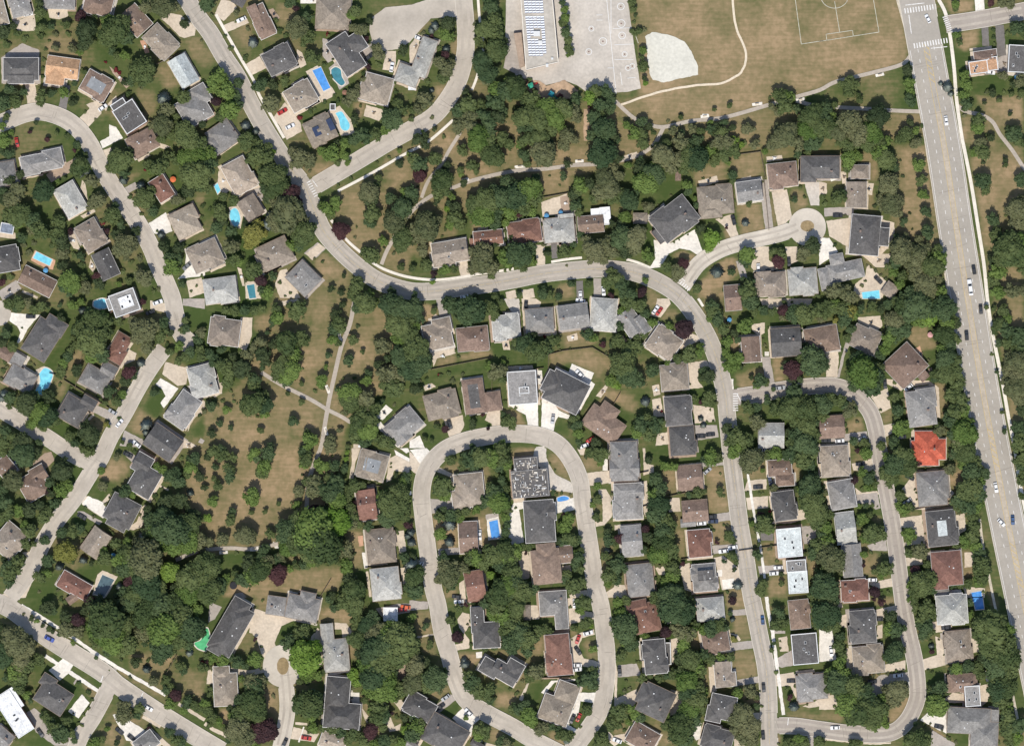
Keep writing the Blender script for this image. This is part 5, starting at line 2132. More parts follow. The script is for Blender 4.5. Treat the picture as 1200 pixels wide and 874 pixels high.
FIELD=[(746,-5),(760,-5),(1052,-5),(1066,60),(1062,74),(1030,84),(975,98),(930,115),(898,124),(840,139),(800,143),(772,149),(742,140),(722,122),(750,112)]
PARK=[(330,330),(372,316),(420,338),(470,352),(500,372),(496,410),(460,440),(430,470),(405,500),(395,560),(380,620),(330,640),(250,648),(200,640),(215,590),(222,520),(250,470),(290,440),(300,400)]
NPARK=[(480,150),(540,118),(700,118),(780,150),(900,128),(1080,132),(1086,160),(960,170),(820,170),(700,200),(560,230),(520,300),(400,300),(372,240),(440,200)]
EAST=[(1050,170),(1086,170),(1110,320),(1060,320),(1040,240)]
EFAR=[(1130,130),(1200,130),(1200,600),(1176,440)]
for P,v in ((FIELD,.78),(PARK,.70),(NPARK,.66),(EAST,.62),(EFAR,.66)): raster(P,v,mask)
for kk,P in lawns: raster(P, .79 if kk=='dry' else .06, mask)
known=~np.isnan(mask); base=np.where(known, np.nan_to_num(mask)+.30*(vnoise((NY,NX),16,5)-.5)+.22*(vnoise((NY,NX),5,6)-.5), dry)
for _ in range(3):
    base=(base+np.roll(base,1,0)+np.roll(base,-1,0)+np.roll(base,1,1)+np.roll(base,-1,1))/5
base=np.clip(base,0,1)
V=np.zeros((NY*NX,3)); gx,gy=np.meshgrid(xs,ys); V[:,0]=gx.ravel(); V[:,1]=gy.ravel()
i0=(np.arange(NY-1)[:,None]*NX+np.arange(NX-1)[None,:]).ravel()
F=np.stack([i0,i0+1,i0+NX+1,i0+NX],1)
# skirt out to the horizon
ring=list(range(0,NX))+[NX*j+NX-1 for j in range(1,NY)]+[NX*(NY-1)+i for i in range(NX-2,-1,-1)]+[NX*j for j in range(NY-2,0,-1)]
ro=V[ring].copy(); ro[:,0]*=40; ro[:,1]*=40
n0=len(V); V=np.vstack([V,ro]); nr=len(ring)
SK=np.array([[ring[i],n0+i,n0+(i+1)%nr,ring[(i+1)%nr]] for i in range(nr)])
F=np.vstack([F,SK])
def np_mesh(name, V, F, nper):
    me=bpy.data.meshes.new(name); nf=len(F)
    me.vertices.add(len(V)); me.vertices.foreach_set('co', np.ascontiguousarray(V,np.float32).ravel())
    me.loops.add(nf*nper); me.loops.foreach_set('vertex_index', np.ascontiguousarray(F,np.int32).ravel())
    me.polygons.add(nf); me.polygons.foreach_set('loop_start', np.arange(0,nf*nper,nper,dtype=np.int32))
    me.update(calc_edges=True); return me
me=np_mesh('ground',V,F,4)
at=me.attributes.new('dryness','FLOAT','POINT'); at.data.foreach_set('value', np.concatenate([base.ravel(), np.full(nr,.35)]).astype(np.float32))
gm=bpy.data.materials.new('lawn_and_soil'); gm.use_nodes=True; n=gm.node_tree.nodes; L=gm.node_tree.links
b=n['Principled BSDF']; b.inputs['Roughness'].default_value=1; b.inputs['Specular IOR Level'].default_value=.05
a=n.new('ShaderNodeAttribute'); a.attribute_name='dryness'
g=n.new('ShaderNodeNewGeometry')
def noise(sc,det,vec=None,stretch=None):
    t=n.new('ShaderNodeTexNoise'); t.inputs['Scale'].default_value=sc; t.inputs['Detail'].default_value=det
    if stretch:
        mp=n.new('ShaderNodeMapping'); mp.inputs['Scale'].default_value=stretch; mp.inputs['Rotation'].default_value=(0,0,math.radians(-9)); L.new(g.outputs['Position'],mp.inputs[0]); L.new(mp.outputs[0],t.inputs[0])
    else: L.new(g.outputs['Position'],t.inputs[0])
    return t.outputs['Fac']
n1=noise(.45,5); n2=noise(.9,3,stretch=(.08,1.0,1)); n3=noise(.06,3)
def madd(a_,m_,c_):
    q_=n.new('ShaderNodeMath'); q_.operation='MULTIPLY_ADD'; L.new(a_,q_.inputs[0]); q_.inputs[1].default_value=m_
    if isinstance(c_,float): q_.inputs[2].default_value=c_
    else: L.new(c_,q_.inputs[2])
    return q_.outputs[0]
s=madd(n1,.65,a.outputs['Fac']); s=madd(n2,.42,s); s=madd(n3,.50,s); s=madd(s,1.0,-.80)
cr=n.new('ShaderNodeValToRGB'); e=cr.color_ramp.elements
e[0].position=.0; e[0].color=(.058,.086,.026,1); e[1].position=1.0; e[1].color=(.335,.240,.138,1)
for pos,c in ((.28,(.092,.110,.040)),(.55,(.165,.145,.068)),(.80,(.245,.188,.100))):
    x=cr.color_ramp.elements.new(pos); x.color=(*c,1)
L.new(s,cr.inputs[0]); L.new(cr.outputs[0],b.inputs['Base Color']); me.materials.append(gm)
struct(link('ground',me))

# ------------------------------------------------------------------ pavings, roads, paths
rj=random.Random(5)
by={}
for i,(k,P) in enumerate(paves):
    mb=by.setdefault(k,MB()); poly(mb, jitter_poly(P,rj), .02+(i%36)*.005)
for k,mb in by.items(): struct(mb.build('paving',PAV[k]))
ZR=.215
PL=[(nm,w,col,smooth(pts)) for nm,w,col,_,_,_,pts in ROADS]
NEAR=[]                                              # dense centreline points for distance queries
for nm,w,col,sp in PL:
    for p in sp: NEAR.append((p[0],p[1],w/2,nm))
NP=np.array([(a_[0],a_[1],a_[2]) for a_ in NEAR])
by={}; kerb=MB()
order={'pale2':.5,'pale':0,'mid':1,'asphalt':2,'dark':3}
def on_other_road(p, me_):
    d=np.hypot(NP[:,0]-p[0],NP[:,1]-p[1])-NP[:,2]
    for i in np.where(d<1.5)[0]:
        if NEAR[i][3]!=me_: return True
    return any(math.hypot((p[0]-x)/rx,(p[1]-y)/ry)<1.0 for x,y,rx,ry,_ in BULBS)
for i,(nm,w,col,sp) in enumerate(PL):
    strip(by.setdefault(col,MB()), sp, w, ZR+order[col]*.02+i*.0015)
    for sg in (-1,1):
        run=[]
        for p,o in zip(sp, offset(sp, sg*(w/2+.4))):
            if on_other_road(o,nm):
                if len(run)>2: strip(kerb, run, .8, ZR+.16, thick=.15)
                run=[]
            else: run.append(o)
        if len(run)>2: strip(kerb, run, .8, ZR+.16, thick=.15)
for x,y,rx,ry,col in BULBS:
    poly(by[col],[(x+rx*math.cos(t*math.pi/20),y+ry*math.sin(t*math.pi/20)) for t in range(40)],ZR-.012)
for col,P in BULB_POLY: poly(by[col],jitter_poly(P,rj,.2),ZR-.006)
for k,mb in by.items(): struct(mb.build('road',M[k]))
struct(kerb.build('kerb',M['kerb']))
isl=MB()
for x,y,rx,ry in ISLANDS: poly(isl,[(x+rx*math.cos(t*math.pi/12)+rj.uniform(-.3,.3),y+ry*math.sin(t*math.pi/12)) for t in range(24)],ZR+.13,thick=.13)
struct(isl.build('island_lawn',M['island']))
by={}
for i,(w,col,pts) in enumerate(PATHS):
    sp=smooth(pts); 
    if col=='trail': sp=[(x+rj.uniform(-.25,.25),y+rj.uniform(-.25,.25)) for x,y in sp]
    strip(by.setdefault(col,MB()), sp, w, .205+i*.0004)
PN={'path':'path','walk':'sidewalk','trail':'path','tan':'verge'}
for k,mb in by.items(): struct(mb.build(PN[k],M[k]))
# arterial median, lane lines and other paint
ART=[p for p in PL if p[0]=='arterial road'][0][3]
MAIN=[p for p in PL if p[0]=='main street'][0][3]
med=MB(); strip(med, ART[15:], 5.2, ZR+.086, off=-1); struct(med.build('median',M['median']))
mk=MB(); my=MB(); mf=MB()
def resample(pts, step):
    out=[pts[0]]; acc=0
    for a_,b_ in zip(pts,pts[1:]):
        l=math.hypot(b_[0]-a_[0],b_[1]-a_[1]); t=step-acc
        while t<=l:
            out.append((a_[0]+(b_[0]-a_[0])*t/l,a_[1]+(b_[1]-a_[1])*t/l)); t+=step
        acc=l-(t-step)
    return out
A1=resample(ART,2.0)
def dashes(mb, pts, off, w, on, per, z, start=0, end=None):
    i=start
    while i+on<(end or len(pts)):
        strip(mb, pts[i:i+on+1], w, z, off); i+=per
for off in (-10,9): dashes(mk, A1, off, .6, 2, 6, ZR+.094, 36)
for off in (-3.9,1.9): strip(my, A1[36:], .45, ZR+.096, off)
strip(mk, A1[36:], .5, ZR+.09, -18.5); strip(mk, A1[36:], .5, ZR+.09, 18.3)
for i in list(range(34,56,4))+list(range(262,284,4))+list(range(330,356,4)):
    if i+3<len(A1):
        a_=offset(A1,1.6)[i]; b_=offset(A1,-3.6)[i+3]; strip(my,[a_,b_],.7,ZR+.1)
dashes(mf, resample(MAIN,2.0), 0, .6, 4, 5, ZR+.07, 118)
def cross(mb, a_, b_, w, n_, bw):
    """zebra bars across a road between a_ and b_"""
    dx,dy=b_[0]-a_[0],b_[1]-a_[1]; l=math.hypot(dx,dy); ux,uy=dx/l,dy/l
    for i in range(n_):
        t=(i+.5)/n_*l; cx,cy=a_[0]+ux*t,a_[1]+uy*t
        strip(mb,[(cx-uy*w/2,cy+ux*w/2),(cx+uy*w/2,cy-ux*w/2)],bw,ZR+.105)
cross(mk,(1059,13.5),(1098,8),6,12,1.4); cross(mk,(1070,54.5),(1111,47.5),6,13,1.4); cross(mk,(1107,19),(1114,39),6,9,1.1)
cross(mk,(361,212),(371,231),5,7,1.2); cross(mk,(795,328),(808,340),5,6,1.2); cross(mk,(862,460),(862,482),6,8,1.2)
for a_,b_ in (((1061,6.5),(1083,4)),((1091,57),(1110,55)),((600-1,0),(600-1,0.5)),((121,791),(118,799)),((168,811),(165,817)),((924,840),(923,849)),((366,211),(372,219)),((798,325),(803,330)),((864,462),(868,470)),((1065,18),(1068,40))):
    strip(mk,[a_,b_],.9,ZR+.11)
struct(mk.build('road_markings',M['mark'])); struct(my.build('road_markings',M['mark_yellow'])); struct(mf.build('road_markings',M['mark_faint']))
fm=MB()
for a_,b_ in (((932,0),(939,52)),((939,52),(965,48)),((960,49),(1030,38)),((1030,38),(1023,-3)),((968,40.5),(969,48)),((968,40.5),(999,36)),((999,36),(1000,43)),((978,2),(984,38)),((744,40),(748,51))):
    strip(fm,[a_,b_],.7,.2)
strip(fm,[(978+16*math.cos(t),-4+14*math.sin(t)) for t in [i*math.pi/14 for i in range(1,14)]],.7,.206)
cm=MB(); cd_=MB()
# games courts painted on the school yard
for x,y,r in ((693,34,3),(706.5,49,4.5),(690,61,3.5),(727.5,8,4),(728,28,4.5),(729,42,4),(732,64,3),(736,80,3),(741,78,3)):
    P=[(x+r*math.cos(t*math.pi/10),y+r*math.sin(t*math.pi/10)) for t in range(21)]; strip(cm,P,.7,.36); strip(cd_,[(x-.8,y),(x+.8,y)],1.2,.363)
for a_,b_ in (((711,0),(722,110)),((716,0),(716,40)),((699,18),(706,18)),((699,24),(706,24)),((720,53),(742,52)),((720,70),(742,70)),((718,34),(738,33)),((712,80),(720,80)),((727,85),(729,100)),((735,92),(745,91))):
    strip(cm,[a_,b_],.6,.361)
struct(fm.build('field_markings',M['mark_field'])); struct(cm.build('court_markings',M['white'])); struct(cd_.build('court_markings',M['mark_red']))
ck=MB(); rc=random.Random(77)
for nm,w,col,sp in PL:
    q_=resample(sp,3.0); base_z=ZR+order[col]*.02+.034
    for i in range(3,len(q_)-3):
        if rc.random()<.10 and not (col=='dark' and i<26): strip(ck,[offset(q_,-w/2*rc.uniform(.2,.98))[i],offset(q_,w/2*rc.uniform(.2,.98))[min(len(q_)-1,i+(1 if rc.random()<.3 else 0))]],rc.uniform(.25,.5),base_z)
        if rc.random()<.05:
            o_=rc.uniform(-.35,.35)*w; strip(ck,offset(q_,o_)[i:i+rc.randint(2,6)],rc.uniform(.25,.45),base_z+.002)
tk_=MB()
for nm,w,col,sp in PL:
    base_z=ZR+order[col]*.02+.03
    if col=='dark': continue
    for o_ in (-.22,.22): strip(tk_,sp[2:-2],w*.16,base_z,o_*w)
struct(tk_.build('road_wear',mat('worn_wheel_track',(.425,.375,.312),.07,.9,.95,.15,.08,coord='World')))
struct(ck.build('road_cracks',mat('tarred_crack',(.255,.225,.19),.15,1,.9,coord='World')))
# school yard, infield, play area
sy=MB(); poly(sy,jitter_poly([(593,-4),(654,-4),(660,72),(656,84),(690,-4),(735,-4),(744,60),(751,104),(735,108),(690,110),(676,100),(662,95),(640,100),(618,94),(604,88),(592,60)],rj,.2),.19)
poly(sy,[(652,-4),(692,-4),(686,100),(655,84)],.195)
struct(sy.build('school_yard',mat('school_yard_concrete',(.50,.45,.385),.12,.8,.95,.22,.07,coord='World')))
sd=MB(); poly(sd,jitter_poly([(756,43),(764,38),(772,39),(786,42),(802,49),(810,60),(818,78),(818,88),(800,92),(778,97),(765,94),(761,86),(758,60)],rj,.6),.2); struct(sd.build('gravel_infield',M['sand']))
pc=MB(); poly(pc,jitter_poly([(614,94),(632,95),(640,101),(662,94),(672,101),(678,107),(668,116),(640,118),(626,112),(616,104)],rj,.6),.365); poly(pc,jitter_poly([(684,128),(691,128),(690,165),(684,165)],rj,.5),.1); struct(pc.build('play_area_ground',M['woodchip']))
pk=MB(); poly(pk,[(598,38),(612,36),(616,70),(607,88),(590,80)],.3); struct(pk.build('parking_lot',PAV['s']))

# ------------------------------------------------------------------ houses
def hip_z(t,w,d,x,y,pitch):
    """roof height over the eave at a local point of a wing (w along x, d along y)"""
    ex,ey=w/2-abs(x),d/2-abs(y)
    if t=='h': return pitch*max(0,min(ex,ey))
    if t=='g': return pitch*max(0,ey)
    if t=='G': return pitch*max(0,ex)
    if t=='p': return min(pitch*max(0,min(ex,ey)), pitch*.25*min(w,d))
    return 0
def roof_wing(mb, t, cx, cy, w, d, z, pitch, rim=None):
    """closed roof solid: eave ring, fascia and slopes"""
    x0,x1,y0,y1=cx-w/2,cx+w/2,cy-d/2,cy+d/2; th=.18
    lo=[(x0,y0,z),(x1,y0,z),(x1,y1,z),(x0,y1,z)]; up=[(a_,b_,z+th) for a_,b_,_ in lo]; Z=z+th
    v=lo+up; f=[(0,3,2,1),(0,1,5,4),(1,2,6,5),(2,3,7,6),(3,0,4,7)]
    if t=='f':
        pw=.35; zi=Z+.25
        v+= [(x0,y0,zi),(x1,y0,zi),(x1,y1,zi),(x0,y1,zi),(x0+pw,y0+pw,zi),(x1-pw,y0+pw,zi),(x1-pw,y1-pw,zi),(x0+pw,y1-pw,zi),(x0+pw,y0+pw,Z),(x1-pw,y0+pw,Z),(x1-pw,y1-pw,Z),(x0+pw,y1-pw,Z)]
        g_=[(4,5,9,8),(5,6,10,9),(6,7,11,10),(7,4,8,11),(8,9,13,12),(9,10,14,13),(10,11,15,14),(11,8,12,15),(12,13,17,16),(13,14,18,17),(14,15,19,18),(15,12,16,19)]
        mb.add(v, f+g_, 1); mb.add([v[16],v[17],v[18],v[19]],[(0,1,2,3)],0); return
    if t=='p':
        i=(.25 if not rim else rim)*min(w,d); zi=Z+pitch*i
        v+=[(x0+i,y0+i,zi),(x1-i,y0+i,zi),(x1-i,y1-i,zi),(x0+i,y1-i,zi)]
        f+=[(4,5,9,8),(5,6,10,9),(6,7,11,10),(7,4,8,11)]; mb.add(v,f,0); mb.add(v[8:12],[(0,1,2,3)],2); return
    if t=='h':
        h=min(w,d)/2; zr=Z+pitch*h
        if w>=d: v+=[(x0+h,cy,zr),(x1-h,cy,zr)]; g_=[(4,5,9,8),(5,6,9),(6,7,8,9),(7,4,8)]
        else: v+=[(cx,y0+h,zr),(cx,y1-h,zr)]; g_=[(5,6,9,8),(6,7,9),(7,4,8,9),(4,5,8)]
        if abs(w-d)<.05:
            v=v[:8]+[(cx,cy,zr)]; g_=[(4,5,8),(5,6,8),(6,7,8),(7,4,8)]
    elif t=='g': zr=Z+pitch*d/2; v+=[(x0,cy,zr),(x1,cy,zr)]; g_=[(4,5,9,8),(6,7,8,9),(5,6,9),(7,4,8)]
    else: zr=Z+pitch*w/2; v+=[(cx,y0,zr),(cx,y1,zr)]; g_=[(5,6,9,8),(7,4,8,9),(4,5,8),(6,7,9)]
    mb.add(v,f+g_,0)
box_me=MB(); box_me.box(-.5,-.5,0,.5,.5,1)
def shared(name, mb, m):
    o=mb.build(name,m); me_=o.data; bpy.data.objects.remove(o); return me_
VENT=shared('roof_vent',box_me,M['vent']); CHIM=MB(); CHIM.box(-.5,-.35,-1.5,.5,.35,1.3); CHIM.box(-.56,-.41,1.303,.56,.41,1.45); CHIM.box(-.2,-.2,1.453,.2,.2,1.7); CHIM=shared('chimney',CHIM,M['chimney'])
def sky_mesh():
    mb=MB(); mb.box(-.5,-.7,0,.5,.7,.12,0); mb.box(-.4,-.6,.122,.4,.6,.15,1); return shared('skylight',mb,[M['white'],M['glass']])
SKYL=sky_mesh()
def window_mesh():
    mb=MB(); mb.box(-.75,-.05,0,.75,.06,1.3,0); mb.box(-.65,.062,.1,-.04,.075,1.2,1); mb.box(.04,.062,.1,.65,.075,1.2,1); return shared('window',mb,[M['white'],M['glass']])
WIN=window_mesh()
DOOR=MB(); DOOR.box(-.5,-.05,0,.5,.06,2.1); DOOR=shared('door',DOOR,mat('dark_door_paint',(.09,.05,.04),.1,2,.5))
GDOOR=MB(); GDOOR.box(-2.4,-.05,0,2.4,.05,2.2)
for i in range(1,4): GDOOR.box(-2.35,.052,.55*i-.27,2.35,.07,.55*i+.23-.27+.2)
GDOOR=shared('garage_door',GDOOR,M['white'])
PANEL=MB(); PANEL.box(-.5,-.5,0,.5,.5,.06); PANEL=shared('solar_panel',PANEL,M['solar'])
hinfo=[]; APR={k:MB() for k in 'bscn'}
flatmat=mat('flat_roof_membrane_pale',(.25,.26,.265),.15,.8,.9,.15,.3)
for hi,(col,ang,ws) in enumerate(houses):
    ws=[w for w in ws if w[3]>=5 or w[0][0]=='s']
    if not ws: continue
    r0=random.Random(900+hi); t0,cx,cy,w0,d0=ws[0]
    if t0 in 'hp' and w0*d0>600 and sum(w[0] in 'hgG' for w in ws)<2 and r0.random()<.95:
        ca,sa=math.cos(math.radians(ang)),math.sin(math.radians(ang)); ws=list(ws)
        k_=r0.uniform(.88,.94); ws[0]=(t0,cx,cy,w0*(k_ if w0<d0 else 1),d0*(k_ if d0<=w0 else 1))
        for j in range(1 if r0.random()<.35 else 2):
            sg=(1,-1)[j]; ww=r0.uniform(.36,.5); tt_=r0.choice('hhg')
            if d0<=w0: dx,dy,w_,d_=r0.choice((-1,1))*w0*r0.uniform(.16,.26),sg*d0*.26,w0*ww,d0*.5; tt_='G' if tt_=='g' else 'h'
            else: dx,dy,w_,d_=sg*w0*.26,r0.choice((-1,1))*d0*r0.uniform(.16,.26),w0*.5,d0*ww
            ws.append((tt_,cx+dx*ca-dy*sa,cy+dx*sa+dy*ca,w_,d_))
    t0,cx,cy,w0,d0=ws[0]
    r=random.Random(100+hi); x,y=W((cx,cy)); rz=-math.radians(ang)
    small = w0*d0*S*S<45
    root=empty('garden_shed' if small else 'house',(x,y,0),rz)
    two = (w0*d0*S*S>190 and r.random()<.55) or t0[0]=='f' or col=='k'
    ez = 2.3 if small else (5.4 if two else 3.3)+r.uniform(-.3,.4)
    pitch=r.uniform(.55,.74) if t0[0]!='f' else .4
    if t0[0]=='p': pitch=.6
    wall=MB(); roof=MB(); parts=[]; zs=[]
    ca,sa=math.cos(math.radians(ang)),math.sin(math.radians(ang))
    for i,(t,px,py,w,d) in enumerate(ws):
        dx,dy=px-cx,py-cy; lx,ly=(dx*ca+dy*sa)*S,-(-dx*sa+dy*ca)*S; w*=S; d*=S; tt=t.split(':'); t=tt[0]
        if t=='s':                                      # solar panels lying on the roof
            zt=ez+.2+hip_z(zs[0][0],zs[0][3],zs[0][4],lx-zs[0][1],ly-zs[0][2],pitch)
            parts.append(('solar_panel',PANEL,(lx,ly,zt+.1),(w,d,1))); continue
        z=ez if i==0 else ez-.06*i+ (0 if t!='f' else -.3)
        pi=pitch+.013*i
        onroof=False
        if i and t=='f' and abs(lx)<ws[0][3]*S*.36 and abs(ly)<ws[0][4]*S*.36 and w*d<.45*w0*d0*S*S:
            z=ez+hip_z(t0[0],w0*S,d0*S,max(0,abs(lx)-w*.3),max(0,abs(ly)-d*.3),pitch)*.9+(.45 if t0[0]=='f' else 0); onroof=True
        zs.append((t,lx,ly,w,d,z,pi))
        if len(tt)>1: 
            q_=MB(); roof_wing(q_,t,lx,ly,w,d,z,pi); parts.append(('roof',q_,RM[tt[1]],None)); 
        else: roof_wing(roof,t,lx,ly,w,d,z,pi,.34 if col=='k' else None)
        iw=.12 if t=='f' else .45
        zb=0 if not onroof else z-1.2
        wall.box(lx-w/2+iw,ly-d/2+iw,zb-.004*i,lx+w/2-iw,ly+d/2-iw,z+.01)
        if t in 'gG' :                                   # gable ends
            hh=pi*(d if t=='g' else w)/2*.97
            if t=='g':
                for sx in (-1,1):
                    xx=lx+sx*(w/2-iw); k=.1*sx
                    wall.add([(xx,ly-d/2+iw,z+.02),(xx,ly+d/2-iw,z+.02),(xx,ly,z+hh),(xx-k,ly-d/2+iw,z+.02),(xx-k,ly+d/2-iw,z+.02),(xx-k,ly,z+hh)],[(0,1,2),(5,4,3),(0,3,4,1),(1,4,5,2),(2,5,3,0)])
    gut=MB()
    for t,lx,ly,w,d,z,pi in zs:
        if t=='f' or small: continue
        a_,b_,o_=w/2,d/2,.17
        for x0,y0,x1,y1 in ((-a_-o_,-b_-o_,a_+o_,-b_-.003),(-a_-o_,b_+.003,a_+o_,b_+o_),(-a_-o_,-b_,-a_-.003,b_),(a_+.003,-b_,a_+o_,b_)): gut.box(lx+x0,ly+y0,z+.03,lx+x1,ly+y1,z+.15)
    if gut.v: gut.build('gutter',M['gutter_'+r.choice('pbw')],root)
    if not small and r.random()<.75:
        for t,px,py,w,d in ws:
            if t[0]=='s' : continue
            g1,g2,g3,g4=[r.uniform(.5,3.4) for _ in range(4)]
            P=[(px+dx*ca-dy*sa,py+dx*sa+dy*ca) for dx,dy in ((-w/2-g1,-d/2-g2),(w/2+g3,-d/2-g2),(w/2+g3,d/2+g4),(-w/2-g1,d/2+g4))]
            poly(APR[r.choice('bbscn')],jitter_poly(P,r,.3),.012+.004*(hi%2)+.0005*(hi%7))
    mw=M['wall_brick'] if r.random()<.65 else M['wall_stucco']
    wall.build('wall',mw,root)
    rim=RM['g'] if abs(cx-621)<4 and abs(cy-566)<4 else M['white'] if t0[0]=='f' or col=='w' else RM[col]
    top=RM['k'] if abs(cx-555.7)<3 and abs(cy-464)<3 else RM[col] if not (t0[0]=='p') else (flatmat if col in 'nm' else RM['e' if col=='k' else 'g'])
    ro_=roof.build('roof',[RM[col],rim,top],root)
    def zat(lx,ly): return max([zz[5]+.18+hip_z(zz[0],zz[3],zz[4],lx-zz[1],ly-zz[2],zz[6]) for zz in zs if abs(lx-zz[1])<zz[3]/2 and abs(ly-zz[2])<zz[4]/2] or [ez])
    for nm,mm,a3,a4 in parts:
        if nm=='roof': mm.build('roof',[a3,M['white'] if a3 is RM['w'] else a3,a3],root)
        else: link(nm,mm,ro_,a3,0,a4)
    if not small:
        W0,D0=w0*S,d0*S
        for _ in range(r.randint(1,3)):
            lx,ly=r.uniform(-.3,.3)*W0,r.uniform(-.3,.3)*D0; s_=r.uniform(.35,.6); link('roof_vent',VENT,ro_,(lx,ly,zat(lx,ly)-.15),r.uniform(0,.3),(s_,s_,.55))
        if t0[0]!='f' and r.random()<.6:
            lx,ly=r.choice((-1,1))*W0*r.uniform(.18,.36),r.uniform(-.25,.25)*D0; link('chimney',CHIM,ro_,(lx,ly,zat(lx,ly)),r.choice((0,math.pi/2)))
        if t0[0]=='f' or r.random()<.22:
            for _ in range(3 if t0[0]=='f' else 1):
                lx,ly=r.uniform(-.25,.25)*W0,r.uniform(-.25,.25)*D0; link('skylight',SKYL,ro_,(lx,ly,zat(lx,ly)+.02))
        iw=.12 if t0[0]=='f' else .45
        for sy_ in (-1,1):
            for fx in (-.28,.28):
                link('window',WIN,root,(fx*W0,sy_*(D0/2-iw),ez-2.2),0 if sy_>0 else math.pi)
        link('door',DOOR,root,(0,-(D0/2-iw),.1),math.pi)
        if W0>11: link('garage_door',GDOOR,root,(W0*.28,-(D0/2-iw),.05),math.pi)
    hinfo.append(dict(ws=ws,ang=ang,root=root,p=(cx,cy),col=col,t=t0[0],area=w0*d0,small=small,n=len(ws)))
for k,mb in APR.items():
    if mb.v: struct(mb.build('paving',PAV[k]))
# torn-open roof with loose boards and tarpaulin on the house being rebuilt
for h in hinfo:
    if abs(h['p'][0]-621)<4 and abs(h['p'][1]-566)<4: site=h
rr=random.Random(9); rf=[c for c in site['root'].children if c.name.startswith('roof')][0]
zt_=rf.data.vertices[19].co.z
def site_xy(i):
    if i%4==0: bx,by,bz=rr.uniform(-7.2,3.2),rr.uniform(6.9,11.3),zt_-.36
    else: bx,by,bz=rr.uniform(-7.8,7.8),rr.uniform(-5.8,5.8),zt_
    return ((bx,by,bz+.004+i*.004),)
for i in range(120):
    mb=MB(); w_,d_=rr.uniform(.4,2.0),rr.uniform(.2,.5); mb.box(-w_/2,-d_/2,0,w_/2,d_/2,.12)
    mb.build('roof_board',rr.choice((M['vent'],M['kerb'],M['walk'],M['asphalt'],M['pale'])),rf,*site_xy(i),rr.choice((0,math.pi/2))+rr.uniform(-.05,.05))

# ------------------------------------------------------------------ trees
def in_house(p, grow=0):
    for h in hinfo:
        if abs(p[0]-h['p'][0])<40 and abs(p[1]-h['p'][1])<40:
            c,s_=math.cos(math.radians(h['ang'])),math.sin(math.radians(h['ang']))
            for t,px,py,w,d in h['ws']:
                dx,dy=p[0]-px,p[1]-py
                if abs(dx*c+dy*s_)<w/2+grow and abs(-dx*s_+dy*c)<d/2+grow: return True
    return False
def fit(p,r_):
    dR=np.min(np.hypot(NP[:,0]-p[0],NP[:,1]-p[1])-NP[:,2])
    if dR>0 and r_>dR+3: r_=max(dR+3,.72*r_)
    elif dR<=0: r_*=.85
    if any(inside(p,P) for _,P in paves): r_*=.72
    if in_house(p): r_*=.74
    elif in_house(p,r_*.6) and r_<11: r_*=.86
    return r_
TP=np.array([t[0] for t in trees]); TR=np.array([t[1] for t in trees]); RK=random.Random(41); out=[]
for p,r_,k in trees:
    d_=np.hypot(TP[:,0]-p[0],TP[:,1]-p[1]); nb_=int((d_<1.15*(TR+r_)).sum())-1
    f_=fit(p,r_)
    dR=np.min(np.hypot(NP[:,0]-p[0],NP[:,1]-p[1])-NP[:,2])
    if nb_>=5 and dR>r_ and not in_house(p,r_+3): f_=r_*RK.choice((1.1,1.2,1.3,1.45))
    if k=='g': k=RK.choices('gef',(50,28,22))[0]
    elif k=='d' and RK.random()<.35: k='e'
    out.append((p,f_,k))
trees=[t for t in out if t[1]>1.9]
shrubs=[(p,r_*(.7 if any(inside(p,P) for _,P in paves) else .95),k) for p,r_,k in shrubs if not in_house(p,-1)]
def ico(sub):
    t=(1+5**.5)/2
    V=[(-1,t,0),(1,t,0),(-1,-t,0),(1,-t,0),(0,-1,t),(0,1,t),(0,-1,-t),(0,1,-t),(t,0,-1),(t,0,1),(-t,0,-1),(-t,0,1)]
    F=[(0,11,5),(0,5,1),(0,1,7),(0,7,10),(0,10,11),(1,5,9),(5,11,4),(11,10,2),(10,7,6),(7,1,8),(3,9,4),(3,4,2),(3,2,6),(3,6,8),(3,8,9),(4,9,5),(2,4,11),(6,2,10),(8,6,7),(9,8,1)]
    V=[tuple(np.array(v)/np.linalg.norm(v)) for v in V]
    for _ in range(sub):
        cache={}; F2=[]
        def mid(a_,b_):
            k=(min(a_,b_),max(a_,b_))
            if k not in cache:
                m_=np.array(V[a_])+np.array(V[b_]); V.append(tuple(m_/np.linalg.norm(m_))); cache[k]=len(V)-1
            return cache[k]
        for a_,b_,c_ in F:
            x_,y_,z_=mid(a_,b_),mid(b_,c_),mid(c_,a_); F2+=[(a_,x_,z_),(b_,y_,x_),(c_,z_,y_),(x_,y_,z_)]
        F=F2
    return np.array(V),np.array(F)
I0,I1=ico(0),ico(1)
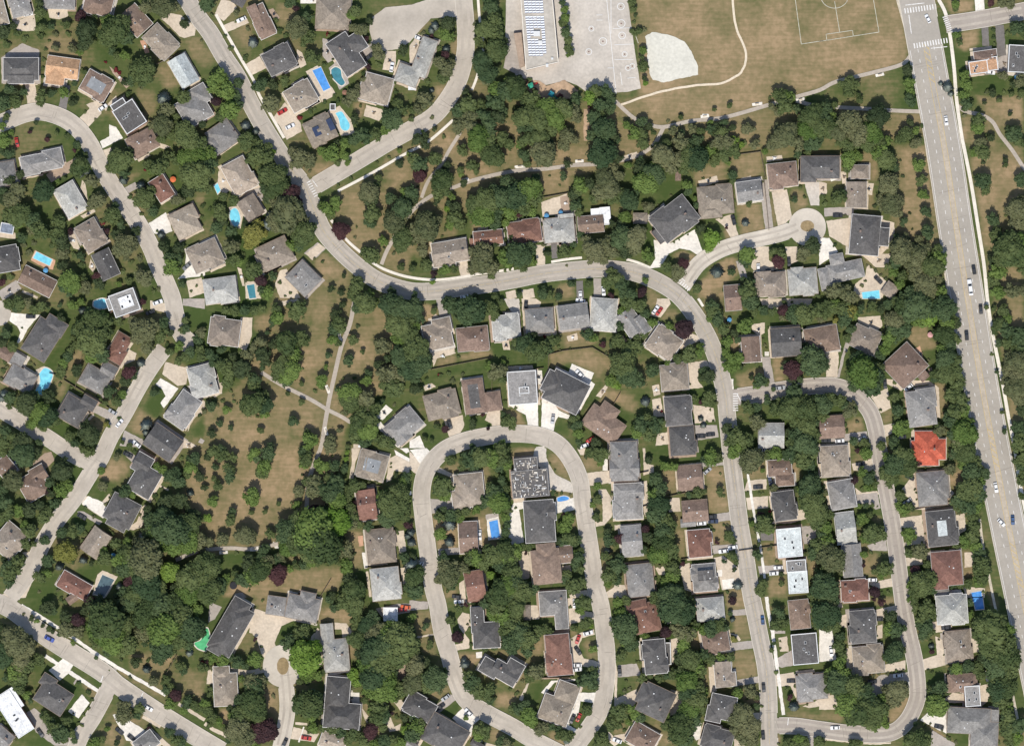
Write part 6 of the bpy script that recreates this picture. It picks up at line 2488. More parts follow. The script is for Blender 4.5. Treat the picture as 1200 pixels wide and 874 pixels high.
def crown(seed, nclump, nleaf, leaf, hi=True, flat=.8):
    """unit crown: leaf clumps spread through a dome; every clump is a ragged core with loose leaf sprays around it"""
    g_=np.random.default_rng(seed); Vs=[];Fs=[]; nv=0
    ctr=[];rad=[]
    ax=g_.uniform(.8,1.22)
    for i in range(nclump):
        for _ in range(30):
            v=g_.normal(size=3); v/=np.linalg.norm(v); v[2]=abs(v[2])*1.0-.25
            rr_=g_.uniform(.42,.70); p=v*rr_*np.array([ax,1/ax,flat]); q_=g_.uniform(.24,.42)
            if all(np.linalg.norm(p-c)>.24 for c in ctr): break
        ctr.append(p); rad.append(q_)
    ctr.append(np.zeros(3)); rad.append(.66)
    ctr=np.array(ctr); rad=np.array(rad)
    IV,IF=(I1 if hi else I0)
    for c,r_ in zip(ctr,rad):
        v=IV*(r_*.84*g_.uniform(.84,1.14,size=(len(IV),1)))*np.array([1,1,.9])+c
        Vs.append(v); Fs.append(IF+nv); nv+=len(v)
        n_=g_.normal(size=(nleaf,3)); n_/=np.linalg.norm(n_,axis=1)[:,None]; n_[:,2]=np.where(n_[:,2]<-.3,-n_[:,2],n_[:,2])
        p=c+n_*r_*g_.uniform(.82,1.12,size=(nleaf,1))
        d=np.linalg.norm(p[:,None,:]-ctr[None],axis=2)/rad[None]
        ok=(d<.75).sum(1)==0; p=p[ok]; n_=n_[ok]
        m_=n_+g_.normal(scale=.5,size=n_.shape); m_[:,2]+=.4; m_/=np.linalg.norm(m_,axis=1)[:,None]
        u=np.cross(m_,g_.normal(size=m_.shape)); u/=np.linalg.norm(u,axis=1)[:,None]+1e-9; w=np.cross(m_,u)
        s_=(leaf*g_.uniform(.6,1.4,size=(len(p),1)))
        q_=np.stack([p+u*s_,p+w*s_*.7,p-u*s_,p-w*s_*.7],1).reshape(-1,3)
        Vs.append(q_); k=np.arange(len(p))[:,None]*4+nv; Fs.append(np.concatenate([k+[0,1,2],k+[0,2,3]])); nv+=len(q_)
    V_=np.vstack(Vs); F_=np.vstack(Fs); V_[:,:2]/=np.percentile(np.hypot(V_[:,0],V_[:,1]),96); return V_,F_
def conifer(seed, lay=9, fr=11):
    g_=np.random.default_rng(seed); Vs=[];Fs=[];nv=0
    for l in range(lay):
        t=l/(lay-1); z=t*1.75-.3; rr_=(1-t)*.95+.08
        for k in range(fr):
            a_=2*math.pi*(k+.5*(l%2)+g_.uniform(-.2,.2))/fr; L_=rr_*g_.uniform(.8,1.15); wd=.20*(.4+.6*(1-t))
            c,s_=math.cos(a_),math.sin(a_)
            tip=(c*L_,s_*L_,z-.28*L_); m1=(c*L_*.55-s_*wd,s_*L_*.55+c*wd,z-.06); m2=(c*L_*.55+s_*wd,s_*L_*.55-c*wd,z-.06); ro=(0,0,z+.12); dn=(c*L_*.5,s_*L_*.5,z-.26)
            Vs.append([ro,m1,tip,m2,dn]); Fs.append(np.array([(0,2,1),(0,3,2),(1,2,4),(2,3,4),(0,1,4),(0,4,3)])+nv); nv+=5
    V_=np.array(Vs).reshape(-1,3); return V_,np.vstack(Fs)
HI=[crown(i,20+3*i,46,.075,True,(.7,.8,.9,.75,.85,.65)[i]) for i in range(6)]
LO=[crown(20+i,12+i%4,18,.11,False) for i in range(10)]
SHR=[crown(50+i,5,16,.2,False,.9) for i in range(5)]
CON=[conifer(70+i) for i in range(4)]
_mc={}
def crown_me(kind,bank,i,m):
    k=(kind,id(bank),i,m.name)
    if k not in _mc:
        me_=np_mesh(kind,bank[i][0],bank[i][1],3); me_.materials.append(m); _mc[k]=me_
    return _mc[k]
def trunk_mesh():
    mb=MB()
    def tube(p,q_,r0,r1,n_=6):
        p=np.array(p,float);q_=np.array(q_,float); d=q_-p; d/=np.linalg.norm(d); u=np.cross(d,(0.3,.9,.1)); u/=np.linalg.norm(u); w=np.cross(d,u)
        v=[tuple(p+(u*math.cos(2*math.pi*i/n_)+w*math.sin(2*math.pi*i/n_))*r0) for i in range(n_)]+[tuple(q_+(u*math.cos(2*math.pi*i/n_)+w*math.sin(2*math.pi*i/n_))*r1) for i in range(n_)]
        mb.add(v,[(i,(i+1)%n_,n_+(i+1)%n_,n_+i) for i in range(n_)])
    tube((0,0,-.05),(0,0,.5),.055,.042); tube((0,0,.5),(.03,.02,.95),.042,.02)
    for k in range(5):
        a_=k*1.26; z=.45+.07*k; tube((0,0,z),(.3*math.cos(a_),.3*math.sin(a_),z+.25),.025,.008,5)
    return shared('trunk',mb,M['bark'])
TRUNK=trunk_mesh()
trees.sort(key=lambda t:-t[1])
info=[]           # (object, position, noun, colour word, radius) for the labels
nb=0; rest=[]
TN={'c':'conifer_tree','m':'purple_leaf_tree','y':'broadleaf_tree'}
for p,r_,k in trees:
    name=TN.get(k,'broadleaf_tree')
    if name=='broadleaf_tree':
        nb+=1
        if nb>300: rest.append((p,r_,k)); continue
    x,y=W(p); r_m=r_*S
    if k=='c':
        t=empty(name,(x,y,0),R.uniform(0,6)); h=r_m*1.5
        link('trunk',TRUNK,t,(0,0,0),0,(h,h,h)); link('crown',crown_me('crown',CON,R.randrange(4),LEAF['c']),t,(0,0,r_m*.75),0,(r_m,r_m,r_m))
        group='blue green conifers'
    else:
        t=empty(name,(x,y,0),R.uniform(0,6)); hz=r_m*R.uniform(1.0,1.25)+1.4
        link('trunk',TRUNK,t,(0,0,0),0,(r_m*1.3,r_m*1.3,hz*1.05))
        link('crown',crown_me('crown',HI if r_>6 else LO,R.randrange(6),LEAF[k]),t,(0,0,hz),0,(r_m,r_m*R.uniform(.92,1.05),r_m*R.uniform(.95,1.2)))
        group='purple leaved trees' if k=='m' else 'broadleaf trees of the gardens and parks'
    t['group']=group; t['category']='tree'; info.append((t,p,{'c':'conifer','m':'purple leaved tree'}.get(k,'tree'),LNAME[k],r_))
def merged(name, items, bank, zf, label, cat):
    Vs=[];Fs=[];Ms=[];nv=0; keys=sorted({k for _,_,k in items})
    for p,r_,k in items:
        V_,F_=bank[R.randrange(len(bank))]; x,y=W(p); r_m=r_*S; a_=R.uniform(0,6.28); c,s_=math.cos(a_),math.sin(a_)
        q_=V_*np.array([r_m,r_m,r_m*R.uniform(.95,1.2)]); v=np.empty_like(q_); v[:,0]=q_[:,0]*c-q_[:,1]*s_+x; v[:,1]=q_[:,0]*s_+q_[:,1]*c+y; v[:,2]=q_[:,2]+zf(r_m)
        Vs.append(v); Fs.append(F_+nv); Ms.append(np.full(len(F_),keys.index(k),np.int32)); nv+=len(v)
    me_=np_mesh(name,np.vstack(Vs),np.vstack(Fs),3)
    for k in keys: me_.materials.append(LEAF[k])
    me_.polygons.foreach_set('material_index',np.concatenate(Ms)); me_.update()
    o=link(name,me_); o['kind']='stuff'; o['label']=label; o['category']=cat
    return o
merged('tree_foliage',rest,LO,lambda r_: r_*1.1+1.2,'mass of smaller garden and woodland trees filling the blocks between houses','trees')
shrubs.sort(key=lambda t:-t[1])
srest=[]
for i,(p,r_,k) in enumerate(shrubs):
    if i>=300: srest.append((p,r_,k)); continue
    x,y=W(p); r_m=r_*S
    o=link('shrub',crown_me('shrub',SHR,R.randrange(5),LEAF[k]),None,(x,y,r_m*.55),R.uniform(0,6),(r_m,r_m,r_m*R.uniform(.7,.95)))
    o['group']='shrubs in the gardens'; o['category']='shrub'; info.append((o,p,'shrub',LNAME[k],r_))
# low planting scattered along lot edges and under the woods
rs=random.Random(31); scat=[]
for p,r_,k in trees:
    if r_>5 and k in 'gefdo' and rs.random()<.25:
        a_=rs.uniform(0,6.28); q_=(p[0]+math.cos(a_)*r_*1.05,p[1]+math.sin(a_)*r_*1.05)
        if np.min(np.hypot(NP[:,0]-q_[0],NP[:,1]-q_[1])-NP[:,2])>2 and not any(inside(q_,P) for _,P in paves) and all(math.hypot(q_[0]-h['p'][0],q_[1]-h['p'][1])>24 for h in hinfo): scat.append((q_,rs.uniform(1.5,3.2),rs.choice('gggdo')))
merged('shrubbery',srest+scat,SHR,lambda r_: r_*.5,'low shrubbery lining the lots and wood edges','shrubbery')

# ------------------------------------------------------------------ cars
def car_meshes():
    b_=MB(); st=[(-2.25,.78,.45,.80),(-2.15,.86,.30,.92),(-1.2,.92,.28,.95),(1.0,.92,.28,.93),(1.9,.88,.28,.84),(2.22,.74,.40,.66)]
    v=[];f=[]
    for x,hw,z0,z1 in st: v+=[(x,-hw*.95,z0),(x,-hw,.62),(x,-hw*.9,z1),(x,hw*.9,z1),(x,hw,.62),(x,hw*.95,z0)]
    for i in range(len(st)-1):
        for k in range(6): f.append((6*i+k,6*i+(k+1)%6,6*i+6+(k+1)%6,6*i+6+k)[::-1])
    f+=[(0,1,2,3,4,5),tuple(range(6*len(st)-1,6*len(st)-7,-1))]; b_.add(v,f)
    # cabin
    lo=[(-1.75,.80),(1.0,.80)]; z0,z1=.90,1.44
    c=[(-1.75,-.80,z0),(1.0,-.80,z0),(1.0,.80,z0),(-1.75,.80,z0),(-1.2,-.64,z1),(.25,-.64,z1),(.25,.64,z1),(-1.2,.64,z1)]
    b_.add(c,[(4,5,6,7),(0,1,5,4),(1,2,6,5),(2,3,7,6),(3,0,4,7)])
    def pane(q_,off):
        q_=[np.array(x) for x in q_]; n_=np.cross(q_[1]-q_[0],q_[2]-q_[0]); n_/=np.linalg.norm(n_); ctr=sum(q_)/4
        o=[tuple(ctr+(x-ctr)*.9+n_*off) for x in q_]; i_=[tuple(ctr+(x-ctr)*.9-n_*.01) for x in q_]
        return o+i_,[(0,1,2,3),(0,4,5,1),(1,5,6,2),(2,6,7,3),(3,7,4,0)]
    P={}
    for nm,idx in (('windscreen',(1,2,6,5)),('rear_window',(3,0,4,7)),('side_window',(0,1,5,4)),('side_window2',(2,3,7,6))):
        mb=MB(); mb.add(*pane([c[i] for i in idx],.012)); P[nm]=shared(nm.rstrip('2'),mb,M['glass'])
    w=MB(); n_=14; v=[(.32*math.cos(2*math.pi*i/n_),s_,.32*math.sin(2*math.pi*i/n_)) for s_ in (-.1,.1) for i in range(n_)]
    w.add(v,[(i,(i+1)%n_,n_+(i+1)%n_,n_+i) for i in range(n_)]+[tuple(range(n_-1,-1,-1)),tuple(range(n_,2*n_))]); P['wheel']=shared('wheel',w,M['tyre'])
    return b_,P
cb,CP=car_meshes(); CB={k:shared('car_body',cb,m) for k,m in CARM.items()}
cinfo=[]
for i,(k,ang,p) in enumerate(cars):
    x,y=W(p); dR=np.min(np.hypot(NP[:,0]-p[0],NP[:,1]-p[1])-NP[:,2]); z=ZR+.06 if dR<0 else .2
    rz=-math.radians(ang)+(math.pi if R.random()<.4 else 0)
    big=k=='W'; sc=(1.7,1.2,1.5) if big else (R.uniform(.95,1.08),)*3
    t=empty('van' if big else 'car',(x,y,z),rz); t.scale=sc
    link('body',CB[k],t)
    for nm in ('windscreen','rear_window','side_window','side_window2'): link(nm.rstrip('2'),CP[nm],t)
    for sx in (-1.35,1.35):
        for sy_ in (-.8,.8): link('wheel',CP['wheel'],t,(sx,sy_,.32))
    t['group']='cars on the streets and driveways'; t['category']='van' if big else 'car'
    cinfo.append((t,p,k,dR<1.0))

# ------------------------------------------------------------------ pools, parasols, fences, school
oinfo=[]
for i,(k,P) in enumerate(pools):
    cx=sum(p[0] for p in P)/len(P); cy=sum(p[1] for p in P)/len(P); x,y=W((cx,cy))
    root=empty('swimming_pool',(x,y,0))
    big=[(cx+(p[0]-cx)*(1+1.4/max(4,math.hypot(p[0]-cx,p[1]-cy))),cy+(p[1]-cy)*(1+1.4/max(4,math.hypot(p[0]-cx,p[1]-cy)))) for p in P]
    SP=smooth(P+[P[0]],4)[:-1] if len(P)>4 else P; BP=smooth(big+[big[0]],4)[:-1] if len(P)>4 else big
    loc=lambda mb: [(a_-x,b_-y,c_) for a_,b_,c_ in mb.v]
    mb=MB(); poly(mb,BP,.235,thick=.2); mb.v=loc(mb); mb.build('coping',M['coping'],root)
    mb=MB(); poly(mb,SP,.25); mb.v=loc(mb); mb.build('water',POOLC[k],root)
    root['category']='pool'; root['group']='garden swimming pools'; oinfo.append((root,(cx,cy),POOLN[k]+' swimming pool'))
parm={'b':mat('blue_canvas',(.10,.30,.52),.1,2),'w':mat('white_canvas',(.7,.7,.68),.05,2),'o':mat('orange_canvas',(.62,.16,.06),.1,2),'p':mat('pink_canvas',(.60,.33,.32),.1,2),'n':mat('brown_canvas',(.28,.15,.10),.1,2),'k':mat('black_mesh',(.03,.03,.035),.1,2)}
pnm={'b':'blue','w':'white','o':'orange','p':'pink','n':'brown','k':'black'}
for k,p,r_ in parasols:
    x,y=W(p); r_m=r_*S; n_=8
    if k=='k':
        root=empty('trampoline',(x,y,0)); mb=MB(); v=[(r_m*math.cos(i*math.pi/10),r_m*math.sin(i*math.pi/10),z) for z in (.85,.9) for i in range(20)]
        mb.add(v,[tuple(range(20,40)),tuple(range(19,-1,-1))]+[(i,(i+1)%20,20+(i+1)%20,20+i) for i in range(20)]); mb.build('mat',parm[k],root)
        for i in range(4):
            lg=MB(); a_=i*math.pi/2; lg.box(r_m*.9*math.cos(a_)-.05,r_m*.9*math.sin(a_)-.05,0,r_m*.9*math.cos(a_)+.05,r_m*.9*math.sin(a_)+.05,.84); lg.build('leg',M['vent'],root)
        root['category']='trampoline'; oinfo.append((root,p,'round black trampoline')); continue
    root=empty('parasol',(x,y,0)); v=[(r_m*math.cos(2*math.pi*i/n_),r_m*math.sin(2*math.pi*i/n_),2.1) for i in range(n_)]+[(0,0,2.7),(0,0,2.6)]
    mb=MB(); mb.add(v,[(i,(i+1)%n_,8) for i in range(n_)]+[((i+1)%n_,i,9) for i in range(n_)]); mb.build('canopy',parm[k],root)
    mb=MB(); mb.box(-.03,-.03,0,.03,.03,2.58); mb.build('pole',M['vent'],root)
    root['category']='parasol'; root['group']='garden parasols'; oinfo.append((root,p,'round '+pnm[k]+' garden parasol'))
FENCES=[((853,183),(891,178)),((891,178),(897,209)),((895,208),(901,270)),((504,433),(540,426),(576,419)),((641,416),(660,411),(694,407),(718,421)),((575,482),(577,438),(637,431)),((641,472),(643,415)),
 ((634,232),(668,226)),((245,648),(243,690)),((690,524),(727,460)),((416,565),(448,570)),((428,665),(468,660)),((1057,600),(1113,588)),((628,793.5),(668,793.5)),((189,800),(207,767)),((1090,380),(1110,384)),((376,698),(388,678)),
 ((724,560),(760,552)),((780,582),(803,577)),((183,76),(213,62)),((75,445),(128,478)),((58,437),(78,443)),((96,418),(88,456)),((866,645),(938,635)),((798,655),(836,650)),((745,596),(764,590)),((905,385),(909,420)),((920,375),(938,380))]
for pts in FENCES:
    cx=sum(p[0] for p in pts)/len(pts); cy=sum(p[1] for p in pts)/len(pts); x,y=W((cx,cy)); mb=MB()
    root=empty('fence',(x,y,0))
    strip(mb,list(pts),.32,1.75,thick=1.7); mb.v=[(a_-x,b_-y,c_) for a_,b_,c_ in mb.v]; mb.build('boards',M['fence'],root)
    post=resample(list(pts),6.2)
    for q_ in post[:16]:
        a_,b_=W(q_); pb=MB(); pb.box(a_-x-.09,b_-y-.09,0,a_-x+.09,b_-y+.09,1.9); pb.build('post',M['fence'],root)
    root['category']='fence'; root['group']='board fences between gardens'; oinfo.append((root,(cx,cy),'brown board fence'))
sx,sy_=W((632,38)); sch=empty('school_building',(sx,sy_,0))
SR=[(610,-6),(646.5,-6),(654,74),(616.5,83)]
lc=lambda P,z: [(W(p)[0]-sx,W(p)[1]-sy_,z) for p in P]
def prism(P,z0,z1):
    mb=MB(); poly(mb,P,z1,thick=z1-z0); mb.v=[(a_-sx,b_-sy_,c_) for a_,b_,c_ in mb.v]; return mb
prism([(x_+(632-x_)*.01,y_) for x_,y_ in SR],0,4.6).build('wall',M['wall_brick'],sch)
sroof=prism(SR,4.61,5.0).build('roof',mat('gravel_roof',(.44,.40,.34),.14,.6,.95,.15,.2),sch)
par=MB()
for a_,b_ in zip(SR,SR[1:]+SR[:1]): strip(par,[a_,b_],1.0,5.45,thick=.44)
par.v=[(a_-sx,b_-sy_,c_) for a_,b_,c_ in par.v]; par.build('parapet',M['walk'],sch)
prism([(602,40),(611,39),(615,78),(609,80)],0,3.2).build('annexe',PAV['n'],sch)
pm=MB(); pm.box(-1.0,-.8,0,1.0,.8,.08,0); pm.box(-.98,-.78,.082,.98,-.25,.09,1); SPM=shared('solar_panel',pm,[M['solar_pale'],M['solar']])
cnt=0
for row in range(26):
    yy=1+row*2.95
    x0,x1=613.5+.09*yy,636+.07*yy
    if 16<yy<19.5: continue
    if yy>66: x0,x1=617+.06*yy,631
    if 3<row<40 and yy>66 and row>25: continue
    for c in range(5):
        xx=x0+(c+.5)*(x1-x0)/5
        if (624<xx<634 and 34<yy<46) or (632<xx<637 and 48<yy<54) or (yy>66 and c>3): continue
        if cnt>=98: continue
        cnt+=1; a_,b_=W((xx,yy)); o=link('solar_panel',SPM,sroof,(a_-sx,b_-sy_,5.25),math.radians(6),((x1-x0)/5*S/2.2,.62,1)); o.rotation_euler=(math.radians(10),0,math.radians(6))
for px,py,w_,d_,h_ in ((629,41,3,2.4,1.5),(633,51,1.8,1.6,1.2),(641,78,1.2,1.6,.9),(647,70,1,1,.8),(627,24,1.2,1,.6)):
    a_,b_=W((px,py)); mb=MB(); mb.box(a_-sx-w_/2,b_-sy_-d_/2,5.003,a_-sx+w_/2,b_-sy_+d_/2,5+h_); mb.build('roof_unit',M['vent'],sroof)
sch['category']='school'; sch['label']='long flat-roofed school building carrying rows of pale solar panels'
playm=[mat('green_plastic',(.05,.35,.22),0,1,.4),mat('red_plastic',(.45,.05,.04),0,1,.4),mat('teal_plastic',(.05,.35,.40),0,1,.4)]
for i,(px,py,lab) in enumerate(((622,101,'green and red climbing frame at west end of orange play area'),(646,111,'teal climbing frame with slide in middle of orange play area'))):
    x,y=W((px,py)); root=empty('climbing_frame',(x,y,.37)); a_=.4-i
    root.rotation_euler=(0,0,a_)
    mb=MB(); mb.box(-1,-1,1.2,1,1,1.35); mb.build('deck',playm[0 if i==0 else 2],root)
    mb=MB(); mb.add([(-1.2,-1.2,2.6),(1.2,-1.2,2.6),(1.2,1.2,2.6),(-1.2,1.2,2.6),(0,0,3.4)],[(3,2,1,0),(0,1,4),(1,2,4),(2,3,4),(3,0,4)]); mb.build('canopy',playm[0 if i==0 else 2],root)
    for qx in (-.95,.95):
        for qy in (-.95,.95):
            mb=MB(); mb.box(qx-.06,qy-.06,0,qx+.06,qy+.06,2.6); mb.build('post',playm[1],root)
    mb=MB(); mb.add([(1,-.4,1.3),(1,.4,1.3),(3.6,.4,.15),(3.6,-.4,.15),(1,-.4,1.2),(1,.4,1.2),(3.6,.4,.05),(3.6,-.4,.05)],[(0,3,2,1),(4,5,6,7),(0,1,5,4),(1,2,6,5),(2,3,7,6),(3,0,4,7)]); mb.build('slide',playm[1] if i==0 else playm[0],root)
    root['category']='play equipment'; root['label']=lab
# benches on concrete pads along the park paths
BEN=[(887,122.3,-8),(826,136.5,-6),(1031,88,-12),(679,189,-4),(609,195.5,-6),(545,212,-20),(398,394,75),(384,456,70),(382,505,75),(262,647,-3),(298,643,-10),(938,117,-12)]
bs=MB(); bs.box(-.9,-.25,.42,.9,.25,.48); bk=MB(); bk.box(-.9,.22,.5,.9,.28,.95); bl=MB(); bl.box(-.05,-.22,0,.05,.22,.415)
bs,bk,bl=shared('seat',bs,M['tan']),shared('backrest',bk,M['tan']),shared('leg',bl,M['vent'])
pad=MB()
for px,py,a_ in BEN:
    x,y=W((px,py)); c,s_=math.cos(math.radians(a_)),math.sin(math.radians(a_))
    poly(pad,[(px+c*dx-s_*dy,py+s_*dx+c*dy) for dx,dy in ((-5,-1.7),(5,-1.7),(5,1.7),(-5,1.7))],.24)
    t=empty('park_bench',(x,y,.24),-math.radians(a_)); link('seat',bs,t); link('backrest',bk,t); link('leg',bl,t,(-.7,0,0)); link('leg',bl,t,(.7,0,0))
    t['category']='bench'; t['group']='park benches on concrete pads'; oinfo.append((t,(px,py),'pale wooden park bench'))
struct(pad.build('paving',PAV['w']))

rt=random.Random(12); tt=MB(); nn=16
tt.add([(.6*math.cos(2*math.pi*i/nn),.6*math.sin(2*math.pi*i/nn),z) for z in (.7,.74) for i in range(nn)],[tuple(range(nn,2*nn)),tuple(range(nn-1,-1,-1))]+[(i,(i+1)%nn,nn+(i+1)%nn,nn+i) for i in range(nn)])
TT=[shared('tabletop',tt,m_) for m_ in (M['white'],M['fence'],M['glass'])]; tl=MB(); tl.box(-.06,-.06,.03,.06,.06,.69); tl.box(-.3,-.3,0,.3,.3,.029); TL=shared('pedestal',tl,M['vent'])
cs=MB(); cs.box(-.24,-.24,.40,.24,.24,.45); cbk=MB(); cbk.box(-.24,.2,.452,.24,.25,.9); cl=MB()
for qx in (-.2,.2):
    for qy in (-.2,.2): cl.box(qx-.02,qy-.02,0,qx+.02,qy+.02,.398)
CHS=[(shared('seat',cs,m_),shared('backrest',cbk,m_),shared('legs',cl,m_)) for m_ in (M['white'],M['fence'],M['tyre'])]
np_=0
for k,P in paves:
    cx=sum(p[0] for p in P)/len(P); cy=sum(p[1] for p in P)/len(P)
    A_=abs(sum(P[i][0]*P[(i+1)%len(P)][1]-P[(i+1)%len(P)][0]*P[i][1] for i in range(len(P))))/2
    dR=np.min(np.hypot(NP[:,0]-cx,NP[:,1]-cy)-NP[:,2])
    if 60<A_<380 and dR>26 and not in_house((cx,cy),2) and inside((cx,cy),P) and np_<45 and all(math.hypot(p[0]-cx,p[1]-cy)>6 for _,_,p in cars) and all(not inside((cx,cy),q_) for _,q_ in pools):
        np_+=1; x,y=W((cx,cy)); root=empty('garden_table',(x,y,.2),rt.uniform(0,3)); v=rt.randrange(3)
        link('tabletop',TT[v],root); link('pedestal',TL,root)
        root['category']='table'; root['group']='garden tables on the patios'; oinfo.append((root,(cx,cy),('white','brown','dark glass')[v]+' round garden table'))
        a0_=rt.uniform(0,6.28)
        for j in range(rt.randint(2,4)):
            a_=a0_+j*math.pi/2+rt.uniform(-.45,.45); px,py=cx+math.cos(a_)*2.4,cy+math.sin(a_)*2.4; X_,Y_=W((px,py))
            ch=empty('garden_chair',(X_,Y_,.2),-a_-math.pi/2+math.pi); sv=CHS[rt.choice((v,0,1)) if v<2 else rt.choice((0,1))]
            for nm_,me_ in zip(('seat','backrest','legs'),sv): link(nm_,me_,ch)
            ch['category']='chair'; ch['group']=f'chairs around the garden tables'; oinfo.append((ch,(px,py),'garden chair at table'))
# ------------------------------------------------------------------ labels
ORD='first second third fourth fifth sixth seventh eighth ninth tenth eleventh twelfth thirteenth fourteenth fifteenth sixteenth seventeenth eighteenth nineteenth twentieth twenty-first twenty-second twenty-third twenty-fourth twenty-fifth twenty-sixth twenty-seventh twenty-eighth twenty-ninth thirtieth'.split()+['thirty-'+x for x in 'first second third fourth fifth sixth seventh eighth ninth'.split()]+['fortieth']+['forty-'+x for x in 'first second third fourth fifth sixth seventh eighth ninth'.split()]
RD={nm:(smooth(pts),fe,rs_,ls) for nm,w,col,fe,rs_,ls,pts in ROADS if nm!='northeast side road'}
sides={}
for h in hinfo:
    best=None
    for nm,(sp,fe,rs_,ls) in RD.items():
        s=0
        for i in range(len(sp)-1):
            a_,b_=sp[i],sp[i+1]; dx,dy=b_[0]-a_[0],b_[1]-a_[1]; l2=dx*dx+dy*dy or 1e-9
            t=max(0,min(1,((h['p'][0]-a_[0])*dx+(h['p'][1]-a_[1])*dy)/l2)); q_=(a_[0]+dx*t,a_[1]+dy*t); d=math.hypot(h['p'][0]-q_[0],h['p'][1]-q_[1])+(25 if nm=='arterial road' and h['p'][0]<1120 else 0)
            if best is None or d<best[0]: best=(d,nm,s+t*math.sqrt(l2),rs_ if dx*(h['p'][1]-a_[1])-dy*(h['p'][0]-a_[0])>0 else ls,fe)
            s+=math.sqrt(l2)
    h['b']=best; 
    if not h['small']: sides.setdefault((best[1],best[3]),[]).append(h)
refs=[]
for (rd,sd_),L_ in sides.items():
    L_.sort(key=lambda h:h['b'][2])
    for i,h in enumerate(L_):
        big='large ' if h['area']>1450 else ('small ' if h['area']<750 else '')
        ty={'f':'flat-roofed','h':'hip-roofed','p':'plateau-roofed','g':'gabled','G':'gabled'}[h['t']]
        h['ref']=f"{ORD[i]} house, {sd_} side of {rd}"
        h['root']['label']=f"{big}{ROOFN[h['col']]} {ty} house, {ORD[i]} from {h['b'][4]} on {sd_} side of {rd}"
        h['root']['category']='house'; h['root']['group']='suburban houses'
        refs.append((h['p'],h['ref'],h))
EX=[((384,480),'crossing of the western park paths'),((783,67),'gravel ball infield'),((632,40),'flat school roof'),((645,105),'orange play area'),((980,30),'chalked playing field'),((850,76),'thin dirt trail bend'),((331,780),'south cul-de-sac grass island'),((1090,50),'arterial road crosswalk'),
    ((300,560),'middle of western park meadow'),((290,642),'path along south of western park'),((560,212),'northern park path'),((620,150),'wood south of the school'),((850,175),'wood north of cul-de-sac'),((1160,160),'path east of the arterial road'),((160,680),'wooded ravine in the southwest'),((1175,430),'tree belt east of the arterial road'),((1130,480),'tree belt west of the arterial road'),((1070,230),'meadow west of the arterial road'),((370,640),'big dark clump south of park')]
for p,t in EX: refs.append((p,t,None))
RP=np.array([r_[0] for r_ in refs])
D8=['east','northeast','north','northwest','west','southwest','south','southeast']
def place(p, skip=None):
    d=np.hypot(RP[:,0]-p[0],RP[:,1]-p[1])
    d=d+np.array([12 if r_[2] is None else 0 for r_ in refs])
    if skip is not None: d[skip]=1e9
    i=int(np.argmin(d)); dx,dy=p[0]-RP[i,0],p[1]-RP[i,1]
    return i, D8[int(round(math.degrees(math.atan2(-dy,dx))/45))%8], math.hypot(dx,dy)
def label_all(items):
    """items: (object, position, noun for counting, full words). One label each: bearing from the closest house or landmark, counted outward."""
    gr={}
    for o,p,noun,wd in items:
        i,dr,d=place(p); gr.setdefault((i,dr,noun),[]).append((d,o,wd))
    for (i,dr,noun),L_ in gr.items():
        L_.sort(key=lambda t:t[0])
        for k,(d,o,wd) in enumerate(L_):
            o['label']= f"{wd} {dr} of {refs[i][1]}" if len(L_)==1 else f"{wd}, {ORD[k]} {noun.split()[-1]} {dr} of {refs[i][1]}" if noun in('shrub','car') else f"{wd}, {ORD[k]} {dr} of {refs[i][1]}"
def size(r_): return 'broad' if r_>13 else 'mid-sized' if r_>8 else 'small'
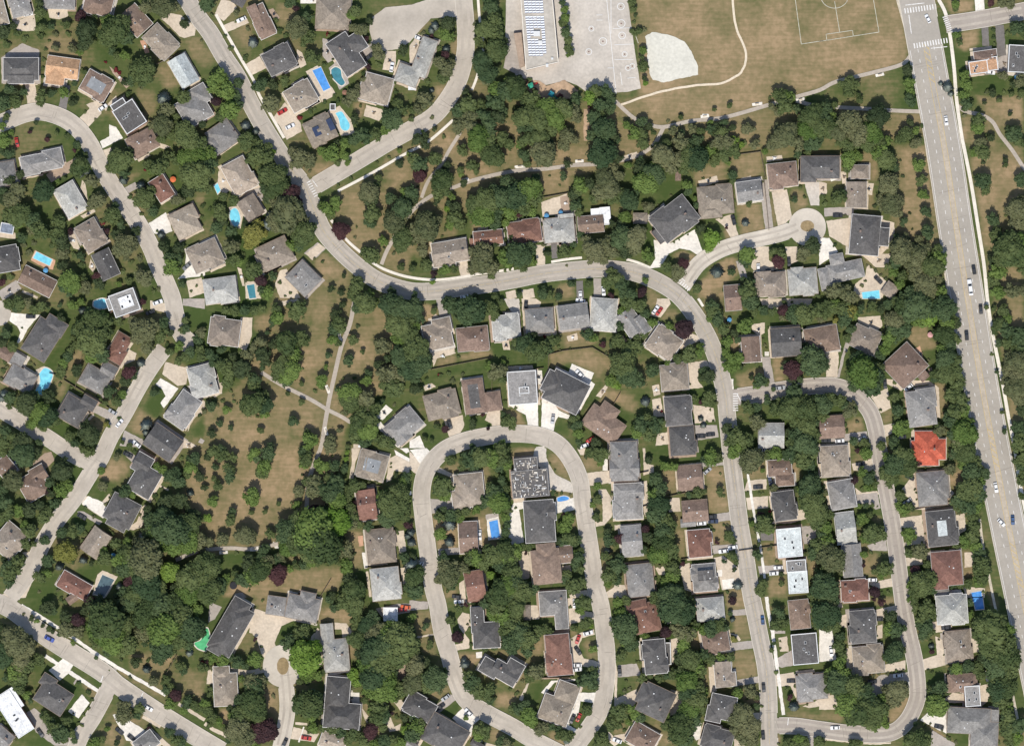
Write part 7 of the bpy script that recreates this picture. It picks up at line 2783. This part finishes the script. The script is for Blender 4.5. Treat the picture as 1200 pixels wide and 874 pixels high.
label_all([(o,p,noun, (f"{size(r_)} {cn} {noun}" if noun=='tree' else f"{size(r_)} {noun}" if noun!='shrub' else f"{cn} shrub")) for o,p,noun,cn,r_ in info])
label_all([(o,p,'car',f"{CARN[k]} {'van' if k=='W' else 'car'} {'on street' if rd else 'parked'}") for o,p,k,rd in cinfo])
label_all([(o,p,w_,w_) for o,p,w_ in oinfo])
for h in hinfo:
    if h['small']:
        h['root']['category']='shed'; h['root']['group']='garden sheds'
label_all([(h['root'],h['p'],'shed',f"small {ROOFN[h['col']]} garden shed") for h in hinfo if h['small']])

# ------------------------------------------------------------------ light and camera
sc=bpy.context.scene
EL,AZ=62,9           # sun height; shadows fall towards a bearing of 10 degrees east of north
wd=bpy.data.worlds.new('World'); sc.world=wd; wd.use_nodes=True; n=wd.node_tree.nodes
sk=n.new('ShaderNodeTexSky'); sk.sky_type='NISHITA'; sk.sun_disc=False; sk.sun_elevation=math.radians(EL); sk.sun_rotation=math.radians(180+AZ)
wd.node_tree.links.new(sk.outputs[0],n['Background'].inputs[0]); n['Background'].inputs[1].default_value=.13
sl=bpy.data.lights.new('sun','SUN'); sl.energy=3.6; sl.angle=math.radians(.5); sl.color=(1,.95,.87)
so=bpy.data.objects.new('sun',sl); C.objects.link(so)
import mathutils
dirv=mathutils.Vector((math.sin(math.radians(AZ))*math.cos(math.radians(EL)),math.cos(math.radians(AZ))*math.cos(math.radians(EL)),-math.sin(math.radians(EL))))
so.rotation_euler=dirv.to_track_quat('-Z','Y').to_euler(); so.location=(0,0,300)
cd=bpy.data.cameras.new('camera'); cam=bpy.data.objects.new('camera',cd); C.objects.link(cam)
H=2000; cam.location=(0,0,H); cd.sensor_width=36; cd.sensor_fit='HORIZONTAL'; cd.angle=2*math.atan(240/H); cd.clip_start=50; cd.clip_end=30000
sc.camera=cam
vs=sc.view_settings; vs.view_transform='Standard'; vs.look='None'; vs.exposure=.09; vs.gamma=1; vs.use_curve_mapping=False
sc.cycles.max_bounces=5; sc.cycles.filter_width=1.5
print('trees',len(trees),'single',min(nb,300),'rest',len(rest),'shrubs',len(shrubs),'houses',len(hinfo),'objects',len(bpy.data.objects))
